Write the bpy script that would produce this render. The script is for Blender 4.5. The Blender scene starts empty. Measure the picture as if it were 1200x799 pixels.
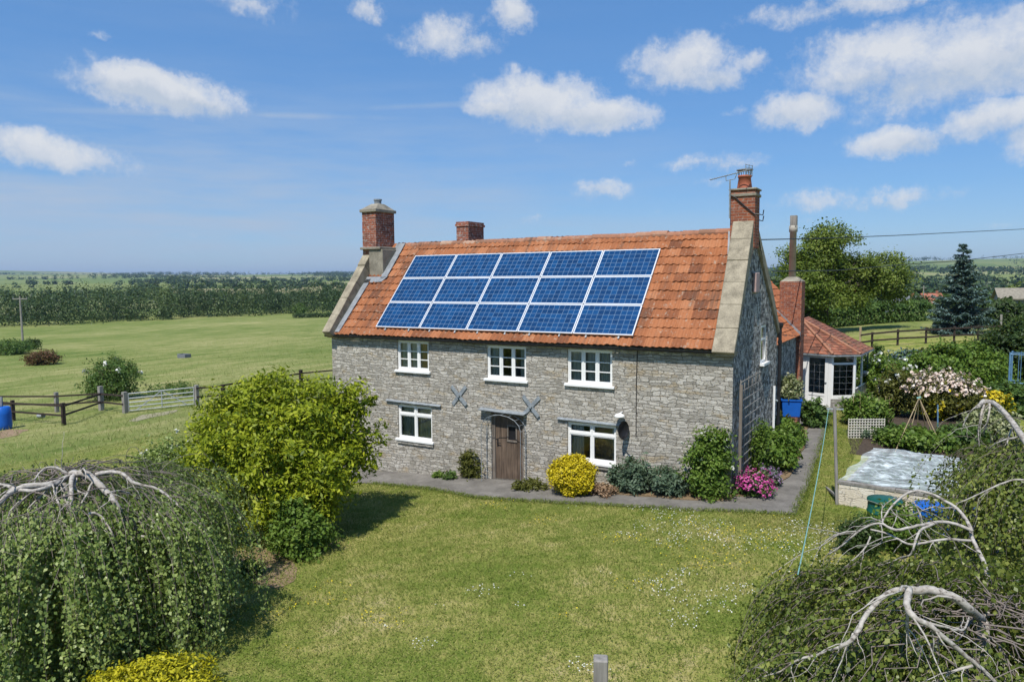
import bpy, math, random
import numpy as np
from mathutils import Vector, Matrix

random.seed(7)
RNG = np.random.default_rng(11)
scene = bpy.context.scene
COL = scene.collection
R = math.radians

# ---------------------------------------------------------------- camera numbers
FPX = 857.85
PITCH, ROLL, YAW = 0.0852, -0.0083, 0.5299
CAM = np.array([16.7715, -17.2205, 5.5674])
_c, _s = math.cos(YAW), math.sin(YAW)
FW = np.array([-_s * math.cos(PITCH), _c * math.cos(PITCH), -math.sin(PITCH)])
RT = np.array([_c, _s, 0.0])
UP = np.cross(RT, FW)


def ray(px, py):
    a, b = px - 600, py - 399.5
    cr, sr = math.cos(ROLL), math.sin(ROLL)
    u, v = cr * a + sr * b, -sr * a + cr * b
    return FW + RT * u / FPX - UP * v / FPX


def smooth(a, b, x):
    t = np.clip((x - a) / (b - a), 0, 1)
    return t * t * (3 - 2 * t)


def ground(x, y):
    """height of the land: a gentle fall to the left, a valley, far hills"""
    x = np.asarray(x, float)
    y = np.asarray(y, float)
    left = -0.518 - 10.5 * (1 - np.exp(np.minimum(x, 0) / 150.0))
    near = np.where(x < 0, left, np.where(x < 12.5, 0.07 * (x - 7.4), 0.357 + 0.10 * (1 - np.exp(-(np.maximum(x, 12.5) - 12.5) * 0.7))))
    # back of the garden rises a little and then falls to the village
    wx = smooth(-25, 8, x)
    back = wx * (0.75 * smooth(18, 45, y) - 11.0 * smooth(52, 330, y))
    r = np.hypot(x - 16.8, y + 17.2)
    az = np.arctan2(-(x - 16.8), y + 17.2)          # positive to the left
    far = 12.0 * smooth(430, 1500, r)
    wig = 0.55 + 0.25 * np.sin(az * 5.1 + 0.6) + 0.2 * np.sin(az * 11.0 + 2.0)
    hill = (40 + 40 * smooth(0.25, -0.05, az) + 12 * wig) * smooth(1300, 5200, r)
    hill = hill + 95 * wig * smooth(0.5, 1.3, az) * smooth(5200, 8200, r)
    dip = -6 * smooth(350, 800, r) * smooth(1700, 900, r)
    return near + back + far + hill + dip


def G(px, py, dz=0.0):
    d = ray(px, py)
    t = 3.0
    prev = t
    while t < 9000:
        p = CAM + d * t
        if p[2] < float(ground(p[0], p[1])) + dz:
            lo, hi = prev, t
            for _ in range(40):
                m = 0.5 * (lo + hi)
                q = CAM + d * m
                if q[2] < float(ground(q[0], q[1])) + dz:
                    hi = m
                else:
                    lo = m
            return CAM + d * hi
        prev = t
        t *= 1.03
    return CAM + d * t


def Zp(px, py, z):
    d = ray(px, py)
    return CAM + d * ((z - CAM[2]) / d[2])


def Dp(px, py, depth):
    return CAM + ray(px, py) * depth


def depth_of(p):
    return float((np.asarray(p) - CAM) @ FW)


HV = np.array([FW[0], FW[1], 0.0])
HV /= np.linalg.norm(HV)


def back(p, dist):
    """move a ground point away from the viewpoint, staying on the ground"""
    h = np.array([p[0] - CAM[0], p[1] - CAM[1]])
    h /= np.linalg.norm(h)
    x, y = p[0] + h[0] * dist, p[1] + h[1] * dist
    return np.array([x, y, float(ground(x, y))])


def gp(x, y, dz=0.0):
    return np.array([x, y, float(ground(x, y)) + dz])


# ---------------------------------------------------------------- materials
class NT:
    def __init__(s, name):
        s.m = bpy.data.materials.new(name)
        s.m.use_nodes = True
        s.t = s.m.node_tree
        s.t.nodes.clear()
        s.out = s.n('ShaderNodeOutputMaterial')

    def n(s, kind, **kw):
        nd = s.t.nodes.new(kind)
        for k, v in kw.items():
            if k.startswith('i_'):
                key = k[2:]
                key = int(key) if key.isdigit() else key.replace('_', ' ')
                nd.inputs[key].default_value = v
            else:
                setattr(nd, k, v)
        return nd

    def l(s, a, b):
        s.t.links.new(a, b)
        return b

    def math(s, op, a, b=None, c=None, clamp=False):
        nd = s.n('ShaderNodeMath', operation=op, use_clamp=clamp)
        for i, v in enumerate((a, b, c)):
            if v is None:
                continue
            if isinstance(v, (int, float)):
                nd.inputs[i].default_value = v
            else:
                s.l(v, nd.inputs[i])
        return nd.outputs[0]

    def mix(s, f, a, b, mode='MIX'):
        nd = s.n('ShaderNodeMix', data_type='RGBA', blend_type=mode)
        for i, v in ((0, f), (6, a), (7, b)):
            if isinstance(v, (int, float)):
                nd.inputs[i].default_value = v
            elif isinstance(v, tuple):
                nd.inputs[i].default_value = (*v[:3], 1)
            else:
                s.l(v, nd.inputs[i])
        return nd.outputs[2]

    def ramp(s, f, stops, interp='LINEAR'):
        nd = s.n('ShaderNodeValToRGB')
        nd.color_ramp.interpolation = interp
        e = nd.color_ramp.elements
        while len(e) < len(stops):
            e.new(0.5)
        for el, (p, c) in zip(e, stops):
            el.position = p
            el.color = (*c[:3], 1) if isinstance(c, tuple) else (c, c, c, 1)
        s.l(f, nd.inputs[0])
        return nd.outputs[0]

    def noise(s, vec, scale, detail=4, rough=0.55, dim='3D'):
        nd = s.n('ShaderNodeTexNoise', noise_dimensions=dim)
        nd.inputs['Scale'].default_value = scale
        nd.inputs['Detail'].default_value = detail
        nd.inputs['Roughness'].default_value = rough
        if vec is not None:
            s.l(vec, nd.inputs['Vector'])
        return nd

    def pos(s):
        return s.n('ShaderNodeNewGeometry').outputs['Position']

    def xyz(s, v):
        nd = s.n('ShaderNodeSeparateXYZ')
        s.l(v, nd.inputs[0])
        return nd.outputs

    def comb(s, x, y, z):
        nd = s.n('ShaderNodeCombineXYZ')
        for i, v in enumerate((x, y, z)):
            if isinstance(v, (int, float)):
                nd.inputs[i].default_value = v
            else:
                s.l(v, nd.inputs[i])
        return nd.outputs[0]

    def bump(s, h, strength=0.5, dist=0.02):
        nd = s.n('ShaderNodeBump')
        nd.inputs['Strength'].default_value = strength
        nd.inputs['Distance'].default_value = dist
        s.l(h, nd.inputs['Height'])
        return nd.outputs[0]

    def principled(s, color, rough=0.8, normal=None, metal=0.0, spec=0.3):
        p = s.n('ShaderNodeBsdfPrincipled')
        if isinstance(color, tuple):
            p.inputs['Base Color'].default_value = (*color[:3], 1)
        else:
            s.l(color, p.inputs['Base Color'])
        if isinstance(rough, (int, float)):
            p.inputs['Roughness'].default_value = rough
        else:
            s.l(rough, p.inputs['Roughness'])
        p.inputs['Metallic'].default_value = metal
        p.inputs['Specular IOR Level'].default_value = spec
        if normal is not None:
            s.l(normal, p.inputs['Normal'])
        s.l(p.outputs[0], s.out.inputs[0])
        return p


def rnd_attr(t):
    a = t.n('ShaderNodeAttribute')
    a.attribute_name = 'rnd'
    return a.outputs['Fac']


def m_leaf(name, dark, mid, light, trans=0.38, rough=0.5, spec=0.25):
    t = NT(name)
    f = rnd_attr(t)
    c = t.ramp(f, [(0.0, dark), (0.5, mid), (1.0, light)])
    p = t.principled(c, rough, spec=spec)
    tr = t.n('ShaderNodeBsdfTranslucent')
    c2 = t.mix(0.5, c, (0.16, 0.2, 0.02))
    t.l(c2, tr.inputs[0])
    ms = t.n('ShaderNodeMixShader')
    ms.inputs[0].default_value = trans
    t.l(p.outputs[0], ms.inputs[1])
    t.l(tr.outputs[0], ms.inputs[2])
    t.l(ms.outputs[0], t.out.inputs[0])
    return t.m


def m_plain(name, col, rough=0.6, metal=0.0, var=0.25, scale=6.0, spec=0.3, bump=0.15):
    """painted or plain surface with a little uneven wear"""
    t = NT(name)
    p = t.pos()
    n1 = t.noise(p, scale, 5)
    n2 = t.noise(p, scale * 7, 3)
    f = t.math('ADD', t.math('MULTIPLY', n1.outputs[0], 0.6), t.math('MULTIPLY', n2.outputs[0], 0.4))
    lo = tuple(c * (1 - var) for c in col)
    hi = tuple(min(1, c * (1 + var * 0.6)) for c in col)
    c = t.ramp(f, [(0.3, lo), (0.7, hi)])
    t.principled(c, rough, t.bump(n2.outputs[0], bump, 0.004), metal, spec)
    return t.m


def m_wood(name, col, dark, scale=1.0, vertical=True):
    t = NT(name)
    p = t.pos()
    o = t.xyz(p)
    v = t.comb(t.math('MULTIPLY', o[0], 22 * scale), t.math('MULTIPLY', o[1], 22 * scale), t.math('MULTIPLY', o[2], (1.6 if vertical else 22) * scale))
    n1 = t.noise(v, 1.0, 6, 0.65)
    n2 = t.noise(p, 2.3, 4)
    f = t.math('ADD', t.math('MULTIPLY', n1.outputs[0], 0.65), t.math('MULTIPLY', n2.outputs[0], 0.35))
    c = t.ramp(f, [(0.32, dark), (0.68, col)])
    t.principled(c, 0.85, t.bump(n1.outputs[0], 0.4, 0.006), spec=0.15)
    return t.m


def m_stone(name, cols, mortar, sx=0.34, sz=0.105, bumpd=0.03, ochre=0.0, lichen=0.0, dark=0.0):
    """coursed rubble: two warped brick layers of different size chosen by a slow noise"""
    t = NT(name)
    p = t.pos()
    o = t.xyz(p)
    u = t.math('ADD', o[0], o[1])
    w = t.noise(t.comb(u, o[2], 0.0), 1.3, 3)
    wv = t.xyz(w.outputs['Color'])
    w2 = t.noise(t.comb(u, t.math('MULTIPLY', o[2], 1.6), 3.0), 4.6, 5, 0.65)
    wz = t.xyz(w2.outputs['Color'])
    uu = t.math('ADD', t.math('ADD', u, t.math('MULTIPLY', wv[0], 0.35)), t.math('MULTIPLY', wz[0], 0.24))
    zz = t.math('ADD', t.math('ADD', o[2], t.math('MULTIPLY', wv[1], 0.22)), t.math('MULTIPLY', wz[1], 0.095))
    vec = t.comb(uu, zz, 0.0)
    layers = []
    for k, (bw, bh, off) in enumerate(((sx, sz, 0.5), (sx * 0.95, sz * 1.45, 0.37))):
        b = t.n('ShaderNodeTexBrick', offset=off, squash=0.75, squash_frequency=3)
        b.inputs['Scale'].default_value = 1.0
        b.inputs['Brick Width'].default_value = bw
        b.inputs['Row Height'].default_value = bh
        b.inputs['Mortar Size'].default_value = 0.010
        b.inputs['Mortar Smooth'].default_value = 0.9
        b.inputs['Bias'].default_value = 0.0
        b.inputs['Color1'].default_value = (0, 0, 0, 1)
        b.inputs['Color2'].default_value = (1, 1, 1, 1)
        b.inputs['Mortar'].default_value = (0.5, 0.5, 0.5, 1)
        t.l(vec, b.inputs['Vector'])
        layers.append(b)
    sel = t.noise(t.comb(u, t.math('MULTIPLY', o[2], 2.2), 0.0), 1.1, 2)
    ms = t.math('GREATER_THAN', sel.outputs[0], 0.53)
    idv = t.mix(ms, layers[0].outputs[0], layers[1].outputs[0])
    mo = t.mix(ms, layers[0].outputs[1], layers[1].outputs[1])
    fine = t.noise(t.comb(t.math('MULTIPLY', u, 17.0), t.math('MULTIPLY', o[2], 38.0), 0.0), 1.0, 6, 0.75)
    mid = t.noise(p, 5.5, 4)
    f = t.math('ADD', t.math('MULTIPLY', idv, 0.40), t.math('ADD', t.math('MULTIPLY', mid.outputs[0], 0.35), t.math('MULTIPLY', fine.outputs[0], 0.42)))
    n = len(cols)
    c = t.ramp(f, [(0.22 + 0.62 * i / (n - 1), cols[i]) for i in range(n)])
    if ochre:
        o1 = t.noise(t.comb(u, t.math('MULTIPLY', o[2], 2.6), 5.0), 1.9, 3)
        m1 = t.ramp(o1.outputs[0], [(0.56, 0.0), (0.68, 1.0)])
        c = t.mix(t.math('MULTIPLY', m1, ochre), c, (0.46, 0.35, 0.20))
    if lichen:
        o1 = t.noise(p, 9.0, 5, 0.7)
        m1 = t.ramp(o1.outputs[0], [(0.50, 0.0), (0.60, 1.0)])
        c = t.mix(t.math('MULTIPLY', m1, lichen), c, (0.55, 0.55, 0.52))
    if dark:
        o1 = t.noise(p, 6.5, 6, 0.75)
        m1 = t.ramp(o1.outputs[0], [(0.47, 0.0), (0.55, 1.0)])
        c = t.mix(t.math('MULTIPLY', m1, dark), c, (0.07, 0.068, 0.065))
    c = t.mix(t.math('MULTIPLY', mo, 0.75), c, mortar)
    h = t.math('ADD', t.math('MULTIPLY', t.math('SUBTRACT', 1.0, mo), 0.7), t.math('ADD', t.math('MULTIPLY', fine.outputs[0], 1.1), t.math('MULTIPLY', idv, 0.6)))
    t.principled(c, 0.92, t.bump(h, 0.9, bumpd), spec=0.12)
    return t.m


def m_brick(name, c1, c2, mortar, lichen=0.0):
    t = NT(name)
    p = t.pos()
    o = t.xyz(p)
    u = t.math('ADD', o[0], o[1])
    w = t.noise(p, 8, 2)
    vec = t.comb(t.math('ADD', u, t.math('MULTIPLY', w.outputs[0], 0.02)), t.math('ADD', o[2], t.math('MULTIPLY', w.outputs[0], 0.015)), 0.0)
    b = t.n('ShaderNodeTexBrick')
    b.inputs['Scale'].default_value = 1
    b.inputs['Brick Width'].default_value = 0.225
    b.inputs['Row Height'].default_value = 0.075
    b.inputs['Mortar Size'].default_value = 0.007
    b.inputs['Mortar Smooth'].default_value = 0.3
    b.inputs['Color1'].default_value = (*c1, 1)
    b.inputs['Color2'].default_value = (*c2, 1)
    b.inputs['Mortar'].default_value = (*mortar, 1)
    t.l(vec, b.inputs['Vector'])
    n = t.noise(p, 14, 5, 0.7)
    c = t.mix(0.55, b.outputs[0], t.ramp(n.outputs[0], [(0.3, 0.25), (0.7, 1.0)]), 'MULTIPLY')
    if lichen:
        l = t.noise(p, 11, 5, 0.75)
        c = t.mix(t.math('MULTIPLY', t.ramp(l.outputs[0], [(0.54, 0.0), (0.62, 1.0)]), lichen), c, (0.5, 0.47, 0.44))
    h = t.math('ADD', t.math('SUBTRACT', 1.0, b.outputs[1]), n.outputs[0])
    t.principled(c, 0.9, t.bump(h, 0.6, 0.012), spec=0.12)
    return t.m


def m_tile(name, stops, lichen=0.35):
    t = NT(name)
    f = rnd_attr(t)
    p = t.pos()
    n = t.noise(p, 3.0, 5, 0.65)
    n2 = t.noise(p, 17, 4, 0.7)
    g = t.math('ADD', t.math('MULTIPLY', f, 0.46), t.math('ADD', t.math('MULTIPLY', n2.outputs[0], 0.26), t.math('MULTIPLY', n.outputs[0], 0.30)))
    c = t.ramp(g, stops)
    big = t.noise(p, 0.55, 4, 0.6)
    o = t.xyz(p)
    st = t.noise(t.comb(t.math('MULTIPLY', o[0], 6.0), t.math('MULTIPLY', o[1], 0.7), 0.0), 1.0, 4, 0.6)
    soot = t.math('MULTIPLY', t.ramp(st.outputs[0], [(0.50, 0.0), (0.68, 1.0)]), t.ramp(big.outputs[0], [(0.42, 0.0), (0.60, 0.85)]))
    c = t.mix(soot, c, (0.085, 0.06, 0.045))
    l = t.noise(p, 7.5, 6, 0.75)
    lm = t.math('MULTIPLY', t.ramp(l.outputs[0], [(0.57, 0.0), (0.66, 1.0)]), lichen)
    c = t.mix(lm, c, (0.38, 0.34, 0.27))
    t.principled(c, 0.85, t.bump(n2.outputs[0], 0.35, 0.008), spec=0.2)
    return t.m


def m_glass():
    t = NT('window_glass')
    fr = t.n('ShaderNodeFresnel')
    fr.inputs[0].default_value = 1.5
    tr = t.n('ShaderNodeBsdfTransparent')
    tr.inputs[0].default_value = (0.80, 0.86, 0.86, 1)
    gl = t.n('ShaderNodeBsdfGlossy')
    gl.inputs['Roughness'].default_value = 0.02
    f = t.math('ADD', t.math('MULTIPLY', fr.outputs[0], 2.0), 0.06, clamp=True)
    ms = t.n('ShaderNodeMixShader')
    t.l(f, ms.inputs[0])
    t.l(tr.outputs[0], ms.inputs[1])
    t.l(gl.outputs[0], ms.inputs[2])
    t.l(ms.outputs[0], t.out.inputs[0])
    return t.m


def m_solar(cw, chh, nx, ny, mx, my):
    """blue polycrystalline cells with pale grid lines, in the panel's own coordinates"""
    t = NT('solar_cells')
    o = t.xyz(t.n('ShaderNodeTexCoord').outputs['Object'])
    fx = t.math('FRACT', t.math('DIVIDE', t.math('SUBTRACT', o[0], mx), cw))
    fy = t.math('FRACT', t.math('DIVIDE', t.math('SUBTRACT', o[1], my), chh))

    def line(f, w):
        a = t.math('ABSOLUTE', t.math('SUBTRACT', f, 0.5))
        return t.math('GREATER_THAN', a, 0.5 - w)
    g = t.math('MAXIMUM', line(fx, 0.028), line(fy, 0.028))
    bus = t.math('MAXIMUM', line(t.math('FRACT', t.math('ADD', t.math('MULTIPLY', fy, 2.0), 0.5)), 0.013), 0.0)
    ix = t.math('FLOOR', t.math('DIVIDE', t.math('SUBTRACT', o[0], mx), cw))
    iy = t.math('FLOOR', t.math('DIVIDE', t.math('SUBTRACT', o[1], my), chh))
    ob = t.n('ShaderNodeObjectInfo')
    wn = t.n('ShaderNodeTexWhiteNoise', noise_dimensions='3D')
    t.l(t.comb(ix, iy, t.math('MULTIPLY', ob.outputs['Random'], 50.0)), wn.inputs['Vector'])
    vor = t.n('ShaderNodeTexVoronoi')
    vor.inputs['Scale'].default_value = 60
    t.l(t.n('ShaderNodeTexCoord').outputs['Object'], vor.inputs['Vector'])
    cr = t.xyz(vor.outputs['Color'])[0]
    f = t.math('ADD', t.math('MULTIPLY', wn.outputs[0], 0.6), t.math('MULTIPLY', cr, 0.4))
    c = t.ramp(f, [(0.1, (0.002, 0.025, 0.085)), (0.6, (0.003, 0.042, 0.135)), (1.0, (0.006, 0.066, 0.19))])
    c = t.mix(t.math('MULTIPLY', bus, 0.28), c, (0.30, 0.40, 0.46))
    c = t.mix(t.math('MULTIPLY', g, 0.40), c, (0.36, 0.50, 0.62))
    p = t.principled(c, 0.30, spec=0.2)
    p.inputs['Coat Weight'].default_value = 0.18
    p.inputs['Coat Roughness'].default_value = 0.08
    return t.m


def m_curtain(col):
    t = NT('curtain_cloth')
    o = t.xyz(t.pos())
    w = t.noise(t.comb(t.math('MULTIPLY', o[0], 14.0), t.math('MULTIPLY', o[2], 0.7), 0.0), 1.0, 3)
    c = t.ramp(w.outputs[0], [(0.3, tuple(0.55 * k for k in col)), (0.7, col)])
    t.principled(c, 0.9)
    return t.m


def m_net():
    t = NT('garden_netting')
    o = t.xyz(t.pos())
    n = t.noise(t.comb(t.math('MULTIPLY', o[0], 1.4), t.math('MULTIPLY', o[1], 5.0), 0.0), 1.6, 5, 0.65)
    f = t.ramp(n.outputs[0], [(0.38, 0.18), (0.52, 0.36), (0.66, 0.85)])
    d = t.n('ShaderNodeBsdfDiffuse')
    d.inputs[0].default_value = (0.66, 0.74, 0.76, 1)
    tr = t.n('ShaderNodeBsdfTransparent')
    ms = t.n('ShaderNodeMixShader')
    t.l(f, ms.inputs[0])
    t.l(tr.outputs[0], ms.inputs[1])
    t.l(d.outputs[0], ms.inputs[2])
    t.l(ms.outputs[0], t.out.inputs[0])
    return t.m


def m_birch():
    t = NT('birch_bark')
    p = t.pos()
    o = t.xyz(p)
    n = t.noise(t.comb(t.math('MULTIPLY', o[0], 14.0), t.math('MULTIPLY', o[1], 14.0), t.math('MULTIPLY', o[2], 30.0)), 1.0, 4, 0.7)
    n2 = t.noise(p, 3.2, 3)
    c = t.ramp(n.outputs[0], [(0.36, (0.10, 0.085, 0.07)), (0.46, (0.34, 0.31, 0.27)), (0.7, (0.52, 0.49, 0.44))])
    c = t.mix(t.ramp(n2.outputs[0], [(0.5, 0.0), (0.7, 0.5)]), c, (0.24, 0.20, 0.15))
    t.principled(c, 0.75, t.bump(n.outputs[0], 0.4, 0.006), spec=0.2)
    return t.m


def m_ground():
    t = NT('grassland')
    p = t.pos()
    o = t.xyz(p)
    x, y = o[0], o[1]
    flat = t.comb(x, y, 0.0)
    fine = t.noise(flat, 28, 3, 0.7)
    mid = t.noise(flat, 2.6, 5, 0.6)
    big = t.noise(flat, 0.42, 4, 0.55)
    f = t.math('ADD', t.math('MULTIPLY', fine.outputs[0], 0.35), t.math('ADD', t.math('MULTIPLY', mid.outputs[0], 0.35), t.math('MULTIPLY', big.outputs[0], 0.42)))
    lawn = t.ramp(f, [(0.40, (0.085, 0.135, 0.020)), (0.51, (0.158, 0.200, 0.037)), (0.61, (0.31, 0.29, 0.09)), (0.71, (0.43, 0.36, 0.18))])
    # rough field grass: wind streaks, paler
    st = t.noise(t.comb(t.math('MULTIPLY', x, 0.35), t.math('MULTIPLY', y, 0.12), 0.0), 1.0, 6, 0.68)
    s2 = t.noise(flat, 1.4, 5, 0.7)
    s3 = t.noise(flat, 0.025, 3, 0.6)
    ff = t.math('ADD', t.math('MULTIPLY', st.outputs[0], 0.45), t.math('ADD', t.math('MULTIPLY', s2.outputs[0], 0.25), t.math('MULTIPLY', s3.outputs[0], 0.35)))
    field = t.ramp(ff, [(0.39, (0.080, 0.130, 0.024)), (0.49, (0.145, 0.185, 0.046)), (0.57, (0.235, 0.245, 0.085)), (0.68, (0.38, 0.34, 0.16))])
    wob = t.math('ADD', x, t.math('MULTIPLY', t.math('SUBTRACT', mid.outputs[0], 0.5), 1.5))
    wfield = t.n('ShaderNodeMapRange')
    t.l(wob, wfield.inputs[0])
    wfield.inputs[1].default_value = -11.0
    wfield.inputs[2].default_value = -15.0
    col = t.mix(wfield.outputs[0], lawn, field)
    yb = t.n('ShaderNodeMapRange')
    t.l(y, yb.inputs[0])
    yb.inputs[1].default_value = 40
    yb.inputs[2].default_value = 46
    col = t.mix(yb.outputs[0], col, field)
    # far patchwork of fields
    vec = t.n('ShaderNodeVectorMath', operation='MULTIPLY')
    t.l(flat, vec.inputs[0])
    vec.inputs[1].default_value = (0.0042, 0.0030, 1)
    vor = t.n('ShaderNodeTexVoronoi', feature='F1', distance='CHEBYCHEV')
    vor.inputs['Scale'].default_value = 1.0
    t.l(vec.outputs[0], vor.inputs['Vector'])
    cid = t.xyz(vor.outputs['Color'])[0]
    patch = t.ramp(cid, [(0.0, (0.11, 0.165, 0.04)), (0.25, (0.18, 0.215, 0.07)), (0.45, (0.13, 0.185, 0.05)), (0.62, (0.27, 0.27, 0.12)), (0.78, (0.36, 0.31, 0.18)), (0.9, (0.15, 0.20, 0.06))], 'CONSTANT')
    patch = t.mix(0.25, patch, field)
    dv = t.n('ShaderNodeVectorMath', operation='LENGTH')
    t.l(flat, dv.inputs[0])
    wp = t.n('ShaderNodeMapRange')
    t.l(dv.outputs['Value'], wp.inputs[0])
    wp.inputs[1].default_value = 300
    wp.inputs[2].default_value = 330
    # the strip of ripe grass beyond the low hedge in the left field
    col = t.mix(wp.outputs[0], col, patch)
    h = t.math('ADD', fine.outputs[0], t.math('MULTIPLY', mid.outputs[0], 0.6))
    t.principled(col, 0.95, t.bump(h, 0.6, 0.05), spec=0.08)
    return t.m


def m_soil(name, a, b):
    t = NT(name)
    p = t.pos()
    n = t.noise(p, 9, 6, 0.7)
    n2 = t.noise(p, 45, 3, 0.7)
    c = t.ramp(t.math('ADD', t.math('MULTIPLY', n.outputs[0], 0.6), t.math('MULTIPLY', n2.outputs[0], 0.4)), [(0.35, a), (0.65, b)])
    t.principled(c, 0.95, t.bump(n2.outputs[0], 0.7, 0.03), spec=0.1)
    return t.m


def m_path():
    t = NT('worn_tarmac_path')
    p = t.pos()
    n = t.noise(p, 1.6, 6, 0.65)
    n2 = t.noise(p, 60, 3, 0.8)
    n3 = t.noise(p, 7, 5, 0.7)
    f = t.math('ADD', t.math('MULTIPLY', n.outputs[0], 0.5), t.math('ADD', t.math('MULTIPLY', n2.outputs[0], 0.25), t.math('MULTIPLY', n3.outputs[0], 0.25)))
    c = t.ramp(f, [(0.36, (0.10, 0.093, 0.082)), (0.52, (0.175, 0.163, 0.145)), (0.66, (0.26, 0.243, 0.215))])
    m = t.ramp(n3.outputs[0], [(0.60, 0.0), (0.66, 0.7)])
    c = t.mix(m, c, (0.085, 0.085, 0.04))
    t.principled(c, 0.95, t.bump(n2.outputs[0], 0.5, 0.01), spec=0.1)
    return t.m


M = {}
M['stone'] = m_stone('rubble_stone', [(0.18, 0.162, 0.132), (0.37, 0.340, 0.288), (0.53, 0.492, 0.425), (0.68, 0.638, 0.56)], (0.19, 0.17, 0.138), sx=0.25, sz=0.080, bumpd=0.055, ochre=0.65, lichen=0.25)
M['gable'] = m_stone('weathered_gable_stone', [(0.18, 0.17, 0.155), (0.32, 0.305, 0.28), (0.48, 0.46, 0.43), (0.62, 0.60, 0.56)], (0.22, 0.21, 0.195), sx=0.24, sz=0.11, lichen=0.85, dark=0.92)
M['garden_stone'] = m_stone('pale_block_wall', [(0.55, 0.47, 0.36), (0.66, 0.58, 0.46), (0.72, 0.65, 0.54), (0.76, 0.70, 0.6)], (0.40, 0.36, 0.3), sx=0.44, sz=0.2)
M['plinth'] = m_stone('low_stone_plinth', [(0.16, 0.15, 0.13), (0.26, 0.25, 0.22), (0.36, 0.34, 0.3), (0.45, 0.43, 0.39)], (0.17, 0.16, 0.14), sx=0.3, sz=0.12)
M['tile'] = m_tile('clay_roof_tiles', [(0.16, (0.10, 0.043, 0.026)), (0.36, (0.215, 0.080, 0.036)), (0.58, (0.33, 0.124, 0.052)), (0.80, (0.40, 0.172, 0.082)), (0.96, (0.42, 0.25, 0.15))], 0.6)
M['tile_plain'] = m_tile('smooth_clay_tiles', [(0.1, (0.32, 0.100, 0.04)), (0.5, (0.41, 0.140, 0.055)), (0.9, (0.47, 0.18, 0.08))], 0.1)
M['tile_old'] = m_tile('mottled_clay_tiles', [(0.1, (0.06, 0.035, 0.028)), (0.42, (0.17, 0.07, 0.045)), (0.72, (0.32, 0.12, 0.07)), (0.95, (0.42, 0.29, 0.22))], 0.6)
M['ridge'] = m_tile('lichened_ridge_tiles', [(0.1, (0.15, 0.10, 0.07)), (0.5, (0.33, 0.15, 0.09)), (0.8, (0.42, 0.3, 0.22)), (0.95, (0.5, 0.45, 0.4))], 0.65)
M['brick'] = m_brick('orange_red_brick', (0.42, 0.135, 0.065), (0.22, 0.07, 0.045), (0.36, 0.28, 0.22), 0.22)
M['brick_old'] = m_brick('lichened_brick', (0.44, 0.135, 0.075), (0.20, 0.075, 0.055), (0.34, 0.29, 0.25), 0.7)
M['cement'] = m_plain('lichened_cement', (0.27, 0.245, 0.195), 0.9, 0, 0.5, 3.5, 0.1, 0.5)
M['sage'] = m_plain('sage_painted_plaster', (0.16, 0.20, 0.17), 0.9)
M['concrete'] = m_plain('pale_concrete', (0.44, 0.41, 0.35), 0.9, 0, 0.3, 5.0, 0.1, 0.3)
M['coping'] = m_plain('weathered_coping_stone', (0.32, 0.28, 0.205), 0.9, 0, 0.55, 4.5, 0.1, 0.6)
M['lead'] = m_plain('grey_lead', (0.27, 0.29, 0.31), 0.55, 0.2, 0.45, 5.0)
M['white'] = m_plain('white_window_paint', (0.80, 0.80, 0.78), 0.4, 0, 0.06, 3.0, 0.4, 0.05)
M['dark_room'] = m_plain('dim_room_plaster', (0.42, 0.39, 0.34), 0.9)
M['black'] = m_plain('black_iron', (0.018, 0.018, 0.02), 0.45, 0, 0.3)
M['pot'] = m_plain('terracotta_pot', (0.42, 0.13, 0.075), 0.8, 0, 0.35)
M['galv'] = m_plain('galvanised_steel', (0.40, 0.42, 0.43), 0.5, 0.25, 0.25)
M['plate'] = m_plain('grey_painted_iron', (0.27, 0.30, 0.32), 0.6, 0.1, 0.55, 9.0)
M['alu'] = m_plain('bright_aluminium', (0.74, 0.76, 0.78), 0.35, 0.3, 0.08)
M['door'] = m_wood('old_oak_door', (0.20, 0.145, 0.105), (0.055, 0.04, 0.03))
M['oak'] = m_wood('silvered_oak', (0.27, 0.235, 0.20), (0.10, 0.085, 0.07))
M['fence'] = m_wood('dark_stained_fence', (0.075, 0.055, 0.045), (0.02, 0.016, 0.014), 0.6)
M['greywood'] = m_wood('grey_weathered_timber', (0.34, 0.32, 0.29), (0.15, 0.14, 0.125), 0.7)
M['palewood'] = m_wood('bare_cane', (0.42, 0.33, 0.2), (0.22, 0.17, 0.1), 0.7)
M['bark'] = m_wood('brown_bark', (0.13, 0.105, 0.08), (0.045, 0.036, 0.03), 0.5)
M['birch'] = m_birch()
M['twig'] = m_plain('brown_twig', (0.21, 0.175, 0.15), 0.8, 0, 0.4)
M['glass'] = m_glass()
M['curtain'] = m_curtain((0.78, 0.77, 0.71))
M['curtain_orange'] = m_curtain((0.50, 0.19, 0.06))
M['blue'] = m_plain('blue_plastic', (0.012, 0.11, 0.46), 0.4, 0, 0.15)
M['bluepaint'] = m_plain('blue_painted_metal', (0.12, 0.24, 0.38), 0.5, 0.1, 0.2)
M['greenplastic'] = m_plain('green_plastic', (0.008, 0.085, 0.062), 0.4, 0, 0.2)
M['line'] = m_plain('turquoise_cord', (0.20, 0.40, 0.36), 0.6)
M['pink_box'] = m_plain('pink_painted_board', (0.42, 0.30, 0.28), 0.8)
M['slate'] = m_plain('grey_slate', (0.17, 0.18, 0.2), 0.6, 0, 0.3)
M['cream'] = m_plain('cream_render', (0.6, 0.57, 0.5), 0.85, 0, 0.15)
M['redroof'] = m_plain('red_far_tiles', (0.36, 0.13, 0.085), 0.8, 0, 0.3)
M['net'] = m_net()
M['path'] = m_path()
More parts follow.
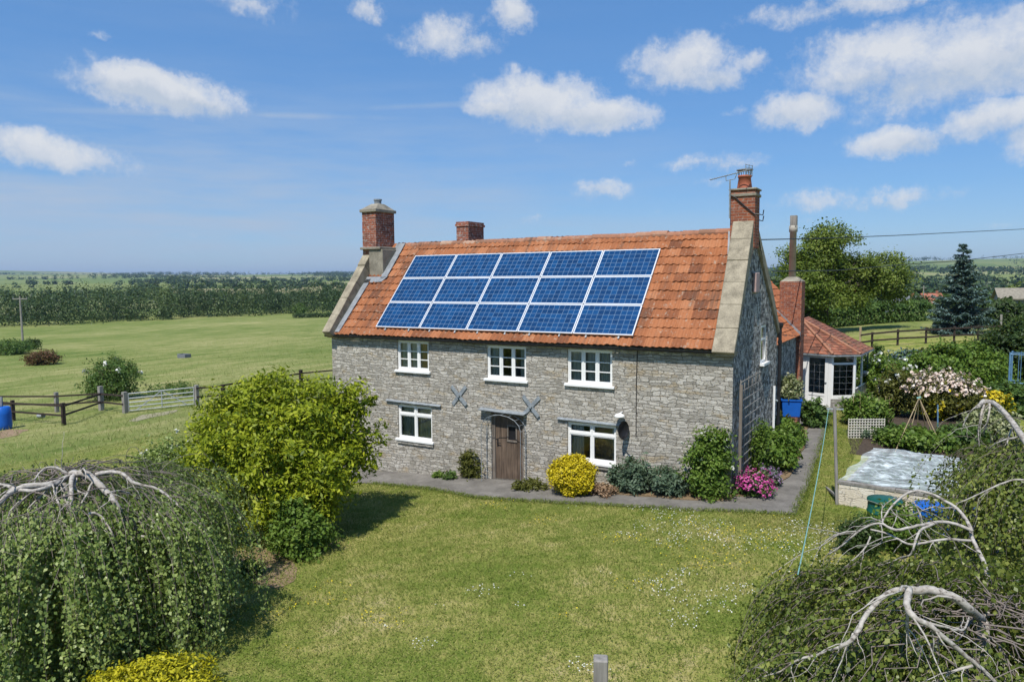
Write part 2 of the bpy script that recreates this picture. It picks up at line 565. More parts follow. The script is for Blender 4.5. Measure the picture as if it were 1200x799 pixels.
M['soil'] = m_soil('dark_bed_soil', (0.045, 0.035, 0.027), (0.11, 0.085, 0.065))
M['dry_soil'] = m_soil('dry_bare_soil', (0.19, 0.13, 0.08), (0.36, 0.26, 0.17))
M['track'] = m_soil('stony_track', (0.20, 0.19, 0.10), (0.38, 0.34, 0.24))
M['bare'] = m_soil('leaf_litter', (0.12, 0.08, 0.045), (0.3, 0.22, 0.13))
M['ground'] = m_ground()

L = {}
L['lime'] = m_leaf('lime_green_leaves', (0.090, 0.140, 0.008), (0.260, 0.320, 0.015), (0.460, 0.500, 0.035))
L['birch'] = m_leaf('birch_leaves', (0.082, 0.135, 0.030), (0.205, 0.285, 0.062), (0.450, 0.520, 0.180), rough=0.42, spec=0.4)
L['birch2'] = m_leaf('deep_birch_leaves', (0.058, 0.092, 0.016), (0.150, 0.198, 0.034), (0.340, 0.370, 0.085), rough=0.42, spec=0.4)
L['gold'] = m_leaf('golden_leaves', (0.34, 0.27, 0.010), (0.58, 0.46, 0.012), (0.72, 0.60, 0.03), 0.2)
L['goldgreen'] = m_leaf('yellow_green_leaves', (0.200, 0.200, 0.010), (0.440, 0.410, 0.016), (0.620, 0.550, 0.030), 0.25)
L['mid'] = m_leaf('mid_green_leaves', (0.041, 0.084, 0.019), (0.084, 0.155, 0.032), (0.162, 0.250, 0.061))
L['bright'] = m_leaf('fresh_green_leaves', (0.058, 0.111, 0.016), (0.124, 0.215, 0.029), (0.234, 0.325, 0.065))
L['dark'] = m_leaf('dark_green_leaves', (0.021, 0.046, 0.013), (0.047, 0.085, 0.023), (0.098, 0.143, 0.046))
L['grey'] = m_leaf('blue_grey_leaves', (0.063, 0.103, 0.063), (0.115, 0.178, 0.109), (0.218, 0.287, 0.196))
L['spruce'] = m_leaf('blue_spruce_needles', (0.034, 0.062, 0.054), (0.074, 0.126, 0.114), (0.156, 0.240, 0.222), 0.1)
L['broad'] = m_leaf('broad_tree_leaves', (0.065, 0.105, 0.015), (0.140, 0.200, 0.028), (0.260, 0.310, 0.070))
L['wood'] = m_leaf('woodland_leaves', (0.018, 0.040, 0.014), (0.042, 0.076, 0.022), (0.090, 0.130, 0.038), 0.15)
L['olive'] = m_leaf('olive_leaves', (0.06, 0.065, 0.012), (0.115, 0.125, 0.025), (0.18, 0.18, 0.045))
L['rust'] = m_leaf('rusty_leaves', (0.09, 0.035, 0.02), (0.16, 0.075, 0.04), (0.13, 0.14, 0.04))
L['dead'] = m_leaf('dead_leaves', (0.14, 0.08, 0.045), (0.27, 0.17, 0.10), (0.40, 0.28, 0.17), 0.15)
L['pale'] = m_leaf('variegated_leaves', (0.12, 0.16, 0.05), (0.30, 0.34, 0.15), (0.52, 0.52, 0.33))
L['magenta'] = m_leaf('magenta_flowers', (0.34, 0.03, 0.17), (0.58, 0.06, 0.30), (0.68, 0.22, 0.45), 0.2)
L['mauve'] = m_leaf('mauve_flowers', (0.20, 0.12, 0.24), (0.32, 0.2, 0.36), (0.45, 0.33, 0.46), 0.2)
L['pinkrose'] = m_leaf('pale_pink_roses', (0.600, 0.440, 0.360), (0.740, 0.600, 0.510), (0.820, 0.740, 0.660), 0.2)
L['yellowfl'] = m_leaf('yellow_flowers', (0.52, 0.38, 0.012), (0.68, 0.52, 0.02), (0.76, 0.62, 0.05), 0.2)
L['whitefl'] = m_leaf('white_flowers', (0.60, 0.60, 0.52), (0.72, 0.72, 0.66), (0.80, 0.80, 0.76), 0.2)
L['lawn'] = m_leaf('mown_grass', (0.083, 0.132, 0.019), (0.168, 0.216, 0.039), (0.400, 0.365, 0.130), 0.3, 0.7, 0.1)
L['meadow'] = m_leaf('tall_meadow_grass', (0.085, 0.130, 0.024), (0.170, 0.205, 0.052), (0.420, 0.380, 0.180), 0.3, 0.7, 0.1)


# ---------------------------------------------------------------- mesh helpers
class MB:
    def __init__(s):
        s.v, s.f, s.r = [], [], []

    def quadpts(s, pts, rnd=0.5):
        i = len(s.v)
        s.v += [tuple(map(float, p)) for p in pts]
        s.f.append(tuple(range(i, i + len(pts))))
        s.r.append(rnd)
        return s

    def box(s, x0, x1, y0, y1, z0, z1, rnd=0.5):
        i = len(s.v)
        s.v += [(x0, y0, z0), (x1, y0, z0), (x1, y1, z0), (x0, y1, z0), (x0, y0, z1), (x1, y0, z1), (x1, y1, z1), (x0, y1, z1)]
        for q in ((0, 3, 2, 1), (4, 5, 6, 7), (0, 1, 5, 4), (1, 2, 6, 5), (2, 3, 7, 6), (3, 0, 4, 7)):
            s.f.append(tuple(i + k for k in q))
            s.r.append(rnd)
        return s

    def beam(s, a, b, w, h, up=(0, 0, 1), rnd=0.5):
        """rectangular bar from a to b; w across, h along up"""
        a, b = np.asarray(a, float), np.asarray(b, float)
        d = b - a
        d = d / np.linalg.norm(d)
        up = np.asarray(up, float)
        if abs(d @ up) > 0.95:
            up = np.array([0, 1.0, 0])
        sd = np.cross(d, up)
        sd /= np.linalg.norm(sd)
        u = np.cross(sd, d)
        i = len(s.v)
        for p in (a, b):
            for x, y in ((-1, -1), (1, -1), (1, 1), (-1, 1)):
                s.v.append(tuple(p + sd * x * w / 2 + u * y * h / 2))
        for q in ((3, 2, 1, 0), (4, 5, 6, 7), (0, 1, 5, 4), (1, 2, 6, 5), (2, 3, 7, 6), (3, 0, 4, 7)):
            s.f.append(tuple(i + k for k in q))
            s.r.append(rnd)
        return s

    def tube(s, pts, rad, n=6, rnd=0.5, cap=True):
        pts = [np.asarray(p, float) for p in pts]
        if isinstance(rad, (int, float)):
            rad = [rad] * len(pts)
        i0 = len(s.v)
        prev = None
        for k, p in enumerate(pts):
            d = pts[min(k + 1, len(pts) - 1)] - pts[max(k - 1, 0)]
            d = d / (np.linalg.norm(d) + 1e-9)
            if prev is None:
                a = np.array([0, 0, 1.0]) if abs(d[2]) < 0.9 else np.array([1.0, 0, 0])
            else:
                a = prev
            sd = np.cross(d, a)
            sd /= np.linalg.norm(sd) + 1e-9
            u = np.cross(sd, d)
            prev = u
            for j in range(n):
                t = 2 * math.pi * j / n
                s.v.append(tuple(p + (sd * math.cos(t) + u * math.sin(t)) * rad[k]))
        for k in range(len(pts) - 1):
            for j in range(n):
                a, b = i0 + k * n + j, i0 + k * n + (j + 1) % n
                s.f.append((a, b, b + n, a + n))
                s.r.append(rnd)
        if cap:
            s.f.append(tuple(i0 + j for j in range(n))[::-1])
            s.r.append(rnd)
            e = i0 + (len(pts) - 1) * n
            s.f.append(tuple(e + j for j in range(n)))
            s.r.append(rnd)
        return s

    def lathe(s, c, prof, n=16, rnd=0.5):
        """prof: list of (radius, z) from bottom to top round a vertical axis at c"""
        return s.tube([(c[0], c[1], c[2] + z) for r, z in prof], [max(r, 1e-4) for r, z in prof], n, rnd)

    def prism(s, poly, ext, rnd=0.5):
        i = len(s.v)
        n = len(poly)
        ext = np.asarray(ext, float)
        s.v += [tuple(map(float, p)) for p in poly] + [tuple(np.asarray(p, float) + ext) for p in poly]
        s.f.append(tuple(range(i, i + n))[::-1])
        s.f.append(tuple(range(i + n, i + 2 * n)))
        for k in range(n):
            a, b = i + k, i + (k + 1) % n
            s.f.append((a, b, b + n, a + n))
        s.r += [rnd] * (n + 2)
        return s

    def build(s, name, mat, parent=None, smooth_shade=False, local=False, bevel=0.0):
        off = np.zeros(3)
        if parent is not None and not local:
            q = parent
            while q is not None:
                off += np.array(q.location)
                q = q.parent
        me = bpy.data.meshes.new(name)
        v = np.array(s.v, float) - off
        me.from_pydata(v.tolist(), [], s.f)
        at = me.attributes.new('rnd', 'FLOAT', 'FACE')
        at.data.foreach_set('value', np.array(s.r, np.float32))
        if smooth_shade:
            me.polygons.foreach_set('use_smooth', [True] * len(me.polygons))
        me.materials.append(mat)
        me.validate()
        me.update()
        o = bpy.data.objects.new(name, me)
        COL.objects.link(o)
        if parent is not None:
            o.parent = parent
        if bevel:
            b = o.modifiers.new('edge', 'BEVEL')
            b.width = bevel
            b.segments = 1
            b.limit_method = 'ANGLE'
        return o


def tag(o, label=None, cat=None, group=None, kind=None):
    if label:
        o['label'] = label
    if cat:
        o['category'] = cat
    if group:
        o['group'] = group
    if kind:
        o['kind'] = kind
    return o


def thing(name, loc, label, cat, group=None, rot=(0, 0, 0)):
    o = bpy.data.objects.new(name, None)
    o.empty_display_size = 0.2
    COL.objects.link(o)
    o.location = tuple(map(float, loc))
    o.rotation_euler = rot
    return tag(o, label, cat, group)


def kids(o):
    return [c for c in COL.objects if c.parent == o]


def dup(root, loc, label, rotz=None):
    r = root.copy()
    COL.objects.link(r)
    r.location = tuple(map(float, loc))
    if rotz is not None:
        r.rotation_euler = (r.rotation_euler[0], r.rotation_euler[1], rotz)
    r['label'] = label
    for ch in kids(root):
        c = ch.copy()
        COL.objects.link(c)
        c.parent = r
        for g in kids(ch):
            d = g.copy()
            COL.objects.link(d)
            d.parent = c
    return r


def unit(a):
    return a / (np.linalg.norm(a, axis=-1, keepdims=True) + 1e-9)


def leaf_mesh(name, c, nrm, ln, wd, rnd, mat, parent=None, axis=None, kind=None):
    """many small leaf-shaped faces: centre, facing, length, width each"""
    N = len(c)
    c = np.asarray(c, float)
    if parent is not None:
        q = parent
        off = np.zeros(3)
        while q is not None:
            off += np.array(q.location)
            q = q.parent
        c = c - off
    nrm = unit(np.asarray(nrm, float))
    if axis is None:
        axis = RNG.normal(size=(N, 3))
    t = unit(axis - (axis * nrm).sum(1, keepdims=True) * nrm)
    b = np.cross(nrm, t)
    ln = np.broadcast_to(ln, N)[:, None] * 0.5
    wd = np.broadcast_to(wd, N)[:, None] * 0.5
    fold = nrm * wd * 0.35
    v = np.stack([c - t * ln, c + b * wd + fold - t * ln * 0.15, c + t * ln, c - b * wd + fold - t * ln * 0.15], 1).reshape(-1, 3)
    me = bpy.data.meshes.new(name)
    me.vertices.add(4 * N)
    me.vertices.foreach_set('co', v.astype(np.float32).ravel())
    me.loops.add(4 * N)
    me.loops.foreach_set('vertex_index', np.arange(4 * N, dtype=np.int32))
    me.polygons.add(N)
    me.polygons.foreach_set('loop_start', np.arange(0, 4 * N, 4, dtype=np.int32))
    at = me.attributes.new('rnd', 'FLOAT', 'FACE')
    at.data.foreach_set('value', np.broadcast_to(rnd, N).astype(np.float32))
    me.materials.append(mat)
    me.update(calc_edges=True)
    o = bpy.data.objects.new(name, me)
    COL.objects.link(o)
    if parent is not None:
        o.parent = parent
    return o


def lobes_points(lobes, nclump, per, clump, seed, shell=0.55, floor=None, flat=0.8, uneven=0.26):
    """clump centres biased to the outside of the lobes, then leaves round each clump"""
    r = np.random.default_rng(seed)
    lob = np.array(lobes, float)
    wts = (lob[:, 3] * lob[:, 4] + lob[:, 3] * lob[:, 5] + lob[:, 4] * lob[:, 5])
    k = r.choice(len(lob), nclump, p=wts / wts.sum())
    d = unit(r.normal(size=(nclump, 3)))
    rr = shell + (1 - shell) * r.random(nclump) ** 0.6
    wob = 1 + uneven * np.sin(d[:, 0] * 5 + k + seed) * np.cos(d[:, 1] * 4 + d[:, 2] * 5 + seed)
    cc = lob[k, :3] + d * lob[k, 3:6] * (rr * wob)[:, None]
    if floor is not None:
        cc[:, 2] = np.maximum(cc[:, 2], floor + r.random(nclump) * clump)
    tone = np.clip(0.5 + 0.16 * r.normal(size=nclump), 0, 1)
    off = r.normal(size=(nclump, per, 3)) * clump * np.array([0.5, 0.5, 0.5 * flat])
    p = (cc[:, None] + off).reshape(-1, 3)
    out = np.repeat(d, per, 0)
    rnd = np.clip(np.repeat(tone, per) + 0.2 * r.normal(size=nclump * per), 0, 1)
    nrm = out * 0.55 + np.array([0, 0, 0.55]) + r.normal(size=p.shape) * 0.55
    return p, nrm, rnd, cc


def limbs(mb, base, cc, r0, n, seed, lift=0.35):
    """tapering limbs from the base into the crown"""
    r = np.random.default_rng(seed)
    idx = r.choice(len(cc), min(n, len(cc)), replace=False)
    for i in idx:
        e = cc[i]
        m1 = base + (e - base) * 0.35 + r.normal(size=3) * 0.08 * np.linalg.norm(e - base) + np.array([0, 0, lift * 0.3])
        m2 = base + (e - base) * 0.7 + r.normal(size=3) * 0.06 * np.linalg.norm(e - base)
        mb.tube([base, m1, m2, e], [r0, r0 * 0.6, r0 * 0.34, r0 * 0.12], 5)


def tree(name, label, base, trunk_h, trunk_r, lobes, nclump, per, clump, leaf, mat, cat, seed, group=None, bark='bark', nlimb=14, shell=0.5, wdf=0.55, partname='crown', uneven=.26, shoots=0):
    base = np.asarray(base, float)
    root = thing(name, base, label, cat, group)
    lb = [(base[0] + l[0], base[1] + l[1], base[2] + l[2], l[3], l[4], l[5]) for l in lobes]
    p, nrm, rnd, cc = lobes_points(lb, nclump, per, clump, seed, shell, floor=base[2] + 0.02, uneven=uneven)
    r = np.random.default_rng(seed + 1)
    for _ in range(shoots):              # leafy branch ends reaching out of the crown
        o_ = lb[int(r.integers(len(lb)))]
        dd = unit(r.normal(size=3) * [1, 1, .45] + [0, 0, .18])
        m = 70
        u_ = np.linspace(.6, 1.25 + .3 * r.random(), m)
        ex = np.array(o_[:3]) + np.outer(u_, dd * np.array(o_[3:6])) + r.normal(size=(m, 3)) * clump * .32 * (1.5 - u_)[:, None].clip(.3)
        p = np.concatenate([p, ex])
        nrm = np.concatenate([nrm, r.normal(size=ex.shape) * .5 + [0, 0, .8]])
        rnd = np.concatenate([rnd, np.clip(.6 + .2 * r.normal(size=m), 0, 1)])
    ln = leaf * (0.7 + 0.6 * r.random(len(p)))
    leaf_mesh(partname, p, nrm, ln, ln * wdf, rnd, mat, root)
    mb = MB()
    top = base + np.array([0.03 * trunk_h, 0.02 * trunk_h, trunk_h])
    mb.tube([base - np.array([0, 0, 0.15]), base + (top - base) * 0.5 + r.normal(size=3) * np.array([0.04, 0.04, 0]) * trunk_h, top], [trunk_r * 1.35, trunk_r, trunk_r * 0.8], 8)
    limbs(mb, top, cc, trunk_r * 0.6, nlimb, seed + 2)
    mb.build('trunk', M[bark], root, True)
    return root


def to_view(w, d):
    """lateral/forward offset in the view's horizontal frame"""
    rt = np.array([RT[0], RT[1]])
    return rt * w + HV[:2] * d


def shrub(name, label, px, py, wpx, hpx, mat, leaf, nclump, per, seed, group=None, cat='shrub', lobes=None, clump=None, wdf=0.55, depth_k=0.8, push=0.6, stem=True, shell=0.4, base=None, flowers=None, partname='foliage', flat=0.7, shoots=9, uneven=0.26):
    """a bush standing where its foot shows at pixel (px,py), as wide and high as it shows"""
    b = G(px, py) if base is None else np.asarray(base, float)
    dep = depth_of(b)
    w, h = wpx * dep / FPX, hpx * dep / FPX
    rx = w / 2
    ry = rx * depth_k
    dz = b[2] - float(ground(b[0], b[1]))
    b = back(b, ry * push) + np.array([0, 0, dz if base is not None else 0.0])
    h = h * 0.86
    rx *= 0.92
    ry *= 0.92
    root = thing(name, b, label, cat, group)
    if lobes is None:
        lobes = [(0, 0, 0.5, 1, 1, 0.5), (-0.45, 0.1, 0.40, 0.5, 0.5, 0.4), (0.42, -0.1, 0.45, 0.55, 0.5, 0.42), (0.05, 0.3, 0.62, 0.6, 0.5, 0.36)]
    lb = []
    for l in lobes:
        o2 = to_view(l[0] * rx, l[1] * ry)
        lb.append((b[0] + o2[0], b[1] + o2[1], b[2] + l[2] * h, l[3] * rx, l[4] * ry, l[5] * h))
    cl = clump if clump else 0.18 * w
    p, nrm, rnd, cc = lobes_points(lb, nclump, per, cl, seed, shell, floor=b[2], flat=flat, uneven=uneven)
    gz = ground(p[:, 0], p[:, 1])
    p[:, 2] = np.maximum(p[:, 2], gz + 0.02)
    r = np.random.default_rng(seed + 3)
    if shoots:
        ctr = b + np.array([0, 0, .45 * h])
        ex = []
        for _ in range(shoots):
            dd = unit(r.normal(size=3) * [1, 1, .6] + [0, 0, .55])
            m = 16
            u_ = np.linspace(.55, 1.12 + .22 * r.random(), m)
            ex.append(ctr + np.outer(u_, dd * [rx, ry, h * .55]) + r.normal(size=(m, 3)) * leaf * .6 - np.outer(u_ ** 2, [0, 0, .05 * h]))
        ex = np.concatenate(ex)
        ex[:, 2] = np.maximum(ex[:, 2], ground(ex[:, 0], ex[:, 1]) + .03)
        p = np.concatenate([p, ex])
        nrm = np.concatenate([nrm, r.normal(size=ex.shape) * .5 + [0, 0, .6]])
        rnd = np.concatenate([rnd, np.clip(.6 + .2 * r.normal(size=len(ex)), 0, 1)])
    ln = leaf * (0.65 + 0.7 * r.random(len(p)))
    leaf_mesh(partname, p, nrm, ln, ln * wdf, rnd, mat, root)
    if stem:
        mb = MB()
        limbs(mb, b - np.array([0, 0, 0.03]), cc, max(0.012, 0.02 * w), 9, seed + 5)
        mb.build('stem', M['bark'], root, True)
    if flowers:
        fm, n, size, zmin = flowers
        sel = p[(p[:, 2] > b[2] + zmin * h)]
        sel = sel[r.choice(len(sel), min(n, len(sel)), replace=False)]
        d = unit(sel - (b + np.array([0, 0, 0.4 * h])))
        sel = sel + d * 0.04 * w
        # each bloom: a few petals
        k = 4
        pp = np.repeat(sel, k, 0) + r.normal(size=(len(sel) * k, 3)) * size * 0.3
        nn = np.repeat(d, k, 0) + r.normal(size=(len(sel) * k, 3)) * 0.6 + np.array([0, 0, 0.4])
        leaf_mesh('blossoms', pp, nn, size, size * 0.8, r.random(len(pp)), fm, root)
    return root


# ================================================================ sky, sun, haze, camera
SUN_EL, SUN_AZ = R(58), R(-6)           # light travels towards (+sin, +cos) of SUN_AZ
to_sun = Vector((-math.sin(SUN_AZ) * math.cos(SUN_EL), -math.cos(SUN_AZ) * math.cos(SUN_EL), math.sin(SUN_EL)))
sl = bpy.data.lights.new('sun', 'SUN')
sl.energy = 4.3
sl.angle = R(0.53)
sl.color = (1.0, 0.955, 0.88)
so = bpy.data.objects.new('sun', sl)
COL.objects.link(so)
so.rotation_euler = to_sun.to_track_quat('Z', 'Y').to_euler()
so.location = (0, -30, 40)


def make_world():
    w = bpy.data.worlds.new('World')
    scene.world = w
    w.use_nodes = True
    t = NT.__new__(NT)
    t.t = w.node_tree
    t.t.nodes.clear()
    t.out = t.n('ShaderNodeOutputWorld')
    sky = t.n('ShaderNodeTexSky', sky_type='NISHITA')
    sky.sun_disc = False
    sky.sun_elevation = SUN_EL
    sky.sun_rotation = math.atan2(to_sun.x, to_sun.y)
    sky.altitude = 60
    sky.air_density = 1.0
    sky.dust_density = 0.25
    sky.ozone_density = 3.0
    tc = t.n('ShaderNodeTexCoord').outputs['Generated']
    nrm = t.n('ShaderNodeVectorMath', operation='NORMALIZE')
    t.l(tc, nrm.inputs[0])
    d = nrm.outputs[0]
    # ragged edges
    n1 = t.noise(d, 19, 8, 0.66)
    sub = t.n('ShaderNodeVectorMath', operation='SUBTRACT')
    t.l(n1.outputs['Color'], sub.inputs[0])
    sub.inputs[1].default_value = (0.5, 0.5, 0.5)
    sc = t.n('ShaderNodeVectorMath', operation='MULTIPLY')
    t.l(sub.outputs[0], sc.inputs[0])
    sc.inputs[1].default_value = (0.055, 0.055, 0.04)
    wd = t.n('ShaderNodeVectorMath', operation='ADD')
    t.l(d, wd.inputs[0])
    t.l(sc.outputs[0], wd.inputs[1])
    d2 = wd.outputs[0]
    clouds = [
        (190, 108, 80, 22, .10, 1.0), (160, 95, 40, 18, .1, 1), (235, 118, 38, 13, .1, .9), (50, 176, 78, 17, .12, .85), (300, 8, 42, 16, .1, .45), (113, 43, 15, 6, 0, .35), (427, 16, 18, 13, .2, .65),
        (520, 40, 58, 24, -.15, .62), (560, 50, 30, 18, .1, .5), (598, 14, 26, 20, .2, .75), (630, 118, 78, 30, .08, 1.0), (700, 136, 62, 20, .0, 1.0), (585, 125, 40, 16, 0, .8), (808, 76, 62, 28, .0, .85), (842, 92, 30, 16, 0, .7),
        (880, 73, 22, 14, 0, .6), (930, 130, 48, 20, .05, .95), (868, 131, 18, 9, 0, .5), (1052, 166, 48, 17, -.02, .9), (1040, 62, 100, 34, -.05, .75), (1130, 70, 110, 42, -.15, .85), (1010, 92, 70, 22, 0, .7), (1190, 60, 60, 40, -.2, .8),
        (1150, 143, 70, 19, -.12, .7), (1195, 132, 40, 20, -.1, .8), (840, 188, 56, 11, -.03, .55), (706, 223, 36, 10, 0, .6), (830, 214, 20, 6, 0, .35), (950, 235, 48, 12, -.08, .5), (1050, 232, 58, 11, -.06, .55), (622, 257, 15, 6, 0, .4), (765, 250, 12, 5, 0, .4),
        (1010, 4, 120, 13, 0, .6), (735, 195, 12, 5, 0, .3), (925, 262, 40, 7, 0, .25), (1170, 262, 30, 6, 0, .25),
        (110, 68, 22, 8, .5, .35), (230, 277, 26, 5, 0, .2), (290, 218, 14, 6, .3, .2), (1260, 150, 60, 30, 0, .8),
    ]
    acc = None
    shade = None
    for (px, py, rx, ry, tilt, amp) in clouds:
        v = Vector(ray(px, py)).normalized()
        hx = Vector((v.y, -v.x, 0)).normalized()
        vz = hx.cross(v)
        h2 = hx * math.cos(tilt) - vz * math.sin(tilt)
        v2 = h2.cross(v)
        rot = Matrix((h2, v, v2)).transposed().to_euler()
        mp = t.n('ShaderNodeMapping', vector_type='TEXTURE')
        mp.inputs['Location'].default_value = v
        mp.inputs['Rotation'].default_value = rot
        k = 1.42 / FPX
        mp.inputs['Scale'].default_value = (rx * k, 0.5, ry * k)
        t.l(d2, mp.inputs['Vector'])
        g = t.n('ShaderNodeTexGradient', gradient_type='SPHERICAL')
        t.l(mp.outputs[0], g.inputs[0])
        o = t.math('MULTIPLY', g.outputs['Fac'], amp)
        acc = o if acc is None else t.math('MAXIMUM', acc, o)
        q = t.math('MULTIPLY', o, t.xyz(mp.outputs[0])[2])
        shade = q if shade is None else t.math('ADD', shade, q)
    n2 = t.noise(d, 30, 10, 0.68)
    n3 = t.noise(d, 9, 4, 0.5)
    body = t.math('ADD', acc, t.math('ADD', t.math('MULTIPLY', t.math('SUBTRACT', n2.outputs[0], 0.5), 1.05), t.math('MULTIPLY', t.math('SUBTRACT', n3.outputs[0], 0.5), 0.25)))
    dens = t.ramp(body, [(0.15, 0.0), (0.28, 0.20), (0.43, 0.66), (0.68, 1.0)])
    gate = t.ramp(acc, [(0.04, 0.0), (0.2, 1.0)])
    dens = t.math('MULTIPLY', dens, gate)
    # thin high streaks towards the horizon on the left, and a faded vapour trail
    o3 = t.xyz(d)
    cirv = t.n('ShaderNodeMapping')
    cirv.inputs['Scale'].default_value = (3.0, 3.0, 22.0)
    cirv.inputs['Rotation'].default_value = (0.05, 0.03, 0)
    t.l(d, cirv.inputs[0])
    nc = t.noise(cirv.outputs[0], 1.3, 7, 0.6)
    band = t.math('MULTIPLY', t.ramp(o3[2], [(0.0, 0.35), (0.04, 1.0), (0.12, 0.9), (0.26, 0.12)]), t.ramp(o3[0], [(0.0, 0.0), (0.40, 0.0), (0.41, 0.0)]) if False else 1.0)
    leftw = t.n('ShaderNodeMapRange')
    t.l(o3[0], leftw.inputs[0])
    leftw.inputs[1].default_value = -0.20
    leftw.inputs[2].default_value = -0.75
    leftw.inputs[3].default_value = 0.10
    leftw.inputs[4].default_value = 1.0
    cir = t.math('MULTIPLY', t.math('MULTIPLY', t.ramp(nc.outputs[0], [(0.28, 0.0), (0.66, 0.85)]), band), leftw.outputs[0])
    for (px, py, rx, ry, tilt, amp) in ((300, 135, 300, 7, -.035, .8), (480, 125, 110, 6, -.06, .75)):
        v = Vector(ray(px, py)).normalized()
        hx = Vector((v.y, -v.x, 0)).normalized()
        vz = hx.cross(v)
        h2 = hx * math.cos(tilt) - vz * math.sin(tilt)
        v2 = h2.cross(v)
        mp = t.n('ShaderNodeMapping', vector_type='TEXTURE')
        mp.inputs['Location'].default_value = v
        mp.inputs['Rotation'].default_value = Matrix((h2, v, v2)).transposed().to_euler()
        mp.inputs['Scale'].default_value = (rx / FPX, 0.5, ry / FPX)
        t.l(d, mp.inputs['Vector'])
        g = t.n('ShaderNodeTexGradient', gradient_type='SPHERICAL')
        t.l(mp.outputs[0], g.inputs[0])
        cir = t.math('MAXIMUM', cir, t.math('MULTIPLY', t.math('MULTIPLY', g.outputs['Fac'], amp), t.ramp(n3.outputs[0], [(0.3, 0.4), (0.6, 1.0)])))
    hsv = t.n('ShaderNodeHueSaturation')
    hsv.inputs['Saturation'].default_value = SKY_SAT
    hsv.inputs['Value'].default_value = 1.0
    t.l(sky.outputs[0], hsv.inputs['Color'])
    tint = t.mix(1.0, hsv.outputs[0], (0.86, 0.94, 1.06), 'MULTIPLY')
    tint = t.mix(0.55, tint, (0.88, 2.12, 4.35))
    b1 = t.n('ShaderNodeBackground')
    t.l(tint, b1.inputs[0])
    b1.inputs[1].default_value = SKY_STR
    # thin cloud lets the blue through; thick cloud is white, a little greyer in its folds
    cc = t.ramp(t.math('ADD', t.math('MULTIPLY', shade, 0.7), t.math('ADD', t.math('MULTIPLY', n2.outputs[0], 0.65), t.math('MULTIPLY', n3.outputs[0], 0.2))), [(0.20, (0.70, 0.77, 0.86)), (0.42, (0.87, 0.90, 0.95)), (0.60, (0.98, 0.99, 1.0))])
    b2 = t.n('ShaderNodeBackground')
    t.l(cc, b2.inputs[0])
    b2.inputs[1].default_value = 0.66
    b3 = t.n('ShaderNodeBackground')
    b3.inputs[0].default_value = (0.62, 0.74, 0.92, 1)
    b3.inputs[1].default_value = 0.60
    m0 = t.n('ShaderNodeMixShader')
    t.l(cir, m0.inputs[0])
    t.l(b1.outputs[0], m0.inputs[1])
    t.l(b3.outputs[0], m0.inputs[2])
    m1 = t.n('ShaderNodeMixShader')
    t.l(t.math('MULTIPLY', dens, 0.85), m1.inputs[0])
    t.l(m0.outputs[0], m1.inputs[1])
    t.l(b2.outputs[0], m1.inputs[2])
    t.l(m1.outputs[0], t.out.inputs[0])
    w.cycles.sampling_method = 'MANUAL'
    w.cycles.sample_map_resolution = 512


SKY_SAT, SKY_STR, HAZE = 1.22, 0.115, 0.00008
make_world()

cam = bpy.data.cameras.new('camera')
cam.sensor_width = 36
cam.lens = FPX / 1200 * 36
cam.clip_start = 0.1
cam.clip_end = 30000
co = bpy.data.objects.new('camera', cam)
COL.objects.link(co)
_r = RT * math.cos(ROLL) - UP * math.sin(-ROLL) * -1
rt2 = RT * math.cos(ROLL) + UP * math.sin(ROLL)
up2 = UP * math.cos(ROLL) - RT * math.sin(ROLL)
co.matrix_world = Matrix(((rt2[0], up2[0], -FW[0], CAM[0]), (rt2[1], up2[1], -FW[1], CAM[1]), (rt2[2], up2[2], -FW[2], CAM[2]), (0, 0, 0, 1)))
scene.camera = co
scene.view_settings.view_transform = 'Standard'
scene.view_settings.look = 'None'
scene.view_settings.exposure = 0.32
scene.view_settings.gamma = 1.0
scene.cycles.use_denoising = True
scene.cycles.max_bounces = 8
scene.cycles.transparent_max_bounces = 12
scene.cycles.volume_bounces = 0
scene.cycles.caustics_reflective = False
scene.cycles.caustics_refractive = False

# ================================================================ the land
def make_ground():
    rad = list(np.arange(0, 46, 0.8))
    while rad[-1] < 9600:
        rad.append(rad[-1] * 1.045 + 0.2)
    na = 200
    v = [(8.0, 0.0, float(ground(8, 0)))]
    rr = np.array(rad[1:])
    th = np.linspace(0, 2 * math.pi, na, endpoint=False)
    X = 8 + rr[:, None] * np.cos(th)[None]
    Y = rr[:, None] * np.sin(th)[None]
    Z = ground(X, Y)
    v += list(zip(X.ravel().tolist(), Y.ravel().tolist(), Z.ravel().tolist()))
    f = [(0, 1 + j, 1 + (j + 1) % na) for j in range(na)]
    for k in range(len(rr) - 1):
        a = 1 + k * na
        for j in range(na):
            j2 = (j + 1) % na
            f.append((a + j, a + na + j, a + na + j2, a + j2))
    mb = MB()
    mb.v, mb.f, mb.r = v, f, [0.5] * len(f)
    o = mb.build('ground', M['ground'], smooth_shade=True)
    tag(o, kind='structure')
    return o


make_ground()


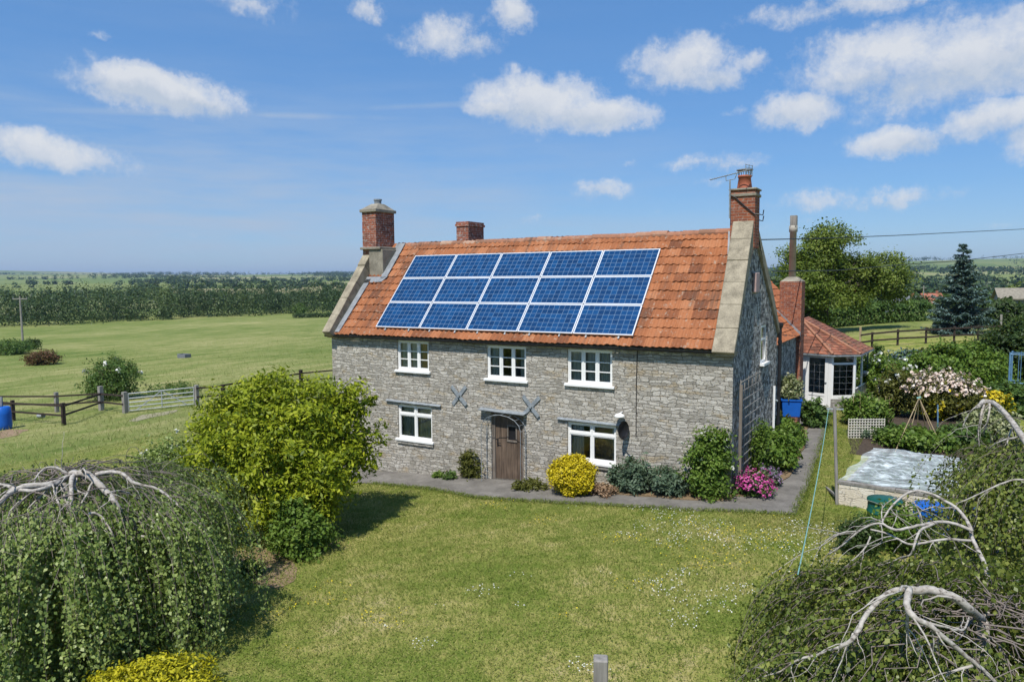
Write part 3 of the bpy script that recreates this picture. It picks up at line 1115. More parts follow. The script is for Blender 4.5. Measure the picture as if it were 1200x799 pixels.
def sheet(name, poly, mat, lift=0.02, step=0.5, jitter=0.0, skirt=0.15):
    """a flat patch that follows the land, cut from a plan outline"""
    poly = [np.asarray(p, float)[:2] for p in poly]
    # resample the outline
    out = []
    rr = random.Random(len(poly) * 13 + int(abs(poly[0][0]) * 100))
    for i, p in enumerate(poly):
        q = poly[(i + 1) % len(poly)]
        n = max(1, int(np.linalg.norm(q - p) / step))
        for k in range(n):
            s = p + (q - p) * k / n
            out.append(s + np.array([rr.uniform(-1, 1), rr.uniform(-1, 1)]) * jitter)
    import bmesh
    bm = bmesh.new()
    vs = [bm.verts.new((p[0], p[1], 0)) for p in out]
    fc = bm.faces.new(vs)
    bmesh.ops.triangulate(bm, faces=[fc])
    for _ in range(3):
        long_e = [e for e in bm.edges if e.calc_length() > 1.2]
        if not long_e:
            break
        bmesh.ops.subdivide_edges(bm, edges=long_e, cuts=1)
        bmesh.ops.triangulate(bm, faces=bm.faces[:])
    for vv in bm.verts:
        vv.co.z = float(ground(vv.co.x, vv.co.y)) + lift
    edge = [e for e in bm.edges if e.is_boundary]
    ret = bmesh.ops.extrude_edge_only(bm, edges=edge)
    for g in ret['geom']:
        if isinstance(g, bmesh.types.BMVert):
            g.co.z -= skirt
    bmesh.ops.recalc_face_normals(bm, faces=bm.faces[:])
    me = bpy.data.meshes.new(name)
    bm.to_mesh(me)
    bm.free()
    me.materials.append(mat)
    o = bpy.data.objects.new(name, me)
    COL.objects.link(o)
    tag(o, kind='structure')
    return o


# path along the front wall and round the gable to the porch
pe = [G(436, 567), G(500, 573), G(560, 584), G(620, 588), G(700, 592), G(820, 599), G(932, 604), G(945, 577), G(957, 540), G(968, 503), G(975, 484)]
PATH_POLY = [(-3.0, -1.3)] + [tuple(p[:2]) for p in pe] + [(13.4, 14.6), (12.9, 11.0), (12.7, -0.02), (-0.2, -0.02), (-3.0, 0.0)]
sheet('path', PATH_POLY, M['path'], 0.03, 0.45, 0.035)
sheet('flower_bed', [(7.9, -0.03), (12.62, -0.03), (13.3, 0.2), (13.6, 2.2), (13.35, 6.5), (12.95, 9.5), (12.72, 9.5), (12.72, -0.45), (11.5, -0.62), (9.6, -0.55), (8.0, -0.35)], M['bare'], 0.055, 0.35, 0.05)
sheet('bare_earth', [G(268, 648), G(300, 640), G(345, 655), G(352, 672), G(330, 690), G(290, 680), G(262, 668)], M['dry_soil'], 0.012, 0.3, 0.08, 0.02)
sheet('track', [G(168, 486), G(190, 483), G(208, 480), G(206, 483), G(180, 489), G(160, 494), G(152, 493)], M['track'], 0.02, 0.6, 0.12, 0.03)
sheet('bed_soil', [G(996, 532), G(994, 500), G(1000, 485), G(1130, 487), G(1180, 520), G(1160, 550)], M['soil'], 0.02, 0.5, 0.06, 0.05)
sheet('worn_earth', [G(-12, 508), G(12, 503), G(34, 503), G(20, 510), G(-10, 516)], M['dry_soil'], 0.012, 0.4, 0.1, 0.02)
sheet('lane', [(-4, 29.0), (8, 27.5), (16, 27.5), (24, 28.5), (24, 29.6), (16, 28.6), (8, 28.6), (-4, 30.0)], M['track'], 0.02, 1.0, 0.1, 0.03)

# ================================================================ the farmhouse
TH = 0.8231
HE, LEN, WID = 3.838, 12.65, 5.22
house = thing('farmhouse', (0, 0, float(ground(0, 0))), 'long grey stone farmhouse with orange tiled roof, white windows and brick chimneys', 'farmhouse')

def xr(y):
    """the right gable is a little out of true"""
    return LEN - .065 * min(max(y, 0), WID / 2) + .065 * max(0, y - WID / 2)


OPEN = {
    'w1': (2.66, 3.84, 2.86, 3.74), 'w2': (5.86, 7.12, 2.80, 3.72), 'w3': (8.36, 9.63, 2.82, 3.72),
    'w4': (8.36, 9.74, 0.79, 1.79), 'w5': (2.64, 3.92, 0.77, 1.80), 'door': (5.98, 7.03, -0.10, 1.86)}


def wall_panel(mb, x0, x1, z0, z1, ops, plane, thick, inward, nx=1):
    """wall face cut round its openings, with reveals; plane(u, z, t) gives the point t metres into the wall"""
    us = sorted({x0, x1, *[o[0] for o in ops], *[o[1] for o in ops]})
    zs = sorted({z0, z1, *[o[2] for o in ops], *[o[3] for o in ops]})
    for i in range(len(us) - 1):
        for j in range(len(zs) - 1):
            cu, cz = (us[i] + us[i + 1]) / 2, (zs[j] + zs[j + 1]) / 2
            if any(o[0] < cu < o[1] and o[2] < cz < o[3] for o in ops):
                continue
            mb.quadpts([plane(us[i], zs[j], 0), plane(us[i + 1], zs[j], 0), plane(us[i + 1], zs[j + 1], 0), plane(us[i], zs[j + 1], 0)])
    for a, b, c, d in ops:
        for p, q in (((a, c), (a, d)), ((a, d), (b, d)), ((b, d), (b, c)), ((b, c), (a, c))):
            mb.quadpts([plane(*p, 0), plane(*q, 0), plane(*q, thick), plane(*p, thick)])


mb = MB()
wall_panel(mb, 0, LEN, -1.0, HE + 0.02, list(OPEN.values()), lambda u, z, t: (u, t, z), 0.30, 1)
front = mb.build('wall', M['stone'], house)
front['label'] = 'sunlit coursed grey rubble front wall'
RZ = HE + (WID / 2 + 0.1) * math.tan(TH) - 0.06


def gable_poly(x):
    return [(x, 0, -1.0), (x, WID, -1.0), (x, WID, HE + 0.05), (x, WID / 2, RZ + 0.02), (x, 0, HE + 0.05)]


GW = (3.52, 4.20, 3.18, 4.22)
mb = MB()
# right gable with one small window: cut the wall in vertical strips
def gtop(y):
    return RZ + 0.02 - abs(y - WID / 2) * (RZ - HE - 0.03) / (WID / 2)


ys = [0.0, WID / 2, GW[0], GW[1], WID]
for a, b in zip(ys[:-1], ys[1:]):
    A_, B_ = xr(a), xr(b)
    if a == GW[0]:
        mb.quadpts([(A_, a, -1), (B_, b, -1), (B_, b, GW[2]), (A_, a, GW[2])])
        mb.quadpts([(A_, a, GW[3]), (B_, b, GW[3]), (B_, b, gtop(b)), (A_, a, gtop(a))])
        for p, q in (((a, GW[2]), (a, GW[3])), ((a, GW[3]), (b, GW[3])), ((b, GW[3]), (b, GW[2])), ((b, GW[2]), (a, GW[2]))):
            mb.quadpts([(xr(p[0]), *p), (xr(q[0]), *q), (xr(q[0]) - 0.2, *q), (xr(p[0]) - 0.2, *p)])
    else:
        mb.quadpts([(A_, a, -1), (B_, b, -1), (B_, b, gtop(b)), (A_, a, gtop(a))])
g = mb.build('wall', M['gable'], house)
g['label'] = 'shaded end gable wall mottled with dark lichen'
mb = MB()
mb.quadpts(gable_poly(0.0)[::-1])
mb.quadpts([(LEN, WID, -1), (0, WID, -1), (0, WID, HE), (LEN, WID, HE)])
mb.build('wall', M['gable'], house)
# rooms behind the windows
for k, (a, b, c, d) in OPEN.items():
    mb = MB()
    x0, x1, z0, z1, yb = a - 0.35, b + 0.35, c - 0.5, d + (0.05 if d > 3 else 0.35), 1.1
    i = 0
    mb.v += [(x0, .302, z0), (x1, .302, z0), (x1, .302, z1), (x0, .302, z1), (x0, yb, z0), (x1, yb, z0), (x1, yb, z1), (x0, yb, z1)]
    for q in ((4, 5, 6, 7), (0, 4, 7, 3), (1, 2, 6, 5), (3, 7, 6, 2), (0, 1, 5, 4)):
        mb.f.append(q)
        mb.r.append(.5)
    mb.build('room', M['dark_room'], house)
MB().box(LEN - 0.9, LEN - 0.88, GW[0] - .3, GW[1] + .3, GW[2] - .3, GW[3] + .1).build('room', M['dark_room'], house)


def tile_roof(mb, O, ux, us, un, width, slope, gauge, tw, seed, rolls=2, amp=0.036, jit=1.0, plain=False, shear=0.0):
    """courses of single-lap clay tiles; every tile a slightly uneven rolled sheet with a thick lower edge"""
    r = np.random.default_rng(seed)
    O, ux, us, un = (np.asarray(a, float) for a in (O, ux, us, un))
    nr = int(math.ceil(slope / gauge))
    nt = int(round(width / tw))
    tw = width / nt
    K = 1 if plain else 10
    for k in range(nr):
        rowt = r.normal() * 0.05
        for i in range(nt):
            s0 = k * gauge + r.normal() * 0.007 * jit
            s1 = min((k + 1) * gauge + 0.04, slope)
            if s1 <= s0:
                continue
            h0 = 0.048 + r.normal() * 0.006 * jit
            h1 = 0.020
            rnd = float(np.clip(0.5 + rowt + 0.27 * r.normal(), 0, 1))
            sag = r.normal() * 0.004 * jit
            idx = []
            for j in range(K + 1):
                u = j / K
                pr = 0 if plain else amp * (0.5 - 0.5 * math.cos(2 * math.pi * u * rolls)) ** 1.3
                x = (i + u) * tw + shear * k * gauge
                for s, h in ((s0, h0 - 0.022 + pr * 0.4), (s0, h0 + pr + sag * u), (s1, h1 + pr + sag * u)):
                    p = O + ux * x + us * s + un * h
                    idx.append(len(mb.v))
                    mb.v.append(tuple(p))
            for j in range(K):
                a = idx[3 * j:3 * j + 3]
                b = idx[3 * j + 3:3 * j + 6]
                mb.f.append((a[0], b[0], b[1], a[1]))
                mb.f.append((a[1], b[1], b[2], a[2]))
                mb.r += [rnd, rnd]


ct, st_ = math.cos(TH), math.sin(TH)
SLOPE = (WID / 2 + 0.1) / ct


def roofp(x, s, h=0.0):
    return np.array([x, -0.1 + s * ct - h * st_, HE + s * st_ + h * ct])


mb = MB()
X0, X1 = 0.16, 12.22
tile_roof(mb, roofp(X0, 0), (1, 0, 0), (0, ct, st_), (0, -st_, ct), X1 - X0, SLOPE, 0.306, 0.342, 3, shear=-.065 * ct)
roof = mb.build('roof', M['tile'], house)
mb = MB()
tile_roof(mb, (X1, WID + 0.1, HE), (-1, 0, 0), (0, -ct, st_), (0, st_, ct), X1 - X0, SLOPE, 0.306, 0.342, 4, jit=1.5)
mb.build('roof', M['tile'], house)['label'] = 'rear roof slope of clay tiles'
# deck under the tiles
mb = MB()
mb.quadpts([roofp(0.05, 0, 0.0), roofp(LEN - 0.05, 0, 0.0), roofp(LEN - 0.05, SLOPE, 0.0), roofp(0.05, SLOPE, 0.0)])
mb.quadpts([(LEN - 0.05, WID + 0.1, HE), (0.05, WID + 0.1, HE), (0.05, WID / 2, RZ + .05), (LEN - 0.05, WID / 2, RZ + .05)])
mb.build('roof_deck', M['fence'], roof)
# ridge
mb = MB()
rr = np.random.default_rng(5)
x = 0.75
zr = RZ + 0.05
while x < 12.1:
    x2 = min(x + 0.45, 12.15)
    dz = rr.normal() * 0.012
    rnd = float(np.clip(rr.normal() * 0.28 + (0.95 if 8.6 < x < 9.6 else 0.45), 0, 1))
    n = 8
    sagz = -0.06 * (1 - x / 12)
    a = []
    for xx, e in ((x - 0.02, 0.008), (x2, 0.0)):
        for j in range(n + 1):
            t = math.pi * (-0.12 + 1.24 * j / n)
            a.append((xx, WID / 2 + math.cos(t) * (0.135 + e), zr + sagz + dz + math.sin(t) * (0.115 + e) - 0.02))
    i0 = len(mb.v)
    mb.v += a
    for j in range(n):
        mb.f.append((i0 + j, i0 + j + 1, i0 + n + 2 + j, i0 + n + 1 + j))
        mb.r.append(rnd)
    mb.f.append(tuple(range(i0, i0 + n + 1)))
    mb.r.append(rnd)
    x = x2
mb.build('ridge_tiles', M['ridge'], roof)
# stone copings on the two gables
def coping(x0, x1, mat, seed, l0, l1, right):
    mb = MB()
    r = np.random.default_rng(seed)
    s, send, n = -0.10, SLOPE - .02, 6

    def sx(y):
        return xr(y) - LEN if right else 0.0

    def rp(x, ss, h, rear):
        if rear:
            p = np.array([x, WID + 0.1 - ss * ct + h * st_, HE + ss * st_ + h * ct])
        else:
            p = roofp(x, ss, h)
        p[0] += sx(p[1])
        return p
    for rear in (False, True):
        for k in range(n):
            a, b = s + (send - s) * k / n, s + (send - s) * (k + 1) / n - 0.006
            e = r.normal() * 0.006
            la, lb = l0 + (l1 - l0) * k / n + e, l0 + (l1 - l0) * (k + 1) / n + e
            if rear:
                la, lb = min(la, .24), min(lb, .24)
            i = len(mb.v)
            mb.v += [tuple(rp(*q, rear)) for q in ((x0, a, -.02), (x1, a, -.02), (x1, b, -.02), (x0, b, -.02), (x0, a, la), (x1, a, la), (x1, b, lb), (x0, b, lb))]
            for q in ((0, 3, 2, 1), (4, 5, 6, 7), (0, 1, 5, 4), (1, 2, 6, 5), (2, 3, 7, 6), (3, 0, 4, 7)):
                mb.f.append(tuple(i + j for j in q))
                mb.r.append(.5)
    return mb.build('coping', mat, roof, bevel=0.012)


coping(12.20, 12.72, M['coping'], 1, 0.09, 0.46, True)
coping(-0.06, 0.26, M['coping'], 2, 0.27, 0.52, False)
MB().box(12.24, 12.70, -0.16, 0.2, HE - 0.12, HE + 0.02).build('kneeler', M['coping'], house, bevel=0.015)
MB().box(-0.04, 0.24, -0.14, 0.2, HE - 0.1, HE + 0.03).build('kneeler', M['coping'], house, bevel=0.015)
# lead flashings
for q in (((12.00, 3.05), (12.20, 3.05), (12.08, SLOPE - .05), (11.86, SLOPE - .05)), ((0.25, .05), (.44, .05), (.48, 2.3), (.25, 2.3)), ((.25, 2.12), (.98, 2.18), (1.12, 2.40), (.25, 2.40)), ((.86, 2.3), (1.10, 2.36), (1.06, SLOPE - .05), (.70, SLOPE - .05))):
    MB().prism([roofp(x, s, .072) for x, s in q], np.array([0, -st_, ct]) * .018).build('flashing', M['lead'], roof)


def chimney(x0, x1, y0, y1, z0, z1, mat, cap, label, pot=None, taper=0.0):
    mb = MB()
    mb.box(x0, x1, y0, y1, z0, z1)
    c = mb.build('chimney', mat, house)
    c['label'] = label
    cx, cy = (x0 + x1) / 2, (y0 + y1) / 2
    mb = MB()
    if cap == 'cement':
        mb.box(x0 - .06, x1 + .06, y0 - .06, y1 + .06, z1, z1 + .10)
        q = [(x0 - .03, y0 - .03), (x1 + .03, y0 - .03), (x1 + .03, y1 + .03), (x0 - .03, y1 + .03)]
        w = .16
        p = [(cx - w, cy - w), (cx + w, cy - w), (cx + w, cy + w), (cx - w, cy + w)]
        i = len(mb.v)
        mb.v += [(*a, z1 + .102) for a in q] + [(*a, z1 + .30) for a in p]
        for k in range(4):
            mb.f.append((i + k, i + (k + 1) % 4, i + 4 + (k + 1) % 4, i + 4 + k))
            mb.r.append(.5)
        mb.f.append((i + 4, i + 5, i + 6, i + 7))
        mb.r.append(.5)
        mb.build('cap', M['cement'], c, bevel=0.01)
        mb = MB().lathe((cx, cy, z1 + .29), [(.12, 0), (.12, .12), (.14, .12), (.14, .17), (.10, .17)], 12)
        mb.build('pot', M['lead'], c)
    elif cap == 'brick':
        mb.box(x0 - .035, x1 + .035, y0 - .035, y1 + .035, z1, z1 + .075)
        mb.box(x0 - .01, x1 + .01, y0 - .01, y1 + .01, z1 + .076, z1 + .15)
        mb.build('cap', mat, c)
    elif cap == 'pot':
        mb.box(x0 - .035, x1 + .035, y0 - .035, y1 + .035, z1 - .16, z1 - .085)
        mb.box(x0 - .04, x1 + .04, y0 - .04, y1 + .04, z1, z1 + .05)
        mb.build('cap', M['cement'], c, bevel=0.012)
        mb = MB().lathe((cx - .02, cy, z1 + .04), [(.20, 0), (.19, .05), (.155, .30), (.175, .31), (.175, .36), (.15, .36)], 16)
        mb.build('pot', M['pot'], c, True)
        mb = MB()
        for k in range(8):
            t = k * math.pi / 4
            mb.tube([(cx - .02 + .15 * math.cos(t), cy + .15 * math.sin(t), z1 + .38), (cx - .02 + .17 * math.cos(t), cy + .17 * math.sin(t), z1 + .53)], .009, 4)
        mb.lathe((cx - .02, cy, z1 + .53), [(.21, 0), (.21, .02), (.05, .05), (.01, .055)], 14)
        mb.build('cowl', M['lead'], c)
    return c


chimney(-0.05, 0.54, 1.63, 2.58, 6.0, 7.80, M['brick_old'], 'cement', 'tall brick stack with sloped cement cap')
MB().box(-.07, 0.80, 1.50, 2.62, 6.56, 6.64).build('chimney_base', M['cement'], house, bevel=.015)
MB().box(0.27, 0.86, 1.56, 2.60, 5.3, 6.558).build('chimney_base', M['cement'], house, bevel=.015)
chimney(2.62, 3.10, 3.3, 4.25, 5.2, 7.32, M['brick_old'], 'brick', 'short brick stack behind the ridge')
chimney(11.98, 12.60, 2.2, 2.75, 6.3, 7.77, M['brick'], 'pot', 'orange brick stack with terracotta pot')
# gutter and pipes
mb = MB()
for a, b in (((-0.12), 12.3),):
    n = 6
    for j in range(n):
        t0, t1 = math.pi * (1 + j / n), math.pi * (1 + (j + 1) / n)
        p = [(xx, -0.155 + 0.055 * math.cos(t), HE - 0.015 + 0.055 * math.sin(t)) for xx, t in ((a, t0), (b, t0), (b, t1), (a, t1))]
        mb.quadpts(p)
        q = [(xx, -0.155 + 0.049 * math.cos(t), HE - 0.012 + 0.049 * math.sin(t)) for xx, t in ((a, t0), (b, t0), (b, t1), (a, t1))]
        mb.quadpts(q[::-1])
mb.build('gutter', M['black'], house)
mb = MB()
mb.tube([(LEN + .08, WID + .05, 0.3), (LEN + .08, WID + .05, 4.05)], .05, 8)
for z in (1.2, 2.4, 3.6):
    mb.lathe((LEN + .08, WID + .05, z), [(.065, 0), (.065, .08)], 8)
mb.lathe((LEN + .08, WID + .05, 4.05), [(.06, 0), (.09, .08), (.09, .16)], 8)
mb.build('downpipe', M['black'], house)
mb = MB()
mb.tube([(LEN + .05, 4.75, .5), (LEN + .05, 4.75, 2.4)], .035, 6)
mb.tube([(LEN + .05, 4.75, 2.0), (LEN + .05, 5.2, 1.9)], .03, 6)
mb.build('waste_pipe', M['white'], house)
mb = MB()
mb.tube([(10.28, -0.012, 1.55), (10.28, -0.012, 2.9), (10.3, -0.012, 3.75)], .011, 5)
mb.build('cable', M['black'], house)
mb = MB()
mb.box(xr(2.8), xr(2.8) + .09, 2.62, 3.05, 5.15, 5.66)
mb.build('vent_box', M['pink_box'], house, bevel=.01)


# windows
def window(key, cols, rows=None, fan=False, curtain=None, sill_drop=0.07):
    a, b, c, d = OPEN[key]
    y0, y1 = 0.05, 0.12
    fr = MB()
    T = 0.045
    fr.box(a, a + T, y0, y1, c, d)
    fr.box(b - T, b, y0, y1, c, d)
    fr.box(a + T, b - T, y0, y1, d - T, d)
    fr.box(a + T, b - T, y0, y1, c, c + T)
    gl = MB()
    iw = (b - a - 2 * T)
    if not fan:
        n = cols
        for k in range(n):
            x0 = a + T + iw * k / n
            x1 = a + T + iw * (k + 1) / n
            if k:
                fr.box(x0 - .022, x0 + .022, y0 - .002, y1, c + T, d - T)
            s = 0.034
            fx0, fx1 = x0 + (.022 if k else 0), x1 - (.022 if k < n - 1 else 0)
            fr.box(fx0, fx0 + s, y0 + .012, y1 - .01, c + T, d - T)
            fr.box(fx1 - s, fx1, y0 + .012, y1 - .01, c + T, d - T)
            fr.box(fx0 + s, fx1 - s, y0 + .012, y1 - .01, d - T - s, d - T)
            fr.box(fx0 + s, fx1 - s, y0 + .012, y1 - .01, c + T, c + T + s)
            h = d - c - 2 * T - 2 * s
            for q in range(1, rows):
                z = c + T + s + h * q / rows
                fr.box(fx0 + s, fx1 - s, y0 + .02, y1 - .02, z - .013, z + .013)
            gl.quadpts([(fx0 + s, 0.088, c + T + s), (fx1 - s, 0.088, c + T + s), (fx1 - s, 0.088, d - T - s), (fx0 + s, 0.088, d - T - s)])
    else:
        zt = d - T - 0.25
        m = (a + b) / 2
        fr.box(m - .028, m + .028, y0 - .002, y1, c + T, d - T)
        for x0, x1 in ((a + T, m - .028), (m + .028, b - T)):
            fr.box(x0, x1, y0 - .001, y1, zt - .03, zt + .03)
            for z0, z1, s in ((c + T, zt - .03, .028), (zt + .03, d - T, .034)):
                fr.box(x0, x0 + s, y0 + .012, y1 - .01, z0, z1)
                fr.box(x1 - s, x1, y0 + .012, y1 - .01, z0, z1)
                fr.box(x0 + s, x1 - s, y0 + .012, y1 - .01, z1 - s, z1)
                fr.box(x0 + s, x1 - s, y0 + .012, y1 - .01, z0, z0 + s)
                gl.quadpts([(x0 + s, 0.088, z0 + s), (x1 - s, 0.088, z0 + s), (x1 - s, 0.088, z1 - s), (x0 + s, 0.088, z1 - s)])
    w = fr.build('window', M['white'], house)
    gl.build('pane', M['glass'], w)
    sm = MB()
    sm.prism([(a - .07, -.07, c - sill_drop), (a - .07, .05, c - sill_drop), (a - .07, .05, c + .005), (a - .07, -.07, c - .02)], (b - a + .14, 0, 0))
    sm.build('sill', M['white'], w)
    if fan:
        s2 = MB()
        s2.box(a - .02, b + .05, -.045, .0, c - sill_drop - .09, c - sill_drop - .002)
        s2.build('stone_sill', M['plinth'], w)
    for (u0, u1, mat) in curtain or ():
        cm = MB()
        n = 14
        x0, x1 = a + (b - a) * u0, a + (b - a) * u1
        for k in range(n):
            xa, xb = x0 + (x1 - x0) * k / n, x0 + (x1 - x0) * (k + 1) / n
            ya, yb = .17 + 0.018 * math.sin(k * 2.1), .17 + .018 * math.sin((k + 1) * 2.1)
            cm.quadpts([(xa, ya, c + .02), (xb, yb, c + .02), (xb, yb, d - .02), (xa, ya, d - .02)])
        cm.build('curtain', mat, w)
    return w


window('w1', 3, 3, curtain=((.05, .66, M['curtain']), (.72, .95, M['curtain_orange'])))
window('w2', 3, 3, curtain=((.04, .36, M['curtain']), (.80, .97, M['curtain'])))
window('w3', 3, 3, curtain=((.04, .34, M['curtain']), (.40, .60, M['curtain']), (.68, .96, M['curtain'])))
window('w4', 2, fan=True, curtain=((.05, .30, M['curtain']), (.88, .97, M['curtain'])))
window('w5', 2, fan=True, curtain=((.05, .44, M['curtain']), (.53, .95, M['curtain'])))
# window in the end gable
fr = MB()
ga, gb, gc, gd = GW
xg = xr(3.86) - 0.02
T = .06
fr.box(xg - .06, xg, ga, ga + T, gc, gd)
fr.box(xg - .06, xg, gb - T, gb, gc, gd)
fr.box(xg - .06, xg, ga + T, gb - T, gd - T, gd)
fr.box(xg - .06, xg, ga + T, gb - T, gc, gc + T)
fr.box(xg - .055, xg + .002, ga + T, gb - T, gc + .62, gc + .67)
gw = fr.build('window', M['white'], house)
MB().quadpts([(xg - .03, ga + T, gc + T), (xg - .03, gb - T, gc + T), (xg - .03, gb - T, gd - T), (xg - .03, ga + T, gd - T)]).build('pane', M['glass'], gw)
MB().box(xg, xg + .12, ga - .06, gb + .06, gc - .07, gc - .002).build('sill', M['white'], gw)

# the front door
a, b, c, d = OPEN['door']
mb = MB()
T = .085
mb.box(a, a + T, .07, .17, c, d)
mb.box(b - T, b, .07, .17, c, d)
mb.box(a + T, b - T, .07, .17, d - T, d)
# shouldered corners of the old frame
for sx, xx in ((1, a + T), (-1, b - T)):
    mb.prism([(xx, .075, d - T - .16), (xx + sx * .05, .075, d - T - .05), (xx + sx * .17, .075, d - T), (xx, .075, d - T)], (0, .09, 0))
mb.build('door_frame', M['oak'], house)
mb = MB()
n = 5
x0, x1 = a + T, b - T
gx0, gx1, gz0, gz1 = x0 + .42, x0 + .66, 1.08, 1.46
for k in range(n):
    xa, xb = x0 + (x1 - x0) * k / n + .003, x0 + (x1 - x0) * (k + 1) / n - .003
    for p, q in ((xa, xb),):
        if q > gx0 and p < gx1:
            if p < gx0:
                mb.box(p, gx0, .105, .15, c + .03, d - T - .01)
            if q > gx1:
                mb.box(gx1, q, .105, .15, c + .03, d - T - .01)
            mb.box(max(p, gx0), min(q, gx1), .105, .15, c + .03, gz0)
            mb.box(max(p, gx0), min(q, gx1), .105, .15, gz1, d - T - .01)
        else:
            mb.box(p, q, .105, .15, c + .03, d - T - .01)
mb.box(x0 + .0, x1, .15, .165, c + .03, d - T - .01)
door = mb.build('door', M['door'], house)
mb = MB()
mb.box(gx0 - .045, gx1 + .045, .08, .104, gz0 - .05, gz0 - .002)
mb.box(gx0 - .03, gx1 + .03, .09, .104, gz1 + .002, gz1 + .04)
mb.box(gx0 - .035, gx0 - .002, .09, .104, gz0, gz1)
mb.box(gx1 + .002, gx1 + .035, .09, .104, gz0, gz1)
mb.build('hatch_frame', M['oak'], door)
MB().quadpts([(gx0, .142, gz0), (gx1, .142, gz0), (gx1, .142, gz1), (gx0, .142, gz1)]).build('pane', M['black'], door)
mb = MB()
mb.box(x0 + .05, x0 + .09, .095, .104, .86, 1.06)
mb.tube([(x0 + .07, .09, .98), (x0 + .07, .05, .98), (x0 + .19, .05, .97)], .012, 6)
mb.build('handle', M['black'], door)
MB().box(a - .01, b + .01, -.06, .17, c - .12, c + .028).build('door_step', M['oak'], house, bevel=.01)
# thin canopy over the door and lead strips over the lower windows
mb = MB()
mb.prism([(5.66, -.20, 1.905), (5.66, .02, 1.935), (5.66, .02, 1.955), (5.66, -.20, 1.922)], (1.48, 0, -.035))
mb.build('canopy', M['plate'], house)
for (x0, x1, z) in ((2.22, 4.27, 1.90), (8.08, 9.88, 1.865)):
    mb = MB()
    mb.prism([(x0, -.07, z - .03), (x0, .0, z - .01), (x0, .0, z + .02), (x0, -.07, z - .012)], (x1 - x0, 0, -.02))
    mb.build('drip_strip', M['plate'], house)
# X shaped tie plates
for (x, z, rot) in ((4.92, 2.23, .04), (7.28, 2.11, -.03)):
    mb = MB()
    for k, sgn in enumerate((1, -1)):
        t = math.pi / 4 * sgn * 1.05 + rot
        dx, dz = math.cos(t) * .36, math.sin(t) * .36
        mb.beam((x - dx, -.02 - .022 * k, z - dz), (x + dx, -.02 - .022 * k, z + dz), .02, .105, up=(-math.sin(t), 0, math.cos(t)))
    mb.tube([(x, -.04, z), (x, -.085, z)], .05, 6)
    mb.build('tie_plate', M['plate'], house)

# ---------------------------------------------------------------- solar panels
PW, PH, GAP = 1.65, 0.99, 0.02
PX, PS, POFF = 1.84, 0.2835, 0.125
cw, chh = (PW - 0.06) / 10, (PH - 0.06) / 6
M['solar'] = m_solar(cw, chh, 10, 6, .03, .03)
proto = None
rown = ['bottom', 'middle', 'top']
colp = ['end column next to the cement-capped chimney', 'second column from the cement-capped chimney', 'centre column of five', 'second column from the potted chimney', 'end column nearest the potted chimney']
for r_ in range(3):
    for c_ in range(5):
        loc = roofp(PX + c_ * (PW + GAP), PS + r_ * (PH + GAP), POFF)
        lab = 'blue solar panel in the %s row, %s' % (rown[r_], colp[c_])
        if proto is None:
            proto = thing('solar_panel', loc, lab, 'solar panel', 'solar panels on the farmhouse roof', (TH, 0, 0))
            mb = MB()
            w = .028
            mb.box(0, PW, 0, w, -.04, 0)
            mb.box(0, PW, PH - w, PH, -.04, 0)
            mb.box(0, w, w, PH - w, -.04, 0)
            mb.box(PW - w, PW, w, PH - w, -.04, 0)
            mb.build('frame', M['alu'], proto, local=True)
            MB().quadpts([(w, w, -.004), (PW - w, w, -.004), (PW - w, PH - w, -.004), (w, PH - w, -.004)]).build('cell_sheet', M['solar'], proto, local=True)
            for u in (.35, 1.25):
                MB().box(u, u + .04, -.085, PH, -.085, -.042).build('mounting_rail', M['galv'], proto, local=True)
        else:
            dup(proto, loc, lab)

# ---------------------------------------------------------------- things fixed to the farmhouse
t = thing('tv_aerial', (11.92, 2.4, 7.2), 'long grey television aerial clamped to the orange chimney with terracotta pot', 'aerial')
def on_plane(px, py, Y):
    dr = ray(px, py)
    return CAM + dr * ((Y - CAM[1]) / dr[1])


m0_, m1_ = on_plane(855, 256, 2.1), on_plane(855.5, 211, 2.1)
MB().tube([m0_, m1_], .019, 6).build('mast', M['plate'], t)
e0, e1 = on_plane(832, 211, 2.1), on_plane(877, 199.5, 2.1)
mb = MB()
mb.tube([e0, e1], .013, 5)
for k in range(12):
    p = e0 + (e1 - e0) * (0.02 + k * .066)
    mb.tube([p - np.array([0, .10, .0]), p + np.array([0, .10, 0])], .006, 4)
mb.tube([e0 + (e1 - e0) * .42, on_plane(851, 212, 2.1), m1_, on_plane(861, 210, 2.1), e0 + (e1 - e0) * .72], .011, 5)
mb.build('boom', M['plate'], t)
mb = MB()
for k in range(5):
    z = e1[2] - .12 + k * .06
    mb.tube([(e1[0] - .03, 1.94, z), (e1[0] + .06, 2.28, z)], .007, 4)
for y in (1.94, 2.11, 2.28):
    mb.tube([(e1[0] - .03 + (y - 1.94) * .26, y, e1[2] - .14), (e1[0] - .03 + (y - 1.94) * .26, y, e1[2] + .14)], .008, 4)
mb.build('reflector', M['plate'], t)
t = thing('chimney_cable', (12.3, 2.18, 7.5), 'black cable looping down the front of the potted chimney', 'cable')
mb = MB()
mb.tube([(11.96, 2.16, 7.66), (12.1, 2.17, 7.60), (12.35, 2.17, 7.36), (12.6, 2.17, 7.14), (12.72, 2.2, 7.14)], .018, 5)
for z in (7.15, 7.0):
    mb.tube([(12.68, 2.3, z), (12.78, 2.3, z - .03), (12.80, 2.3, z + .1)], .014, 4)
mb.build('wire', M['black'], t)

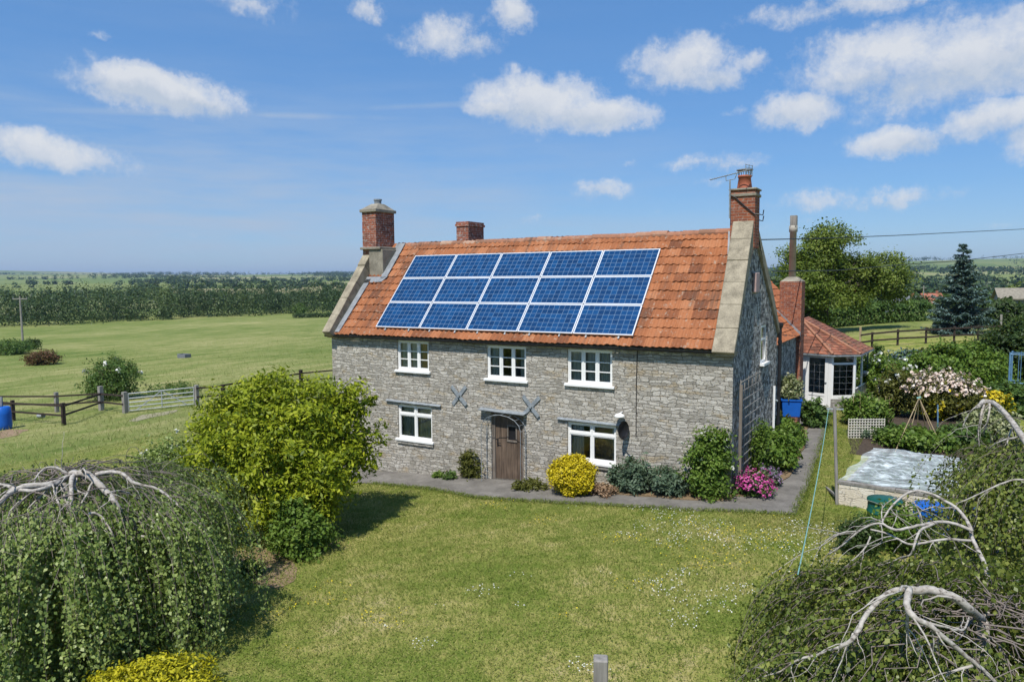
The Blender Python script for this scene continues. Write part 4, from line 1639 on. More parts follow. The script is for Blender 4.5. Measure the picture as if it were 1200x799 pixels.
t = thing('satellite_dish', (9.93, -.05, 1.75), 'small dark satellite dish on the wall beside a lower window', 'satellite dish')
mb = MB()
n = 16
prof = [(0.0, 0.0), (.10, .012), (.19, .04), (.25, .075)]
for k in range(len(prof) - 1):
    for j in range(n):
        q = []
        for (rr_, dd_), jj in ((prof[k], j), (prof[k], j + 1), (prof[k + 1], j + 1), (prof[k + 1], j)):
            a_ = 2 * math.pi * jj / n
            # dish faces right-forward
            lx, lz, ld = rr_ * math.cos(a_) * .75, rr_ * math.sin(a_) * .95, dd_
            q.append((9.97 + lx * .45 + ld * .9, -.20 - ld * .45 + lx * .85, 1.76 + lz))
        mb.quadpts(q)
mb.build('dish', M['black'], t, True)
mb = MB()
mb.tube([(9.97, 0, 1.7), (9.97, -.18, 1.74)], .018, 6)
mb.tube([(9.97, -.2, 1.55), (10.2, -.4, 1.66)], .012, 5)
mb.build('arm', M['black'], t)
t = thing('wall_lamp', (9.9, 0, 2.1), 'white round lamp on the wall just above the satellite dish', 'wall lamp')
mb = MB()
mb.lathe((9.9, -.17, 2.06), [(.03, 0), (.13, .015), (.135, .04), (.10, .08), (.03, .11)], 16)
mb.build('lamp_shade', M['white'], t, True)
MB().tube([(9.9, 0, 2.17), (9.9, -.15, 2.16)], .018, 6).build('arm', M['white'], t)

# wire arch for roses round the door
t = thing('rose_arch', (6.5, -.2, float(ground(6.5, -.2))), 'thin wire rose arch framing the wooden front door', 'garden arch')
mb = MB()
def archpts(y, w0, w1):
    pts = [(w0, y, float(ground(w0, y)))]
    pts += [(w0, y, 1.45)]
    for k in range(1, 8):
        a_ = math.pi * (1 - k / 8)
        pts.append(((w0 + w1) / 2 + math.cos(a_) * (w1 - w0) / 2, y, 1.45 + math.sin(a_) * .40))
    pts += [(w1, y, 1.45), (w1, y, float(ground(w1, y)))]
    return pts
A1, A2 = archpts(-.06, 5.86, 7.12), archpts(-.34, 5.86, 7.12)
mb.tube(A1, .009, 4)
mb.tube(A2, .009, 4)
mb.build('hoop', M['plate'], t)
mb = MB()
for p, q in zip(A1, A2):
    mb.tube([p, q], .006, 4)
for xx in (5.86, 7.12):
    for k in range(7):
        z0 = float(ground(xx, -.2)) + .1 + k * .2
        mb.tube([(xx, -.06, z0), (xx, -.34, z0 + .2)], .005, 4)
mb.build('rung', M['plate'], t)

# trellis on the gable
t = thing('trellis', (LEN + .05, 1.6, float(ground(12.7, 1.6))), 'weathered wooden trellis fixed to the shaded gable wall', 'trellis')
mb = MB()
for k in range(6):
    y = 0.55 + k * .42
    mb.beam((LEN + .06, y, .5), (LEN + .06, y, 3.1 - .12 * (k % 2)), .035, .02, up=(1, 0, 0))
for k in range(11):
    z = .75 + k * .23
    mb.beam((LEN + .085, .5, z), (LEN + .085, 2.7, z), .03, .02, up=(1, 0, 0))
mb.build('lattice', M['greywood'], t)
MB().beam((LEN + .10, .42, .4), (LEN + .10, .42, 3.0), .07, .06).build('post', M['oak'], t)


# ================================================================ rear wing and porch
def Yp(px, py, Y):
    d = ray(px, py)
    return CAM + d * ((Y - CAM[1]) / d[1])


def Xp(px, py, X):
    d = ray(px, py)
    return CAM + d * ((X - CAM[0]) / d[0])


wing = thing('rear_wing', (10.0, 7.4, .35), 'rear wing with smooth orange tiled roof and slim flue on a brick stack', 'house wing')
WX, WR, WE, WTOP, WY0, WY1, WY2 = 12.26, 10.0, 3.42, 5.92, WID + .004, 11.75, 15.0
wth = math.atan2(WTOP - WE, WX + .12 - WR)
wsl = math.hypot(WTOP - WE, WX + .12 - WR)
XS = 11.40                                   # the far half of the wing is set back
ZS = WE + (WX - XS) * math.tan(wth)
WB = 2 * WR - WX
mb = MB()
mb.quadpts([(WX, WY0, -.5), (WX, WY1, -.5), (WX, WY1, WE), (WX, WY0, WE)])
mb.quadpts([(WX, WY1, -.5), (XS, WY1, -.5), (XS, WY1, ZS), (WX, WY1, WE)])
mb.quadpts([(XS, WY1, -.5), (XS, WY2, -.5), (XS, WY2, ZS), (XS, WY1, ZS)])
mb.quadpts([(XS, WY2, -.5), (WB, WY2, -.5), (WB, WY2, WE), (WR, WY2, WTOP - .05), (XS, WY2, ZS)])
mb.quadpts([(WB, WY2, -.5), (WB, WY0, -.5), (WB, WY0, WE), (WB, WY2, WE)])
mb.build('wall', M['gable'], wing)
cw_, sw_ = math.cos(wth), math.sin(wth)
mb = MB()
tile_roof(mb, (WX + .12, WY0, WE - .02), (0, 1, 0), (-cw_, 0, sw_), (sw_, 0, cw_), WY1 - WY0 + .03, wsl, .33, .36, 21, rolls=1, amp=.012, jit=.6)
wr = mb.build('roof', M['tile_plain'], wing)
mb = MB()
f_ = (WX - XS) / (WX + .12 - WR)
tile_roof(mb, (WX + .12 - (WX - XS), WY1 + .03, WE - .02 + (WX - XS) * math.tan(wth)), (0, 1, 0), (-cw_, 0, sw_), (sw_, 0, cw_), WY2 - WY1 + .05, wsl * (1 - f_), .33, .36, 23, rolls=1, amp=.012, jit=.6)
mb.build('roof', M['tile_plain'], wing)
mb = MB()
tile_roof(mb, (2 * WR - WX - .12, WY2 + .08, WE - .02), (0, -1, 0), (cw_, 0, sw_), (-sw_, 0, cw_), WY2 - WY0 + .08, wsl, .33, .36, 22, rolls=1, amp=.012, jit=.6)
mb.build('roof', M['tile_plain'], wing)
MB().prism([(WX + .16, 10.90, WE - .04), (XS + .05, 10.90, ZS - .07), (XS + .05, 10.90, ZS + .14), (WX + .16, 10.90, WE + .10)], (0, .09, 0)).build('flashing', M['lead'], wing)
c0, c1 = Yp(912.8, 380, 11.0), Yp(938.5, 380, 11.0)
ctop = Yp(927, 330, 11.0)[2]
cx0, cx1 = float(c0[0]), float(c1[0])
mb = MB()
mb.box(cx0, cx1, 11.0, 11.76, 1.2, ctop)
stack = mb.build('chimney', M['brick'], wing)
mb = MB()
ccx, ccy = (cx0 + cx1) / 2, 11.38
q = [(cx0, 11.0), (cx1, 11.0), (cx1, 11.76), (cx0, 11.76)]
i = 0
mb.v += [(*a, ctop + .002) for a in q] + [(ccx + sx * .17, ccy + sy * .17, ctop + .17) for sx, sy in ((-1, -1), (1, -1), (1, 1), (-1, 1))]
for k in range(4):
    mb.f.append((k, (k + 1) % 4, 4 + (k + 1) % 4, 4 + k))
mb.f.append((4, 5, 6, 7))
mb.r += [.5] * 5
mb.build('cap', M['cement'], stack)
ftop = Yp(926.5, 253, 11.38)[2]
mb = MB().lathe((ccx - .02, ccy, ctop + .15), [(.125, 0), (.12, ftop - ctop - .75), (.15, ftop - ctop - .74), (.15, ftop - ctop - .52), (.12, ftop - ctop - .5), (.125, ftop - ctop - .15)], 12)
fl = mb.build('flue', M['concrete'], stack, True)
MB().box(ccx - .12, ccx + .10, ccy - .13, ccy + .13, ftop - .40, ftop).build('flue_cap', M['greywood'], stack)

# porch: three sided glazed porch under a hipped tile roof
P1 = G(973, 478)
P0 = np.array([*Yp(939, 470, P1[1] + .35)[:2], P1[2]])
P2 = np.array([*Yp(1001.5, 470, P1[1] + .55)[:2], P1[2]])
zb = float(P1[2]) - .02
zt = float(Dp(973, 414.5, depth_of(P1))[2])
porch = thing('porch', (P1[0], P1[1], zb), 'white glazed porch with a hipped mottled tile roof', 'porch')
P3 = P2 + np.array([.25, 2.6, 0])
P4 = P0 + np.array([-.1, 2.6, 0])


def on(a, b, u, z, out=0.0):
    d = (b - a)[:2]
    n = np.array([d[1], -d[0]]) / np.linalg.norm(d)
    p = a[:2] + d * u + n * out
    return np.array([p[0], p[1], z])


def bar(mb, a, b, u0, u1, z0, z1, o0, o1):
    p = [on(a, b, u0, z0, o0), on(a, b, u1, z0, o0), on(a, b, u1, z0, o1), on(a, b, u0, z0, o1)]
    mb.prism(p, (0, 0, z1 - z0))


H = zt - zb
MB().prism([on(P1, P2, 0.0, zb - .3, -.25), on(P1, P2, 0, zb - .3, .03), on(P1, P2, 1.0, zb - .3, .03), on(P1, P2, 1.0, zb - .3, -.25)], (0, 0, .3 + H * .17)).build('low_wall', M['plinth'], porch)
MB().prism([P2 + np.array([0, 0, -.3]), P3 + np.array([0, 0, -.3]), P3 + np.array([-.2, 0, -.3]), P2 + np.array([-.2, 0, -.3])], (0, 0, H * .47)).build('low_wall', M['plinth'], porch)
mb = MB()
# door side
bar(mb, P0, P1, 0.0, .13, zb, zt, -.06, .0)
bar(mb, P0, P1, .90, 1.0, zb, zt, -.06, .0)
bar(mb, P0, P1, .13, .90, zt - .07, zt, -.06, .0)
# window side
bar(mb, P1, P2, 0.0, .09, zb + H * .175, zt, -.06, .0)
bar(mb, P1, P2, .91, 1.0, zb + H * .175, zt, -.06, .0)
bar(mb, P1, P2, .09, .91, zt - .07, zt, -.06, .0)
bar(mb, P1, P2, .09, .91, zb + H * .175, zb + H * .24, -.06, .03)
bar(mb, P1, P2, .09, .91, zt - .42, zt - .34, -.06, .0)
bar(mb, P2, P3, 0.0, .05, zb, zt, -.06, .0)
bar(mb, P2, P3, .5, .54, zb + .5, zt, -.06, .0)
bar(mb, P2, P3, .05, 1.0, zt - .07, zt, -.06, .0)
bar(mb, P2, P3, .05, 1.0, zb + H * .3, zb + H * .35, -.06, .0)
pf = mb.build('frame', M['white'], porch)
mb = MB()
for a, b, u0, u1, z0, z1 in ((P1, P2, .09, .91, zb + H * .24, zt - .42), (P1, P2, .09, .91, zt - .34, zt - .07), (P2, P3, .05, .5, zb + H * .35, zt - .07), (P2, P3, .54, 1, zb + H * .35, zt - .07)):
    mb.quadpts([on(a, b, u0, z0, -.03), on(a, b, u1, z0, -.03), on(a, b, u1, z1, -.03), on(a, b, u0, z1, -.03)])
mb.build('pane', M['glass'], pf)
mb = MB()
for k in range(1, 3):
    u = .09 + .82 * k / 3
    bar(mb, P1, P2, u - .003, u + .003, zb + H * .24, zt - .42, -.027, -.023)
for k in range(1, 5):
    z = zb + H * .24 + (H * .76 - .42) * k / 5
    bar(mb, P1, P2, .09, .91, z - .003, z + .003, -.0265, -.0225)
mb.build('leading', M['lead'], pf)
mb = MB()
bar(mb, P0, P1, .135, .24, zb + .03, zt - .075, -.05, .012)
bar(mb, P0, P1, .79, .895, zb + .03, zt - .075, -.05, .012)
bar(mb, P0, P1, .24, .79, zt - .18, zt - .075, -.05, .012)
bar(mb, P0, P1, .24, .79, zb + .03, zb + .14, -.05, .012)
bar(mb, P0, P1, .24, .79, zb + .46, zb + .56, -.05, .012)
bar(mb, P0, P1, .24, .79, zb + .14, zb + .46, -.04, -.005)
pd = mb.build('door', M['white'], porch)
pd['label'] = 'white door glazed in its upper part'
mb = MB()
mb.quadpts([on(P0, P1, .24, zb + .56, -.02), on(P0, P1, .79, zb + .56, -.02), on(P0, P1, .79, zt - .18, -.02), on(P0, P1, .24, zt - .18, -.02)])
mb.build('pane', M['glass'], pd)
mb = MB()
for k in range(1, 3):
    u = .24 + .55 * k / 3
    bar(mb, P0, P1, u - .003, u + .003, zb + .56, zt - .18, -.017, -.013)
for k in range(1, 5):
    z = zb + .56 + (H - .74) * k / 5
    bar(mb, P0, P1, .24, .79, z - .003, z + .003, -.0165, -.0125)
mb.build('leading', M['lead'], pd)
mb = MB()
p = on(P0, P1, .85, zb + 1.02, .03)
bar(mb, P0, P1, .80, .86, zb + 1.0, zb + 1.03, .02, .05)
mb.build('handle', M['galv'], pd)
MB().prism([P0 + [0, 0, -.2], P1 + [0, 0, -.2], P2 + [0, 0, -.2], P3 + [0, 0, -.2], P4 + [0, 0, -.2]], (0, 0, .22)).build('floor', M['cement'], porch)
MB().quadpts([P4 + [0, 0, 0], P3 + [0, 0, 0], P3 + [0, 0, H], P4 + [0, 0, H]]).build('back_wall', M['sage'], porch)
MB().quadpts([P0 + [0, .02, -.3], P4 + [0, 0, -.3], P4 + [0, 0, H], P0 + [0, .02, H]]).build('side_wall', M['gable'], porch)
# roof planes
za = float(Dp(940, 374, depth_of(P0) + .9)[2])
A = np.array([*Dp(938, 374, depth_of(P0) + .9)[:2], za])
Ab = A + np.array([0, 2.2, 0])
E0 = np.array([*on(P0, P1, -.12, 0, .14)[:2], zt - .02])
E1 = np.array([*(P1[:2] + np.array([.06, -.17])), zt - .02])
E2 = np.array([*(P2[:2] + np.array([.17, -.10])), zt - .02])
E3 = np.array([*(P3[:2] + np.array([.17, .1])), zt - .02])
mb = MB()


def tri_tiles(mb, e0, e1, apex, apex2, seed, gauge=.17, tw=.17):
    """small flat tiles laid in courses on one sloping face of a hipped roof"""
    r = np.random.default_rng(seed)
    ux = unit(e1 - e0)
    n = unit(np.cross(ux, apex - e0))
    if n[2] < 0:
        n = -n
    us = np.cross(n, ux)
    if us[2] < 0:
        us = -us
    S = float((apex - e0) @ us)
    nr = int(S / gauge) + 1
    for k in range(nr):
        s0, s1 = k * gauge, min((k + 1) * gauge + .02, S)
        if s1 <= s0:
            continue
        f0, f1 = s0 / S, min(1, s1 / S)
        la, lb = e0 + (apex - e0) * f0, e1 + (apex2 - e1) * f0
        ha, hb = e0 + (apex - e0) * f1, e1 + (apex2 - e1) * f1
        w = np.linalg.norm(lb - la)
        nt = max(1, int(w / tw))
        for i in range(nt):
            u0, u1 = i / nt, (i + 1) / nt
            h = .03 + r.normal() * .004
            rnd = float(np.clip(.5 + .3 * r.normal(), 0, 1))
            p = [la + (lb - la) * u0, la + (lb - la) * u1, ha + (hb - ha) * u1, ha + (hb - ha) * u0]
            mb.quadpts([p[0] + n * h, p[1] + n * h, p[2] + n * .012, p[3] + n * .012], rnd)
            mb.quadpts([p[0] + n * (h - .02), p[1] + n * (h - .02), p[1] + n * h, p[0] + n * h], rnd)
    return n


tri_tiles(mb, E0, E1, A, A, 31)
tri_tiles(mb, E1, E2, A, A, 32)
tri_tiles(mb, E2, E3, A, Ab, 33)
pr = mb.build('roof', M['tile_old'], porch)
for a, b in ((E1, A), (E2, A)):
    MB().tube([a + [0, 0, .04], a + (b - a) * .5 + [0, 0, .05], b + [0, 0, .05]], .055, 7).build('hip_tile', M['ridge'], pr)
mb = MB()
for a, b in ((E0, E1), (E1, E2), (E2, E3)):
    mb.beam(a + [0, 0, -.03], b + [0, 0, -.03], .05, .06)
mb.build('fascia', M['plate'], porch)

# ================================================================ plants by the house
GRP = 'shrubs against the farmhouse'
shrub('golden_shrub', 'round clipped bright yellow shrub under a lower window', 671, 583, 57, 54, L['gold'], .055, 420, 40, 101, cat='shrub',
      lobes=[(0, 0, .5, 1, 1, .5)], clump=.11, shell=.82, wdf=.6, shoots=0, uneven=.08)
shrub('leafy_shrub', 'upright pale olive shrub beside the wooden front door', 553, 562, 34, 40, L['olive'], .12, 90, 22, 102,
      lobes=[(0, 0, .45, .8, .8, .5), (-.3, 0, .5, .5, .5, .5), (.35, 0, .4, .6, .5, .4)], clump=.13, wdf=.3)
shrub('weed_tuft', 'small green weed at the wall foot below the left lower window', 513, 561, 12, 9, L['bright'], .07, 20, 14, 103, clump=.08, stem=False, cat='weed')
shrub('weed_tuft', 'small green weed on the path edge just before the olive shrub', 527, 563, 15, 12, L['mid'], .08, 22, 14, 104, clump=.08, stem=False, cat='weed')
shrub('weed_patch', 'low dry weeds on the path just past the wooden door', 622, 577, 46, 12, L['olive'], .08, 60, 14, 105, clump=.10, stem=False, cat='weeds')
shrub('dead_plant', 'heap of dry brown leaves beside the round yellow shrub', 706, 583, 34, 17, L['dead'], .06, 70, 22, 106, clump=.09, stem=False, cat='plant')
shrub('lupin', 'small blue-grey leafy plant under the right end of a window', 723, 578, 22, 36, L['grey'], .09, 80, 20, 107, clump=.10, cat='plant')
shrub('lupin', 'tall blue-grey leafy plant without any bloom against the wall', 744, 582, 40, 54, L['grey'], .11, 130, 20, 108, clump=.11, cat='plant', wdf=.35, shoots=16, uneven=.4,
      lobes=[(0, 0, .35, .95, .9, .35), (-.3, 0, .7, .4, .4, .3), (.3, 0, .45, .5, .5, .4)])
shrub('peony', 'spreading blue-grey plant with one pink bloom against the wall', 782, 584, 50, 44, L['grey'], .12, 150, 20, 109, clump=.12, cat='plant', wdf=.35, shoots=18, uneven=.4, flowers=(L['pinkrose'], 2, .10, .6),
      lobes=[(0, 0, .42, 1, .9, .42), (-.35, 0, .6, .4, .4, .38)])
shrub('climbing_rose', 'tall rose bush on the sunny corner with reddish new shoots', 831, 588, 64, 98, L['bright'], .085, 330, 24, 110, clump=.17, cat='rose bush', flowers=(L['whitefl'], 9, .09, .5), shoots=22, uneven=.4, shell=.3,
      lobes=[(0, 0, .30, .85, .9, .32), (-.42, 0, .58, .45, .5, .26), (.30, 0, .60, .5, .5, .26), (-.05, 0, .78, .36, .4, .2), (.5, 0, .86, .22, .3, .14)])
shrub('rose_shoots', 'thin reddish rose shoots above the tall rose bush', 848, 560, 44, 66, L['rust'], .07, 60, 12, 111, clump=.15, cat='rose shoots', lobes=[(0, .1, .75, .9, .5, .25)], push=.2)
shrub('flower_clump', 'low clump of bright magenta flowers at the path corner', 884, 585, 50, 34, L['mid'], .07, 120, 14, 112, clump=.10, cat='flowers', flowers=(L['magenta'], 520, .055, .3), stem=False)
shrub('flower_clump', 'small mauve flower clump just behind the magenta flowers', 901, 572, 30, 26, L['grey'], .06, 60, 14, 113, clump=.08, cat='flowers', flowers=(L['mauve'], 200, .045, .35), stem=False)
shrub('leafy_border', 'broad fresh green foliage along the path by the gable', 905, 556, 58, 54, L['bright'], .12, 420, 22, 114, clump=.17, cat='plant', depth_k=1.6)
shrub('leafy_border', 'lush green foliage nearer the blue tub along the gable', 919, 528, 44, 36, L['bright'], .11, 340, 22, 115, clump=.17, cat='plant', depth_k=1.6)
shrub('feathery_plant', 'olive brown feathery plant heads in front of the gable', 908, 510, 50, 30, L['olive'], .09, 240, 20, 116, clump=.17, cat='plant')
shrub('sage_plant', 'small silvery plant at the foot of the trellis', 880, 540, 30, 36, L['grey'], .08, 120, 18, 117, clump=.10, cat='plant', push=.2)
shrub('climber', 'bright climber growing up the trellis on the gable', 880, 520, 20, 84, L['bright'], .07, 130, 16, 118, clump=.13, cat='climber', base=gp(12.95, 1.75), lobes=[(0, 0, .4, .8, .8, .4), (.2, 0, .75, .6, .6, .28), (-.2, 0, .6, .7, .6, .3)], push=0)
shrub('potted_plant', 'pale variegated plant growing in the blue tub', 922, 468, 36, 34, L['pale'], .09, 150, 18, 119, clump=.14, cat='plant', base=Yp(923, 469, 8.3), push=.1, stem=False)
shrub('large_leaved_shrub', 'glossy green shrub between the blue tub and porch door', 953, 502, 30, 36, L['mid'], .12, 150, 18, 120, clump=.16, cat='shrub')
tb = Yp(926, 487, 8.3)
t = thing('plant_tub', tb, 'square blue plastic tub by the gable downpipe', 'plant tub')
mb = MB()
w = .31
q = [(-w, -w), (w, -w), (w, w), (-w, w)]
ca, sa = math.cos(.3), math.sin(.3)
mb.v += [(tb[0] + (x * ca - y * sa) * .86, tb[1] + (x * sa + y * ca) * .86, tb[2]) for x, y in q] + [(tb[0] + x * ca - y * sa, tb[1] + x * sa + y * ca, tb[2] + .58) for x, y in q]
for k in range(4):
    mb.f.append((k, (k + 1) % 4, 4 + (k + 1) % 4, 4 + k))
mb.f.append((3, 2, 1, 0))
mb.r += [.5] * 5
mb.build('body', M['blue'], t, bevel=.02)
mb = MB()
for k in range(4):
    a_, b_ = np.array([tb[0] + q[k][0] * ca - q[k][1] * sa, tb[1] + q[k][0] * sa + q[k][1] * ca, tb[2] + .57]), np.array([tb[0] + q[(k + 1) % 4][0] * ca - q[(k + 1) % 4][1] * sa, tb[1] + q[(k + 1) % 4][0] * sa + q[(k + 1) % 4][1] * ca, tb[2] + .57])
    mb.beam(a_, b_, .05, .05)
mb.build('rim', M['blue'], t)
MB().quadpts([(tb[0] + (x * ca - y * sa) * .96, tb[1] + (x * sa + y * ca) * .96, tb[2] + .52) for x, y in q]).build('soil', M['soil'], t)
MB().box(tb[0] - .27, tb[0] + .27, tb[1] - .27, tb[1] + .27, float(ground(tb[0], tb[1])) - .1, tb[2] - .002).build('stand', M['brick'], t)

# ================================================================ kitchen garden on the right
def zg(p):
    return float(ground(p[0], p[1]))


pb = G(981, 591)
ptop = Dp(978, 477, depth_of(pb))
t = thing('washing_line_post', pb, 'tall grey washing line post on the grass strip beside the path', 'line post')
MB().tube([pb - [0, 0, .1], pb + (ptop - pb) * .5, ptop], .035, 8).build('pole', M['greywood'], t)
mb = MB().beam(G(968, 571), pb + [0, 0, .18], .05, .05)
mb.build('strut', M['greywood'], t)
MB().beam(ptop + [-.16, -.05, -.04], ptop + [.18, .05, -.04], .03, .03).build('crossbar', M['galv'], t)
le = Dp(951, 668, 7.3)
t = thing('washing_line', ptop, 'turquoise cord running from the grey line post to the birch', 'washing line')
pts = []
for k in range(15):
    u = k / 14
    p = ptop + [-.12, -.04, -.05] + (le - ptop) * u
    pts.append(p - [0, 0, .16 * 4 * u * (1 - u)])
MB().tube(pts, .0068, 5).build('cord', M['line'], t)

# raised bed with netting
w0, w1 = G(982, 591), G(1150, 618)
tw_ = unit(w1 - w0)
tw_[2] = 0
tn = np.array([-tw_[1], tw_[0], 0])
zt_bed = float(Dp(983, 563, depth_of(w0))[2])
zb_bed = w0[2] - .1
t = thing('raised_bed', w0, 'raised vegetable bed with pale block front wall', 'raised bed')
Lb = 3.5
mb = MB()
A0 = np.array([w0[0], w0[1], zb_bed])
A1 = A0 + tw_ * Lb
mb.prism([A0, A1, A1 + tn * .22, A0 + tn * .22], (0, 0, zt_bed - zb_bed - .05))
mb.build('front_wall', M['garden_stone'], t, bevel=.01)
mb = MB()
mb.prism([A0 + tn * .22, A0 + tn * 4.0, A0 + tn * 4.0 + tw_ * .1, A0 + tn * .22 + tw_ * .1], (0, 0, zt_bed - zb_bed - .15))
mb.build('side_board', M['greywood'], t)
mb = MB()
for k in range(3):
    a_, b_ = A0 + tw_ * (Lb * k / 3 - .02), A0 + tw_ * (Lb * (k + 1) / 3 - .03)
    mb.beam(a_ + tn * .06 + [0, 0, zt_bed - zb_bed - .02], b_ + tn * .06 + [0, 0, zt_bed - zb_bed - .02], .15, .055)
mb.build('top_rail', M['greywood'], t)
MB().prism([A0 + tn * .23 + tw_ * .11, A1 + tn * .23, A1 + tn * 4.0, A0 + tn * 4.0 + tw_ * .11], (0, 0, zt_bed - zb_bed - .18)).build('soil', M['soil'], t)
# netting: sagging sheet over low crops
t = thing('crop_netting', A0 + tw_ * 1.5 + tn * 1.8 + [0, 0, zt_bed - zb_bed], 'white crop netting sagging over the raised bed', 'netting')
mb = MB()
nu, nv = 46, 34
ru = np.random.default_rng(77)
ph = ru.random(12) * 6.28
for j in range(nv + 1):
    for i in range(nu + 1):
        u, v = i / nu, j / nv
        p = A0 + tw_ * (-.03 + u * 3.2) + tn * (.10 + v * 3.75)
        e = min(u, 1 - u) * 9
        e2 = min(v, 1 - v) * 9
        hump = min(1, e) * min(1, e2)
        z = zt_bed + .02 + hump * (.10 + .03 * math.sin(v * 17 + u * 5 + ph[0]) + .018 * math.sin(u * 23 - v * 9 + ph[1]) + .02 * math.sin(v * 41 + 6 * math.sin(u * 7) + ph[2]) + .015 * ru.normal())
        p = p + tw_ * .05 * math.sin(v * 15) * (1 - min(1, e)) + tn * .05 * math.sin(u * 18) * (1 - min(1, e2))
        mb.v.append((p[0], p[1], z))
for j in range(nv):
    for i in range(nu):
        a_ = j * (nu + 1) + i
        mb.f.append((a_, a_ + 1, a_ + nu + 2, a_ + nu + 1))
        mb.r.append(.5)
mb.build('net', M['net'], t, True)
nn = 1500
u, v = ru.random(nn), ru.random(nn)
P = A0 + tw_ * (.2 + u[:, None] * 2.8) + tn * (.45 + (np.floor(v[:, None] * 6) / 6 + .08 + .05 * ru.normal(size=(nn, 1))) * 3.3)
P[:, 2] = zt_bed - .13 + .12 * ru.random(nn)
o = leaf_mesh('seedling_leaves', P, ru.normal(size=(nn, 3)) * .6 + [0, 0, 1], .12, .08, ru.random(nn), L['grey'])
tag(o, 'rows of young green crops under the white netting', 'crops', kind='stuff')

# barrels in front of the bed
def barrel(name, px, py_top, wpx, ztop, mat, label, cat, lid=False):
    d = (CAM[2] - ztop) / -(ray(px, py_top)[2])
    p = CAM + ray(px, py_top) * d
    rr_ = wpx * depth_of(p) / FPX / 2
    b = gp(p[0], p[1])
    h = ztop - b[2]
    o = thing(name, b, label, cat)
    prof = [(.90 * rr_, 0), (.97 * rr_, .04 * h), (1.0 * rr_, .30 * h), (1.04 * rr_, .32 * h), (1.04 * rr_, .36 * h), (1.0 * rr_, .38 * h), (1.0 * rr_, .64 * h), (1.04 * rr_, .66 * h), (1.04 * rr_, .70 * h), (1.0 * rr_, .72 * h), (.98 * rr_, .97 * h)]
    mb = MB().tube([(b[0], b[1], b[2] + z) for _, z in prof], [r_ for r_, _ in prof], 24, cap=False)
    mb.build('body', mat, o, True)
    MB().lathe((b[0], b[1], b[2] + .965 * h), [(1.03 * rr_, 0), (1.05 * rr_, .02), (1.03 * rr_, .05), (.5 * rr_, .075), (.01, .08)], 24).build('lid', mat, o, True)
    return o


barrel('compost_bin', 1037, 586, 37, 1.15, M['greenplastic'], 'dark green plastic bin before the pale block wall', 'garden bin')
barrel('water_barrel', 1093, 593, 41, 1.15, M['blue'], 'blue plastic barrel beside the dark green bin', 'barrel')
barrel('water_barrel', 1146, 602, 48, 1.10, M['blue'], 'blue plastic barrel half hidden by birch leaves at the wall end', 'barrel')

# cane teepee
apx = G(1078, 517)
t = thing('bean_teepee', apx, 'teepee of tied bean canes over the vegetable plot', 'cane teepee')
dap = depth_of(apx)
ap = Dp(1077, 466, dap)
for (px, py) in ((1046, 534), (1062, 521), (1074, 512), (1088, 512), (1098, 520), (1109, 533)):
    b_ = G(px, py)
    e = ap + (ap - b_) * .13 + np.array([0, 0, .02])
    MB().tube([b_ - [0, 0, .05], ap, e], [.014, .012, .010], 6).build('cane', M['palewood'], t)
MB().tube([ap + [-.05, 0, -.02], ap + [.05, 0, .02]], .04, 7).build('tie', M['line'], t)
for k, (px, py, h) in enumerate(((1001, 499, 38), (1008, 500, 40), (1016, 500, 36), (1023, 499, 40), (1030, 500, 35), (1037, 496, 32), (1043, 490, 28))):
    b_ = G(px, py)
    tp = Dp(px + ((k * 7) % 3 - 1), py - h, depth_of(b_))
    o = MB().tube([b_ - [0, 0, .05], tp], [.014, .010], 6).build('bamboo_cane', M['palewood'])
    tag(o, ['first', 'second', 'third', 'fourth', 'fifth', 'sixth', 'last'][k] + ' bamboo cane from the porch behind the pale lattice', 'cane', 'bamboo canes behind the lattice')
b_ = G(1099, 512)
o = MB().tube([b_ - [0, 0, .05], Dp(1099, 474, depth_of(b_))], .022, 6).build('marker_stake', M['bluepaint'])
tag(o, 'pale blue upright stake among the vegetables', 'stake')
b_ = G(1143, 515)
# low white lattice
a0, a1 = G(994, 514), G(1036, 514)
t = thing('lattice_panel', a0, 'low white plastic lattice panel at the end of the plot', 'lattice')
hh = 24 * depth_of(a0) / FPX
da = a1 - a0
mb = MB()
for k in range(14):
    p = a0 + da * k / 13
    mb.beam(p, p + [0, 0, hh], .025, .012, up=(0, 1, 0))
for k in range(8):
    z = np.array([0, -.012, hh * (k + .3) / 7.6])
    mb.beam(a0 + z, a1 + z, .012, .025)
mb.build('lattice', M['cream'], t)
a0, a1 = G(1102, 516), G(1120, 516)
t = thing('mesh_panel', a0, 'small dark wire mesh panel beside the pale blue stake', 'mesh panel')
hh = 20 * depth_of(a0) / FPX
da = a1 - a0
mb = MB()
for k in range(8):
    p = a0 + da * k / 7
    mb.tube([p, p + [0, 0, hh]], .006, 4)
for k in range(7):
    z = np.array([0, -.008, hh * k / 6])
    mb.tube([a0 + z, a1 + z], .006, 4)
mb.build('mesh', M['fence'], t)

